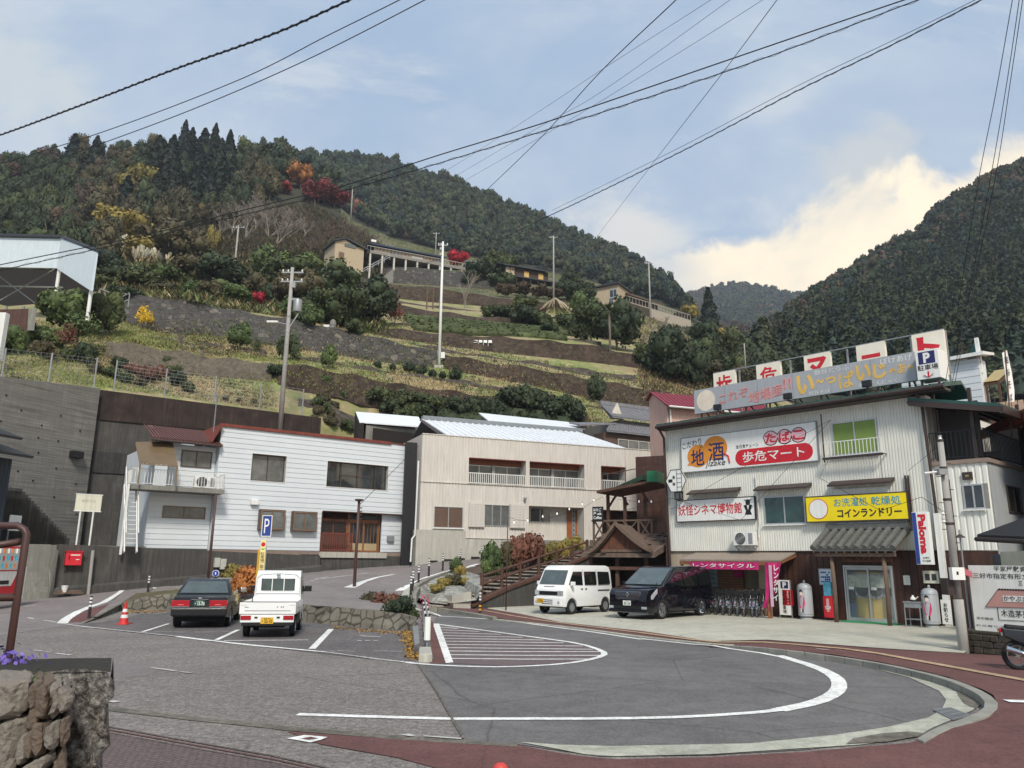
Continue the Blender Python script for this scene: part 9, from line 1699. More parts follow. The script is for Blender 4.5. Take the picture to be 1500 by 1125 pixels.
g=lambda x,y:at(x,y,b.y)-b;a=g(1387,849);c=g(1403,831);M_().b(a.x,c.x,-.28,-.13,a.z,c.z).d('notice_plate',wP,o);M_().b(a.x+.1,a.x+.15,-.285,-.281,a.z+.12,a.z+.2).d('notice_mark',bI,o);M_().b(-.22,-.02,-.2,.0,V.z-.9,V.z-.75).d('bracket_box',sT,o);M_().t([(0,-.05,V.z-.8),(-.55,-.1,V.z-.86)],.03,6).d('arm',wM,o);[M_().l([(.02,0),(.05,.03),(.03,.08),(.05,.12),(.0,.13)],10,mT((dx,0,z))).d('insulator',wM,o)for dx,z in ((0,V.z),(-.14,V.z-1.9),(-.14,V.z-2.1))]
M_().b(-.28,-.12,-.1,.2,1.3,1.7).d('junction_box',dM,o);UP=b+V;M_().t([(.14,-.02,0),(.10,-.02,V.z-1)],.012,5).d('ground_wire',dM,o);
M_().h([(.1,-.2,1.8),(.3,-.2,1.72),(.3,-.18,1.72),(.1,-.18,1.8)],[(.1,-.2,1.96),(.3,-.2,1.86),(.3,-.18,1.86),(.1,-.18,1.96)]).d('coloured_tags',P('pink_orange_tag','#b8606a'),o)
b=gnd(1424,940,.1);t=at(1413,776,b.y);o=tg('lamp_post','thin steel post with a small round lamp hood behind the info board','lamp post',b);V=v3((0,0,t.z-b.z));M_().t([(0,0,0),V],.025,8).d('post',sT,o);M_().l([(.02,V.z-.12),(.13,V.z-.2),(.14,V.z-.22),(.0,V.z-.21)],14).d('hood',dM,o)
BF=Frame(gnd(1409,951.5,.1)[:2],gnd(1530,965,.1)[:2]);X=BF.pix;o=ft('stone_wall','low mossy stone wall carrying the big white info board','wall',BF,(0,0,.1));zt=X(1412,923)[1];mb=MB();rr=random.Random(6);u=0
M_().b(0,3.4,.03,.38,0,zt).d('wall',m_rock if 'm_rock' in globals()else cD,o);
ms=P('dark_mossy_stone','#4c4539',rough=1,var=.45,scale=4,bump=.8,bscale=8,stain=.3);mb=MB()
z=.06
while z<zt-.05:
 hh=rr.uniform(.09,.16);u=-.02
 while u<3.3:w=rr.uniform(.15,.4);mb.b(u,u+w-.012,-.02+rr.uniform(-.02,.03),.1,z,min(z+hh-.012,zt+.01));u+=w
 z+=hh
mb.d('stones',ms,o,bevel=.015,seg=1)
q=(X(1426,915,.0)[0],3.2,zt+.02,X(1418,828,.0)[1]);o=ft('info_board','big white info board with black writing and a thatched house drawing at the right edge','sign board',BF,(q[0],.02,zt));M_().b(q[0],q[1],.05,.11,q[2],q[3]).d('board',P('cream_white_board','#f6f5ea',rough=.55,var=.04,streak=.05),o);M_().c((q[0]-.03,.1,.0),(q[0]-.03,.1,q[3]-.1),.05,.05).d('post',sT,o)
def bt(s,x0,y0,x1,y1,b=.008):a=X(x0,y0,.05);c=X(x1,y1,.05);return tX(o,s,a[0],c[0],c[1],a[1],.049,bI,b)
bt('平家屋敷資料館',1455,829,1524,838);bt('三好市指定有形文化財',1425,839,1530,849.5);bt('三',1491.5,851,1498.5,857.5,.02);bt('年中無休',1430.5,903,1456,909,.004);bt('お立寄り下さい',1430,914,1490,921.5)
def bp(x,y):u,z=X(x,y,.05);return (u,z)
pk=P('pink_thatch_paint','#c9968a',rough=.6,var=.08);M_().p([bp(1443.5,889),bp(1462,863.5),bp(1530,864.5),bp(1530,891)],'y',.044,.049).d('painted_roof',pk,o);M_().p([bp(1469,872.5),bp(1530,874),bp(1530,883),bp(1470,881.5)],'y',.038,.043).d('painted_label',P('cream_white_board',''),o);a=bp(1471,880.5);c=bp(1525,874.5);tX(o,'かやぶき屋根',a[0],c[0],a[1],c[1],.037,bI,.01)
mb=MB();L2_=[bp(1461,889.5),bp(1463.5,908),bp(1530,911)];[mb.c((p[0],.046,p[1]),(q_[0],.046,q_[1]),.012,.008)for p,q_ in zip(L2_[:-1],L2_[1:])];[mb.c((p[0],.042,p[1]),(q_[0],.042,q_[1]),.014,.008)for p,q_ in ((bp(1443.5,889),bp(1462,863.5)),(bp(1443.5,889),bp(1530,891.5)),(bp(1462,863),bp(1530,864)))];[mb.b(bp(1463+4*k,862.5)[0],bp(1465.5+4*k,862.5)[0],.040,.046,bp(1464,864.5)[1],bp(1464,862)[1])for k in rg(14)];mb.d('painted_outline',bI,o)
a=bp(1467,903);c=bp(1530,896.5);tX(o,'木造茅葺き造',a[0],c[0],a[1],c[1],.049,bI,.008)
# foreground: stone pier, brown rail, flowers, red bollard
Y=3.;g=lambda x,y,Y=Y:at(x,y,Y)
o=tg('stone_pier','rough pebbled concrete wall end at the bottom left corner','wall',v3((g(60,1000).x,3.1,0)));b=o.location.copy()
rough=P('rough_pebbled_concrete','#77726a',rough=1,var=.5,scale=14,bump=1)
nt=rough.node_tree;N=nt.nodes;L=nt.links;bb=N['Principled BSDF'];tc=N.new('ShaderNodeTexCoord');n1=N.new('ShaderNodeTexNoise');iv(n1,'Scale',34);iv(n1,'Detail',8);iv(n1,'Roughness',.72);L.new(tc.outputs['Object'],n1.inputs['Vector']);r1=N.new('ShaderNodeValToRGB');e=ce(r1);e[0].position=.40;e[0].color=(.05,.045,.04,1);e[1].position=.66;e[1].color=(.52,.49,.45,1);m_=e.new(.52);m_.color=(.22,.20,.18,1);L.new(n1.outputs['Fac'],r1.inputs[0]);L.new(r1.outputs[0],bb.inputs['Base Color'])
bp=N.new('ShaderNodeBump');iv(bp,'Strength',1);iv(bp,'Distance',.03);L.new(n1.outputs['Fac'],bp.inputs['Height']);L.new(bp.outputs[0],bb.inputs['Normal'])
xr=g(163,1000).x;xl=g(-260,980).x;zt_=g(130,959,3.45).z;nx,nz=46,60;V=[];F=[];R_=np.random.default_rng(5)
from mathutils import noise as mno
def tex(x,z):return .035*mno.fractal(v3((x*16,z*16,1)),.6,2.2,4)+.012*sn(x*37+3*sn(z*29))+.010*sn(z*53+2*sn(x*41))+.008*sn(x*90+z*70)
for j in rg(nz+1):
 for i in rg(nx+1):
  x=xl+(xr-xl)*i/nx;top=zt_-.02*(xr-x)-(.03 if i==nx else 0)+.006*sn(x*23);z=zz=top*j/nz;V.append((x+(.012*sn(z*31)+.01*R_.normal()if i==nx else 0)-b.x,Y+(tex(x,z)+R_.normal()*.005)*(1-(j/nz)**10)-b.y,zz-b.z))
for j in rg(nz):
 for i in rg(nx):a=j*(nx+1)+i;F.append((a,a+1,a+nx+2,a+nx+1))
n0=len(V)
for j in rg(nz+1):z=zt_*j/nz;V.append((xr*1.15-b.x,Y+.44-b.y,min(z,zt_-.005)-b.z))
for j in rg(nz):F.append((j*(nx+1)+nx,n0+j,n0+j+1,(j+1)*(nx+1)+nx))
npmesh('wall_end',V,F,rough,o)
mb=MB();N_=24
for i in rg(N_):
 for j in rg(6):
  def tp(a,c):
   x=xl+(xr*(1+.15*c/6)-.004-xl)*a/N_;y=Y-.004+.44*c/6;return (x-b.x,y-b.y,zt_-.02*(xr-x)-.006+.004*mno.noise(v3((x*14,y*14,0)))-b.z)
  mb.quad(tp(i,j),tp(i+1,j),tp(i+1,j+1),tp(i,j+1))
mb.d('mossy_top',P('dark_mossy_concrete','#3f3c33',rough=1,var=.5,scale=9,bump=2,bscale=30,stain=.3),o,True)
stone=P('weathered_pale_stone','#8f877c',rough=.95,var=.3,scale=7,bump=1.,bscale=22,stain=.3,streak=.15);stone2=P('brown_split_stone','#77685a',rough=.95,var=.35,scale=8,bump=1.,bscale=22,stain=.3);stone3=P('dark_joint','#332c26',rough=1,var=.3)
o2=tg('stone_masonry','masonry of pale blocks and upright split stones in front of the pebbled wall end','wall',v3((g(30,1100,2.8).x,2.8,0)));b2=o2.location.copy()
M_().b(g(-250,1000,2.9).x-b2.x,g(100,1050,2.9).x-b2.x,.06,.1,-.0,g(50,1003,2.9).z).d('backing',stone3,o2)
def st(poly,th,mat,Y0=2.8,seed=0):
 r=random.Random(seed+int(poly[0][0]*3+poly[0][1]));pts=[at(x,y,Y0)-b2 for x,y in poly];c=sum(pts,v3())/len(pts);F_=[v3((p.x,.0+r.uniform(-.01,.01),p.z))for p in pts];B_=[v3((p.x+(p.x+b2.x)*.075,.2,p.z))for p in pts];Fi=[c.lerp(p,.80)+v3((0,-th,0))for p in pts];Fi=[v3((p.x,-th+r.uniform(-.008,.008),p.z))for p in Fi]
 mb=MB();n=len(pts);mb.add(B_+F_+Fi,[(i,(i+1)%n,n+(i+1)%n,n+i)for i in rg(n)]+[(n+i,n+(i+1)%n,2*n+(i+1)%n,2*n+i)for i in rg(n)]+[tuple(2*n+i for i in rg(n))]);ob=mb.d('stone',mat,o2,smooth=False,bevel=.005,seg=1,ang=15);bm=bmesh.new();bm.from_mesh(ob.data);bmesh.ops.triangulate(bm,faces=bm.faces);
 for _ in rg(3):bmesh.ops.subdivide_edges(bm,edges=[e for e in bm.edges if e.calc_length()>.018],cuts=1,use_grid_fill=True)
 bmesh.ops.triangulate(bm,faces=bm.faces);bm.normal_update()
 for v in bm.verts:q=v.co*22+v3((seed*7,0,0));v.co+=v.normal*(.010*mno.fractal(v3((q.x,q.y,q.z*.5)),.8,2.1,4)+.004*mno.noise(v.co*70))
 bm.to_mesh(ob.data);bm.free();return ob
for i,(pl,m,th)in enumerate((([(-250,1000),(-20,996),(20,994),(48,996),(46,1020),(42,1038),(30,1048),(0,1054),(-250,1056)],stone,.05),([(-250,1060),(0,1057),(30,1050),(42,1052),(38,1080),(28,1110),(20,1150),(-250,1160)],stone,.05),([(52,1000),(62,996),(68,1010),(62,1035),(54,1042),(50,1020)],stone2,.04),([(64,1000),(76,996),(84,1008),(83,1034),(74,1052),(62,1052),(62,1030)],stone2,.06),([(80,998),(92,1000),(96,1018),(92,1040),(80,1052),(78,1046),(86,1030),(86,1008)],stone,.05),([(94,1002),(103,1012),(107,1024),(103,1040),(95,1046),(94,1030)],stone,.04),([(44,1056),(58,1030),(60,1052),(56,1064),(44,1070)],stone2,.03),([(60,1056),(74,1054),(76,1066),(72,1092),(64,1108),(58,1088)],stone2,.05),([(78,1056),(90,1052),(91,1070),(88,1090),(80,1098),(76,1080)],stone,.05),([(94,1050),(104,1046),(104,1070),(98,1088),(92,1096),(93,1070)],stone2,.03),([(50,1070),(57,1066),(60,1090),(58,1112),(49,1110),(48,1088)],stone2,.05),([(36,1076),(47,1070),(48,1090),(44,1112),(34,1122),(32,1104)],stone,.04),([(30,1150),(46,1118),(66,1106),(80,1100),(82,1112),(72,1128),(60,1150)],stone,.05),([(84,1106),(94,1100),(96,1130),(90,1155),(82,1155)],stone2,.04))):st(pl,th,m,2.8,i)
o=tg('brown_rail','dark brown painted pipe railing rising behind the stone wall at the left edge','railing',at(8,995,4.));b=o.location.copy();g=lambda x,y,Y=4.:at(x,y,Y)-b;top=g(44,776)
M_().t([v3((.0,0,-.5)),v3((.0,0,top.z-.02)),v3((-.015,0,top.z)),v3((-.05,0,top.z+.02)),g(-120,771.5)+v3((0,.0,0))],.018,10).d('pipe',pB,o,True);M_().t([v3((-.03,0,top.z-.06)),g(-60,808)],.018,8).d('brace',pB,o,True);zz=g(28,875).z;M_().t([v3((0,0,zz)),v3((-1.2,-.05,zz-.02))],.019,8).d('lower_pipe',pB,o,True)
o=tg('purple_flowers','small clump of purple flowers on the stone wall by the brown rail','flowers',at(10,984,3.3));r=np.random.default_rng(2);pp=r.normal(size=(150,3))*np.array([.06,.05,.03]);pp[:,2]+=.03;V_,F_=cards(pp,.010,None,2,1);npmesh('petals',V_,F_,LM('purple_petals','#5a4aa0','#8878c8'),o);pp=r.normal(size=(90,3))*np.array([.05,.05,.015]);V_,F_=cards(pp,.014,None,3,1);npmesh('leaves',V_,F_,LG,o)
pp=r.normal(size=(160,3))*np.array([.035,.04,.008])+np.array(at(56,994,2.95));o=tg('moss_tuft','little green moss tuft on top of the split stones','moss',at(56,996,2.95));V_,F_=cards(pp-np.array(at(56,996,2.95)),.006,None,4,1,1);npmesh('moss',V_,F_,LG,o)
o=tg('red_bollard','rounded red bollard top at the bottom edge of the photo','bollard',v3((at(733,1120,4.4).x,4.4,0)));h=at(733,1117,4.4).z;M_().l([(.042,0),(.042,h-.04),(.036,h-.015),(.02,h-.003),(.0,h)],18).d('post',P('worn_red_plastic','#c0403a',rough=.55,var=.12),o,True)
# hillside houses, poles, shed
cream=P('cream_house_wall','#b8a78c',rough=.85,var=.08,streak=.12);dR=P('dark_roof','#34363c',rough=.5,var=.15);grey_roof=P('grey_house_roof','#6b6c70',rough=.6,var=.15);tM=P('dark_timber_wall','#40342d',rough=.85,var=.2)
def hF(mb,u0,u1,y0,y1,z,rise,ov=.5,th=.2):
 ym=(y0+y1)/2;t=v3((0,0,th));A=v3((u0-ov,y0-ov,z-.15));B=v3((u1+ov,y0-ov,z-.15));C=v3((u1+ov,ym,z+rise));D=v3((u0-ov,ym,z+rise));E=v3((u1+ov,y1+ov,z-.15));G_=v3((u0-ov,y1+ov,z-.15));mb.h([A,B,C,D],[A+t,B+t,C+t,D+t]);mb.h([D,C,E,G_],[D+t,C+t,E+t,G_+t])
def frameL(a,Ya,b,Yb):return Frame(at(a[0],a[1],Ya)[:2],at(b[0],b[1],Yb)[:2])
HF=frameL((538,363),156,(682,391),166);X=HF.pix;o=ft('hillside_house','long hillside house with a dark blue roof above a deck on white posts','house',HF,(0,0,X(600,395)[1]));L0=HF.len;zd=(X(538,366)[1]+X(682,393)[1])/2;zb=X(600,398)[1]-3
M_().b(0,L0,0,6,zd-.5,zd).d('deck',P('grey_deck_edge','#85807a',rough=.9),o)
for k in rg(9):u=.8+(L0-1.6)*k/8;M_().b(u-.18,u+.18,.1,.5,zb,zd-.5).d('deck_post',P('pale_post','#bdb8ae',rough=.8),o)
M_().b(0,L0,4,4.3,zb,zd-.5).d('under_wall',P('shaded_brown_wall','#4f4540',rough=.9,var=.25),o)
rL(o,[(0,.1,zd),(L0,.1,zd)],1.1,.8,P('weathered_white_rail','#a39c92'),.06,.1,top=.12)
M_().b(2.5,L0-5,3,9,zd,zd+2.2).d('wall',P('brown_beige_wall','#8f7f6d',rough=.9,var=.15),o);[M_().b(a,a+2.6,2.9,2.99,zd+.5,zd+1.8).d('window',cU if i%2 else gG,o)for i,a in enumerate((6,11,16))];mb=MB();hF(mb,2.2,L0-4.6,3,9,zd+2.6,1.3,.8,.3);mb.d('roof',P('dark_blue_roof','#26344e',rough=.35,var=.1),o);M_().b(1.4,2.5,2.2,2.4,zd+3.1,zd+3.6).d('roof_end',wP,o)
CF=frameL((488,384),152,(535,384),156);X=CF.pix;o=ft('hillside_house','small cream gabled house left of the long deck house','house',CF,(0,0,X(500,384)[1]));u1=X(533,370)[0];z0=X(500,386)[1]-1.5;z1=X(500,356)[1];M_().b(.2,u1,0,6,z0,z1).d('wall',cream,o);M_().p([(.2,z1),(u1,z1-.6),(u1*.35,z1+1.)],'y',.0,.3).d('gable',cream,o);mb=MB();A=v3((-.3,-.5,z1-.1));B=v3((u1*.35,-.5,z1+1.1));C=v3((u1+1.2,-.5,z1-.5));d=v3((0,7,0));t=v3((0,0,.3));mb.h([A,B,B+d,A+d],[A+t,B+t,B+d+t,A+d+t]);mb.h([B,C,C+d,B+d],[B+t,C+t,C+d+t,B+d+t]);mb.d('roof',dR,o);q=CF.rc(505,355.5,521,365);M_().b(q[0],q[1],-.1,-.01,q[2],q[3]).d('window',gG,o);q=CF.rc(496.5,368.5,503.5,381);M_().b(q[0],q[1],-.08,-.01,q[2],q[3]).d('door',P('brown_door','#6f5c48'),o)
o=tg('hillside_stairs','grey stairs with handrails climbing the wall of the long deck house','stairs',hit(535,408));b=o.location.copy();A=at(531,405,152)-b;B=at(572,383,153)-b;n=14;mb=MB();[mb.b(A.x+(B.x-A.x)*k/n,A.x+(B.x-A.x)*(k+1)/n,-1,1,A.z-2,A.z+(B.z-A.z)*(k+1)/n)for k in rg(n)];mb.d('steps',cM,o);mb=MB();[mb.c(A+v3((0,y,1.1+e_)),B+v3((0,y,1.1+e_)),.10,.10)for y in (-1,)for e_ in (0,-.5)];[mb.c(A.lerp(B,k/5)+v3((0,-1,0)),A.lerp(B,k/5)+v3((0,-1,1.1)),.08,.08)for k in rg(6)];mb.d('handrail',sT,o)
RF=frameL((690,388),165,(738,396),168);X=RF.pix;o=ft('hillside_house','low pale roofed house half hidden behind the dark trees','house',RF,(0,0,X(700,392)[1]-2));z=X(710,387)[1];M_().b(0,RF.len,0,5,z-4,z).d('wall',cream,o);mb=MB();hF(mb,0,RF.len,0,5,z,1.,.5,.25);mb.d('roof',P('pale_sheet_roof','#9fa3a6',rough=.5),o)
TFm=frameL((741,400),160,(803,412),164);X=TFm.pix;o=ft('hillside_house','dark timber two-storey house with yellow shutters','house',TFm,(0,0,X(760,420)[1]));L0=TFm.len;z1=(X(745,388)[1]+X(800,401)[1])/2;z0=X(760,425)[1]-3;M_().b(0,L0,0,6,z0,z1).d('wall',tM,o);mb=MB();A=v3((-.8,-1,z1-.1));B=v3((L0+1,-1,z1-.3));t=v3((0,0,.25));hF(mb,0,L0,0,6,z1,1.5,.9,.25);mb.d('roof',dR,o);M_().b(-.05,2.,-.1,-.01,z1-1.9,z1-.1).d('cream_panel',cream,o)
for x in (770.5,791.5):q=TFm.rc(x-3,395,x+4,404,0);M_().b(q[0],q[1],-.12,-.01,z1-2.3,z1-.6).d('yellow_shutter',P('yellow_shutter','#c4a25e',rough=.7),o)  # plain yellow panels on the upper wall
zm=z1-2.9;M_().b(-.5,L0+.7,-2.2,0,zm-.1,zm+.15).d('lower_roof',dR,o);[M_().b(L0*k/6-.08,L0*k/6+.08,-2.,-1.8,z0,zm-.1).d('veranda_post',tM,o)for k in rg(7)]
KF=frameL((868,452),150,(906,456),147);X=KF.pix;o=ft('hillside_house','cream two-storey house with a dark eave above the round trees','house',KF,(0,0,X(885,455)[1]));L0=KF.len;z1=X(880,421)[1];z0=X(885,462)[1];M_().b(0,L0,0,6,z0,z1).d('wall',cream,o);M_().b(-.6,L0+.4,-.6,6.6,z1,z1+.3).d('roof',dR,o);[ (lambda q:win(o,q[0],q[1],q[2],q[3],-.06,2,gD,aL,.1))(KF.rc(*r))for r in ((893,425,904,434.5),(892,437,898.5,446.5))];q=KF.rc(907,440,914,452,0);M_().b(L0,L0+1.3,.5,3,z0,q[3]).d('annexe',P('grey_plaster',''),o)
o=ft('hillside_house','small white roof peeping above trees left of the cream house','house',KF,(-4,3,z1-2));M_().b(-4.2,-1.,4,8,z0,z1+.2).d('wall',cream,o);mb=MB();hF(mb,-4.2,-1.,4,8,z1+.2,.9,.4,.2);mb.d('roof',grey_roof,o)
VF=frameL((918,446),146,(1012,470),158);X=VF.pix;o=ft('hillside_house','brown veranda house with a long fenced terrace at the right end of the row','house',VF,(0,0,X(950,465)[1]));L0=VF.len;zd=(X(925,446)[1]+X(1005,466)[1])/2;z0=X(950,485)[1]-1;M_().b(1.,L0,0,.5,z0,zd).d('base_wall',P('cream_grey_wall','#a59b8c',rough=.9,var=.1),o);M_().b(0,L0*.36,-.1,.0,z0,zd-.1).d('stone_base',ms if 'ms' in globals()else tM,o);rL(o,[(0,.1,zd),(L0,.1,zd)],1.3,.9,P('weathered_white_rail',''),.07,.1,top=.12)
M_().b(3.5,L0*.62,2.5,7,zd,zd+2.6).d('wall',tM,o);M_().b(L0*.62,L0+2,3.5,7,zd,zd+1.7).d('wall',tM,o);mb=MB();hF(mb,3.5,L0*.62,2.5,7,zd+2.6,1.4,.8,.25);mb.d('roof',P('brown_house_roof','#5a4038',rough=.6,var=.15),o);mb=MB();hF(mb,L0*.62,L0+2,3.5,7,zd+1.7,.8,.4,.2);mb.d('low_roof',grey_roof,o)
o=tg('canopy_shed','open shed with a deep white fascia on white posts at the left edge','shed',at(74,449,61));b=o.location.copy();g=lambda x,y,Y:at(x,y,Y)-b
T0,T1,T2=g(-160,343,67),g(91.7,349,62),g(144,370,56.5);B0,B1,B2=g(-160,388,67),g(86,392.7,62),g(138,426,56.5);B0.x=T0.x;B1.x=T1.x;B2.x=T2.x;th=v3((-.02,.18,0));fas=P('white_fascia_sheet','#cfdadf',rough=.5,var=.05,streak=.05)
mb=MB();mb.h([B0,B1,B1+th,B0+th],[T0,T1,T1+th,T0+th]);mb.d('front_fascia',fas,o);th2=v3((-.18,.06,0));M_().h([B1+v3((.01,0,0)),B2,B2+th2,B1+th2],[T1+v3((.01,0,0)),T2,T2+th2,T1+th2]).d('side_fascia',fas,o)
t=v3((0,0,.18));bk=v3((-5,4,-.3));M_().h([T0+v3((0,-.3,.01)),T1+v3((.1,-.3,.01)),T1+bk,T0+bk],[T0+v3((0,-.3,0))+t,T1+v3((.1,-.3,0))+t,T1+bk+t,T0+bk+t]).d('roof',dR,o);M_().c(T1+v3((.1,-.1,.08)),T2+v3((.2,-.1,.08)),.35,.16).d('roof_edge',dR,o)
for x,yb,Yp in ((78,448,62),(-30,460,66),(129,451,57.2)):q=g(x,yb,Yp);tp=B1.z if x<100 else B2.z;M_().t([(q.x,q.y+.1,q.z-1),(q.x,q.y+.1,tp+.3)],.14,8).d('post',wM,o)
for x,yb in ((53,445),(35,448),(10,446),(120,440)):q=g(x,yb,74);M_().c((q.x,q.y,q.z-1),(q.x,q.y,B1.z+.5),.18,.18).d('rear_post',sT,o)
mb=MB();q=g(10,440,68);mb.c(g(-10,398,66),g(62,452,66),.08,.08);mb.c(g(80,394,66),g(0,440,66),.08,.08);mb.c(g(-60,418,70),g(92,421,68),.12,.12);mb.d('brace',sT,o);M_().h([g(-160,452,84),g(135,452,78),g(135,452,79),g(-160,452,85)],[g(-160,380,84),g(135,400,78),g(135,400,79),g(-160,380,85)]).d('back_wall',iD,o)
o=tg('earth_wall','rusty brown retaining wall with a pale end under the canopy shed','retaining wall',at(20,480,58));b=o.location.copy();g=lambda x,y,Y:at(x,y,Y)-b;M_().h([g(-60,490,57),g(44,486,57),g(44,486,58),g(-60,490,58)],[g(-60,455,57),g(46,452,57),g(46,452,58),g(-60,455,58)]).d('wall',P('rusty_concrete_wall','#57403a',rough=1,var=.3,streak=.3),o);M_().h([g(40,484,56.9),g(50,484,56.9),g(50,484,58),g(40,484,58)],[g(42,452,56.9),g(54,452,56.9),g(54,452,58),g(42,452,58)]).d('end_pillar',cM,o)
o=tg('white_post','short white post end at the left edge above the wire fence','post',at(1,480,44));q=at(1,459,44)-at(1,480,44);M_().b(-.3,.3,-.2,.2,-2.,q.z).d('post',wM,o,bevel=.02)
def uP_(label,pb,pt,Yv,r0,r1,arms=1,mat=pC,name='utility_pole',base=None,lean=0,al=1.6):
 p=base or hit(*pb);
 if Yv:p=at(pb[0],pb[1],Yv)
 t=at(pt[0],pt[1],p.y);h=t.z-p.z;o=tg(name,label,'utility pole',p);M_().t([(0,0,-1.5),(lean*h*.5,0,h*.5),(lean*h,0,h)],[r0,(r0+r1)/2,r1],10).d('shaft',mat,o,True)
 for k in rg(arms):
  z=h-.35-k*.7;M_().c((lean*h-al/2,.1,z),(lean*h+al/2,.1,z),.10,.10).d('crossarm',sT,o);[M_().l([(.04,z+.05),(.07,z+.1),(.04,z+.18),(.06,z+.24),(.0,z+.26)],8,mT((lean*h+dx,.1,0))).d('insulator',wM,o)for dx in (-al*.44,0 if al<1 else -al*.2,al*.44)]
 return o,v3((p.x+lean*h,p.y,p.z+h))
oA,TA=uP_('grey concrete utility pole with a transformer behind the red edged roof',(412,606),(424,392),54,.19,.12,2);h=TA.z-oA.location.z;M_().l([(.0,0),(.3,.02),(.32,.1),(.32,.85),(.28,.95),(0,1.)],14,mT((.55,.1,h-3.4))).d('transformer',sT,oA,30);M_().b(-.1,.6,0,.2,h-2.5,h-2.35).d('bracket',sT,oA);M_().c((0,0,h-4.8),(.7,0,h-3.5),.08,.08).d('brace',sT,oA);mb=MB();[mb.l([(.16,z),(.165,z),(.165,z+.08),(.16,z+.08)],10)for z in (2,3.5,5,h-5,h-3.8)];mb.d('band',sT,oA);M_().t([(0,0,h-4.4),(-.9,-.1,h-4.2)],.04,6).d('lamp_arm',sT,oA);M_().b(-1.5,-.7,-.25,.05,h-4.3,h-4.15).d('street_lamp_head',wM,oA,bevel=.03);M_().b(.12,.35,-.2,.0,h-1.6,h-1.2).d('box',sT,oA)
oB,TB=uP_('slender grey utility pole on the upper slope left of centre',(341,420),(346,330),112,.17,.11,1,al=1.8);oC,TC=uP_('tall white steel pole rising from a concrete block on the terraces',(643,541),(651,354),74,.16,.10,1,wM,al=1.);M_().b(-.45,.45,-.4,.4,-.6,.35).d('foundation_block',cC,oC,bevel=.03);M_().b(.15,.55,-.2,.1,1.1,1.7).d('meter_box',wM,oC);[M_().b(-.3,-.05,-.1,.1,z,z+.25).d('fitting',sT,oC)for z in (TC.z-oC.location.z-.9,TC.z-oC.location.z-1.5)]
oD,TD=uP_('tall grey utility pole right of the dark timber house',(811,434),(811,345),140,.19,.12,1);oE,TE=uP_('grey utility pole in front of the brown veranda house',(953,472),(949,383),140,.19,.12,1);oF,TF_=uP_('short pole standing behind the long deck house roof',(638,372),(639,340),175,.15,.1,1,name='utility_pole');oG,TG=uP_('tiny pole on the shoulder of the hill by the rusty tree',(514,318),(515,276),220,.2,.14,0);oH,TH=uP_('small pole in the thicket behind the roof sign',(1092,535),(1092,503),110,.1,.08,0)
for i,x in enumerate((625,634,644)):
 p=hit(x,453);o=tg('bare_pole',('left','middle','right')[i]+' one of three bare timber poles on the terrace by the white pole','pole',p);t=at(x,421,p.y);M_().t([(0,0,-.3),(0,0,t.z-p.z)],.10,6).d('pole',wO,o)
p=hit(707,508);o=tg('garden_chairs','row of tiny white garden chairs on the terrace','chairs',p);[ (M_().b(-1+.55*k,-.6+.55*k,0,.06,0,.8).d('chair_back',wP,o),M_().b(-1+.55*k,-.6+.55*k,-.4,0,.38,.42).d('chair_seat',wP,o),M_().c((-1+.55*k,-.38,0),(-1+.55*k,-.38,.4),.04,.04).d('chair_leg',wP,o))for k in rg(4)]
p=hit(484,486);o=tg('stone_marker','small grey stone marker with a white box on the block wall top','marker',p);M_().l([(.35,-.3),(.3,.6),(.34,.7),(.3,1.1),(.1,1.3)],8,mT((.2,0,0))).d('stone',cM,o);M_().b(-.7,-.1,-.2,.2,0,.7).d('box',wM,o,bevel=.03)
o=tg('handrail','pale steel handrail going down beside the canopy shed','handrail',hit(165,440));b=o.location.copy();mb=MB();L1=[at(147,423,66)-b,at(160,428,66)-b,at(190,431,66)-b];L2_=[at(161,444,66)-b,at(190,429,66)-b];[mb.c(a,c,.09,.09)for a,c in zip(L1[:-1],L1[1:])];mb.c(*L2_,.09,.09);mb.c(L2_[0]+v3((0,0,-.6)),L2_[1]+v3((0,0,-.6)),.08,.08);[mb.c(p_,p_+v3((0,0,-1.2)),.08,.08)for p_ in L1];mb.d('rail',sT,o)
# overhead cables
def cab(label,pts,r,spiral=0,group=None):
 W_=[at(x,y,Y)for x,y,Y in pts]
 A=np.array([tuple(v)for v in W_]);t=np.arange(len(A));tt=nL(0,len(A)-1,len(A)*8)
 def cr(i,f):
  p0,p1,p2,p3=A[max(i-1,0)],A[i],A[min(i+1,len(A)-1)],A[min(i+2,len(A)-1)];return .5*((2*p1)+(-p0+p2)*f+(2*p0-5*p1+4*p2-p3)*f*f+(-p0+3*p1-3*p2+p3)*f**3)
 S_=[v3(cr(min(int(q),len(A)-2),q-min(int(q),len(A)-2)))for q in tt];b=S_[0].copy();mb=MB();mb.t([p-b for p in S_],r,6)
 o=mb.d('cable',cQ,None,True);o.location=b;tag(o,label,'cable',group)
 if spiral:
  D=dF(S_,spiral*.16);mb=MB();pp=[];L_=0
  for i,p in enumerate(D):
   if i:L_+=(D[i]-D[i-1]).length
   a=L_/spiral*2*PI;pp.append(p-b+v3((.15*cs(a),.15*cs(a),1)).normalized()*0+v3((0,sn(a)*r*spiral_k,cs(a)*r*spiral_k)))
  mb.t(pp,r*.45,4);w=mb.d('wrap',cQ,o,True);w.location=(0,0,0)
 return o
spiral_k=1.6
cab('thick wrapped cable crossing the top left corner of the sky',[(-60,215,26),(0,198,25),(130,150,22),(260,100,19.5),(400,50,17),(512,0,15.5),(620,-48,14)],.024,.35)
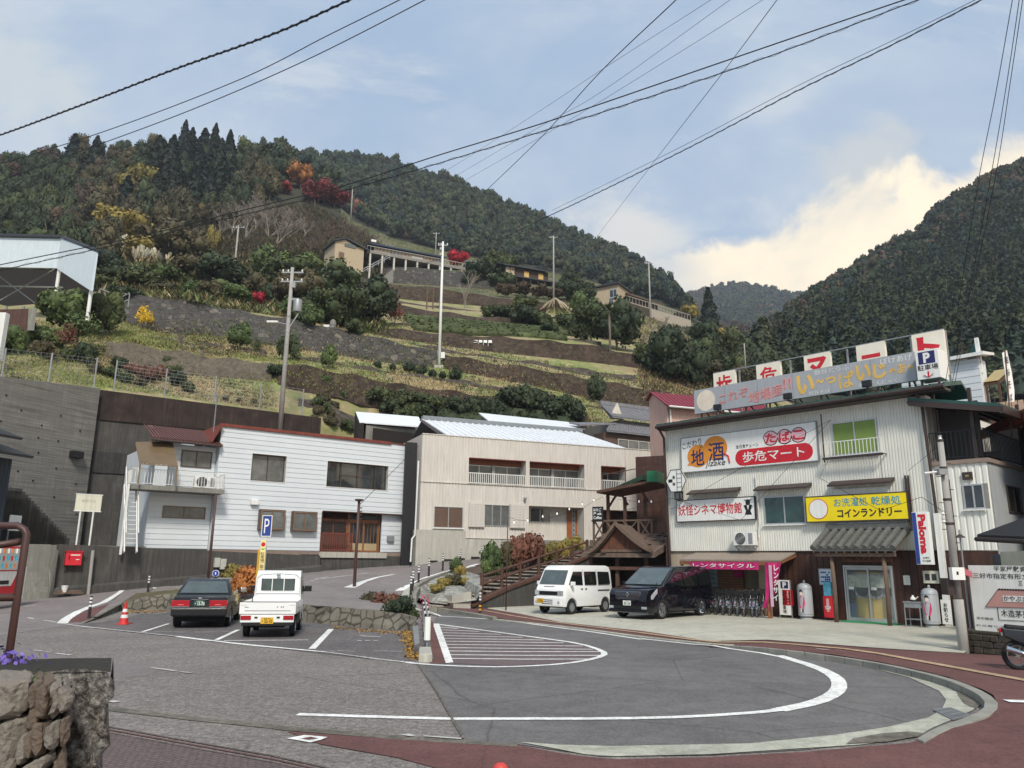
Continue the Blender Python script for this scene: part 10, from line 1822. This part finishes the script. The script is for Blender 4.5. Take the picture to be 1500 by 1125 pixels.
cab('thin cable just below the thick wrapped one at top left',[(-60,254,27),(0,240,26),(160,190,23),(350,117,20),(480,52,18),(585,0,16.5),(680,-50,15)],.013)
cab('lowest thin cable of the three at top left',[(-60,280,27),(0,265,26),(100,228,24),(270,165,21),(440,92,19),(622,0,16.5),(720,-55,15)],.013)
spiral_k=3.2
cab('long straight cable crossing in front of the left wood to the top right',[(-60,404,34),(0,388,34),(200,347,33),(300,322,32),(400,297,31.5),(500,273,31),(650,225,29),(809,176,27),(1075,85,24),(1324,0,22),(1480,-52,21)],.022)
cab('wavy wrapped cable running just under the long straight one',[(-60,409,34),(0,396,34),(200,352,33),(300,328,32),(400,304,31.5),(500,280,31),(650,237,29),(877,166,26.5),(1103,91,24),(1344,0,22),(1490,-55,21)],.018,1.1)
spiral_k=2.4
cab('double wrapped cable from the hillside to the upper right corner',[(600,392,120),(700,362,75),(809,314,48),(990,226,36),(1160,137,29),(1302,68,25),(1437,0,22),(1540,-55,20)],.02,.8)
cab('messenger wire just above the double wrapped cable',[(809,308,48),(990,219,36),(1160,130,29),(1302,62,25),(1430,-1,22),(1530,-53,20)],.010)
cab('steep cable leaning from top centre down to the ridge',[(707,284,60),(790,204,45),(877,108,33),(990,0,25),(1040,-50,22)],.022)
cab('fine wire fanning from the hill to the top, first of three',[(560,301,80),(650,252,60),(790,163,43),(877,105,36),(1041,0,28),(1110,-45,25)],.009)
cab('fine wire fanning from the hill to the top, second of three',[(570,312,80),(658,263,60),(790,186,44),(877,137,37),(1069,0,28),(1140,-50,25)],.009)
cab('fine wire fanning from the hill to the top, third of three',[(590,316,80),(673,269,60),(790,202,44),(877,150,38),(1000,74,31),(1117,0,28),(1190,-50,25)],.009)
cab('single steep wire from the ridge to the top right of centre',[(875,346,110),(962,232,55),(1050,118,36),(1138,0,27),(1175,-50,24)],.017)
cab('left wire of the steep trio near the right edge',[(1385,560,24),(1400,470,25),(1432,272,22),(1458,140,19),(1483,0,17),(1492,-50,16)],.010)
cab('middle wire of the steep trio near the right edge',[(1392,575,24),(1420,430,24),(1452,255,21),(1475,120,19),(1493,0,17),(1500,-50,16)],.010)
cab('right wire of the steep trio near the right edge',[(1396,575,24),(1430,400,24),(1460,249,21),(1480,120,19),(1498,0,17),(1506,-50,16)],.010)
for lab,a,b_,s,r in (('power line from the white terrace pole down to the right',TC,TD,2.5,.02),('power line between the two poles in front of the hillside houses',TD,TE,3,.03),('power line from the pole by the veranda house into the valley',TE,TH,3,.02),('power line from the transformer pole to the upper slope pole',TA,TB,1.5,.02),('power line from the transformer pole toward the roofs',TA-v3((0,0,3)),FP(F2,660,612,5),1.,.015)):wire('cable',sagline(a,b_,s/4),r,lab)
wire('cable',[v3(UP)+v3((0,0,-1.9)),at(1350,728,24.5),at(1290,748,27),at(1200,700,29.5),FP(F3,1217,668,-.3)],.009,'drooping service wire from the front pole to the green window')
wire('cable',[v3(UP)+v3((0,0,-.1)),at(1330,690,26)],.006,'short thin wire from the front pole top')
for k,(a_,b_)in enumerate((((1217,615),(1060,700)),((1217,615),(1085,762)))):wire('cable',[FP(F3,*a_,-.3),FP(F3,*b_,-.6),FP(F3,985,745-15*k,-.5),at(905,760-10*k,36)],.008,('upper','lower')[k]+' thin wire slanting across the shop signs to the deck')
b=at(1480,598,27);g=lambda x,y:at(x,y,27)-b
o=tg('calligraphy_banner','narrow white banner with black brush writing at the right edge behind the balcony','banner',b);M_().t([g(1482,640),g(1472,513)],.03,6).d('pole',wO,o)
L_=[g(1468,517),g(1472,545),g(1476,572),g(1476,590)];R_=[g(1475,513),g(1482,545),g(1486,572),g(1486,588)];mb=MB();[mb.h([L_[i],R_[i],R_[i]+v3((0,.02,0)),L_[i]+v3((0,.02,0))],[L_[i+1],R_[i+1],R_[i+1]+v3((0,.02,0)),L_[i+1]+v3((0,.02,0))])for i in rg(3)];mb.d('cloth',wP,o)
for i,ch in enumerate('祖谷そば'):p=L_[0].lerp(L_[3],(i+.5)/4)+v3((.09,0,0));tX(o,ch,p.x-.05,p.x+.09,p.z-.16,p.z+.10,-.03,bI,.01)
hz=M_().b(-900,1300,-60,1700,-1.2,520).d('haze',bpy.data.materials.new('pale_haze'));tag(hz,kind='stuff');hm=hz.data.materials[0];hm.use_nodes=True;nt=hm.node_tree;nt.nodes.clear();ho=nt.nodes.new('ShaderNodeOutputMaterial');hp=nt.nodes.new('ShaderNodeVolumePrincipled');iv(hp,'Color',(.78,.86,1,1));iv(hp,'Density',.00021);iv(hp,'Anisotropy',0);nt.links.new(hp.outputs[0],ho.inputs['Volume'])
# sky and light
w=bpy.data.worlds.new('World');scn.world=w;w.use_nodes=True;nt=w.node_tree;N=nt.nodes;L=nt.links
bg=N['Background'];sky=N.new('ShaderNodeTexSky');sky.sky_type='NISHITA';sky.sun_disc=False
SE,SR=rad(44),rad(172)
sky.sun_elevation=SE;sky.sun_rotation=SR;sky.air_density=1.;sky.dust_density=1.5;sky.ozone_density=1.2
geo=N.new('ShaderNodeTexCoord');sep=N.new('ShaderNodeSeparateXYZ');L.new(geo.outputs['Generated'],sep.inputs[0])
def mth(op,a,b=None,c=None,clamp=False):
 n=N.new('ShaderNodeMath');n.operation=op;n.use_clamp=clamp
 for i,v in enumerate((a,b,c)):
  if v is None:continue
  if isinstance(v,(int,float)):n.inputs[i].default_value=v
  else:L.new(v,n.inputs[i])
 return n.outputs[0]
yy=mth('MAXIMUM',sep.outputs['Y'],.05);u=mth('DIVIDE',sep.outputs['X'],yy);v=mth('DIVIDE',sep.outputs['Z'],yy)
cmb=N.new('ShaderNodeCombineXYZ');L.new(u,cmb.inputs[0]);L.new(v,cmb.inputs[1])
def nz(vec,s,d,r,sx=1,sy=1,rot=0):
 mp=N.new('ShaderNodeMapping');iv(mp,'Scale',(sx,sy,1));iv(mp,'Rotation',(0,0,rot));L.new(vec,mp.inputs[0])
 n=N.new('ShaderNodeTexNoise');iv(n,'Scale',s);iv(n,'Detail',d);iv(n,'Roughness',r);iv(n,'Distortion',.3);L.new(mp.outputs[0],n.inputs['Vector']);return n.outputs['Fac']
def sm(x,a,b):
 n=N.new('ShaderNodeMapRange');n.interpolation_type='SMOOTHSTEP';iv(n,1,a);iv(n,2,b);L.new(x,n.inputs[0]);return n.outputs[0]
def mixc(a,b,f):
 x=N.new('ShaderNodeMix');x.data_type='RGBA'
 if isinstance(f,(int,float)):x.inputs['Factor'].default_value=f
 else:L.new(f,x.inputs['Factor'])
 for vv,i in ((a,6),(b,7)):
  if isinstance(vv,tuple):x.inputs[i].default_value=(*vv,1)
  else:L.new(vv,x.inputs[i])
 return x.outputs[2]
EXPO=1.2
CS=1/.115/2**EXPO
def cc(r,g,b,k=1.14):return tuple(c*CS*k for c in s2l((r,g,b)))
skyx=N.new('ShaderNodeVectorMath');skyx.operation='SCALE';iv(skyx,3,1/2**EXPO);L.new(sky.outputs[0],skyx.inputs[0])
base=mixc(skyx.outputs[0],cc(.67,.76,.865),.80)
veil=sm(nz(cmb.outputs[0],1.6,7,.62,1,1.6,.5),.36,.70);base=mixc(base,cc(.79,.83,.875),mth('MULTIPLY',veil,.75))
veil2=sm(nz(cmb.outputs[0],3.6,8,.66,1,2.2,.75),.52,.72);base=mixc(base,cc(.88,.89,.89),mth('MULTIPLY',veil2,.45))
def uv(px,py):d=ray(px,py);return d.x/d.y,d.z/d.y
(u0,v0),(u1,v1)=uv(985,391),uv(1420,232);slope=(v1-v0)/(u1-u0)
h=mth('SUBTRACT',v,mth('MULTIPLY_ADD',mth('SUBTRACT',u,u0),slope,v0))
ed=mth('MULTIPLY',mth('SUBTRACT',nz(cmb.outputs[0],4.5,8,.6),.5),.30)
bank=mth('MULTIPLY',sm(mth('ADD',h,ed),.02,-.02),sm(u,u0-.06,u0+.07));
def blob(px,py,su,sv,rot,amp=.5):
 a,b=uv(px,py);du=mth('SUBTRACT',u,a);dv=mth('SUBTRACT',v,b);c,s=cs(rot),sn(rot)
 x=mth('DIVIDE',mth('ADD',mth('MULTIPLY',du,c),mth('MULTIPLY',dv,s)),su);y=mth('DIVIDE',mth('SUBTRACT',mth('MULTIPLY',dv,c),mth('MULTIPLY',du,s)),sv)
 r=mth('SQRT',mth('ADD',mth('MULTIPLY',x,x),mth('MULTIPLY',y,y)));return sm(mth('ADD',r,mth('MULTIPLY',mth('SUBTRACT',nz(cmb.outputs[0],5.5,9,.66,1,1.7,.55),.5),3.6)),1.35,.25)
b1=blob(1270,228,.10,.055,.55);b2=blob(915,350,.10,.06,-.5);b3=blob(20,110,.13,.085,-.6);b4=blob(1490,240,.05,.05,0);b5=blob(872,190,.018,.014,.4);b6=blob(887,240,.018,.012,.2);b7=blob(1130,150,.07,.03,.5)
base=mixc(base,cc(.80,.83,.84),mth('MULTIPLY',b3,.8));base=mixc(base,cc(.90,.89,.86),mth('MULTIPLY',b2,.8));base=mixc(base,cc(.79,.81,.82),mth('MULTIPLY',b1,.9));base=mixc(base,cc(.93,.90,.84),mth('MULTIPLY',b4,.9));base=mixc(base,cc(.80,.83,.86),mth('MULTIPLY',b7,.6))
warm=mixc(cc(.97,.93,.85),cc(1.08,1.01,.88),sm(nz(cmb.outputs[0],5,6,.6),.35,.65));base=mixc(base,warm,mth('MULTIPLY',bank,.97))
L.new(base,bg.inputs['Color']);iv(bg,'Strength',.115)
sun=bpy.data.lights.new('sun','SUN');sun.energy=1.5;sun.angle=rad(11);sun.color=(1,.93,.83);so=bpy.data.objects.new('sun',sun);lk(so)
dv=v3((sn(SR)*cs(SE),cs(SR)*cs(SE),sn(SE)))
so.rotation_euler=dv.to_track_quat('Z','Y').to_euler();so.location=(0,-20,60)
vs=scn.view_settings;vs.view_transform='Standard';vs.look='None';vs.exposure=EXPO;vs.gamma=1;vs.use_curve_mapping=False
scn.render.engine='CYCLES';scn.cycles.max_bounces=6;scn.cycles.diffuse_bounces=3;scn.cycles.glossy_bounces=3;scn.cycles.volume_bounces=0
scn.cycles.use_denoising=True
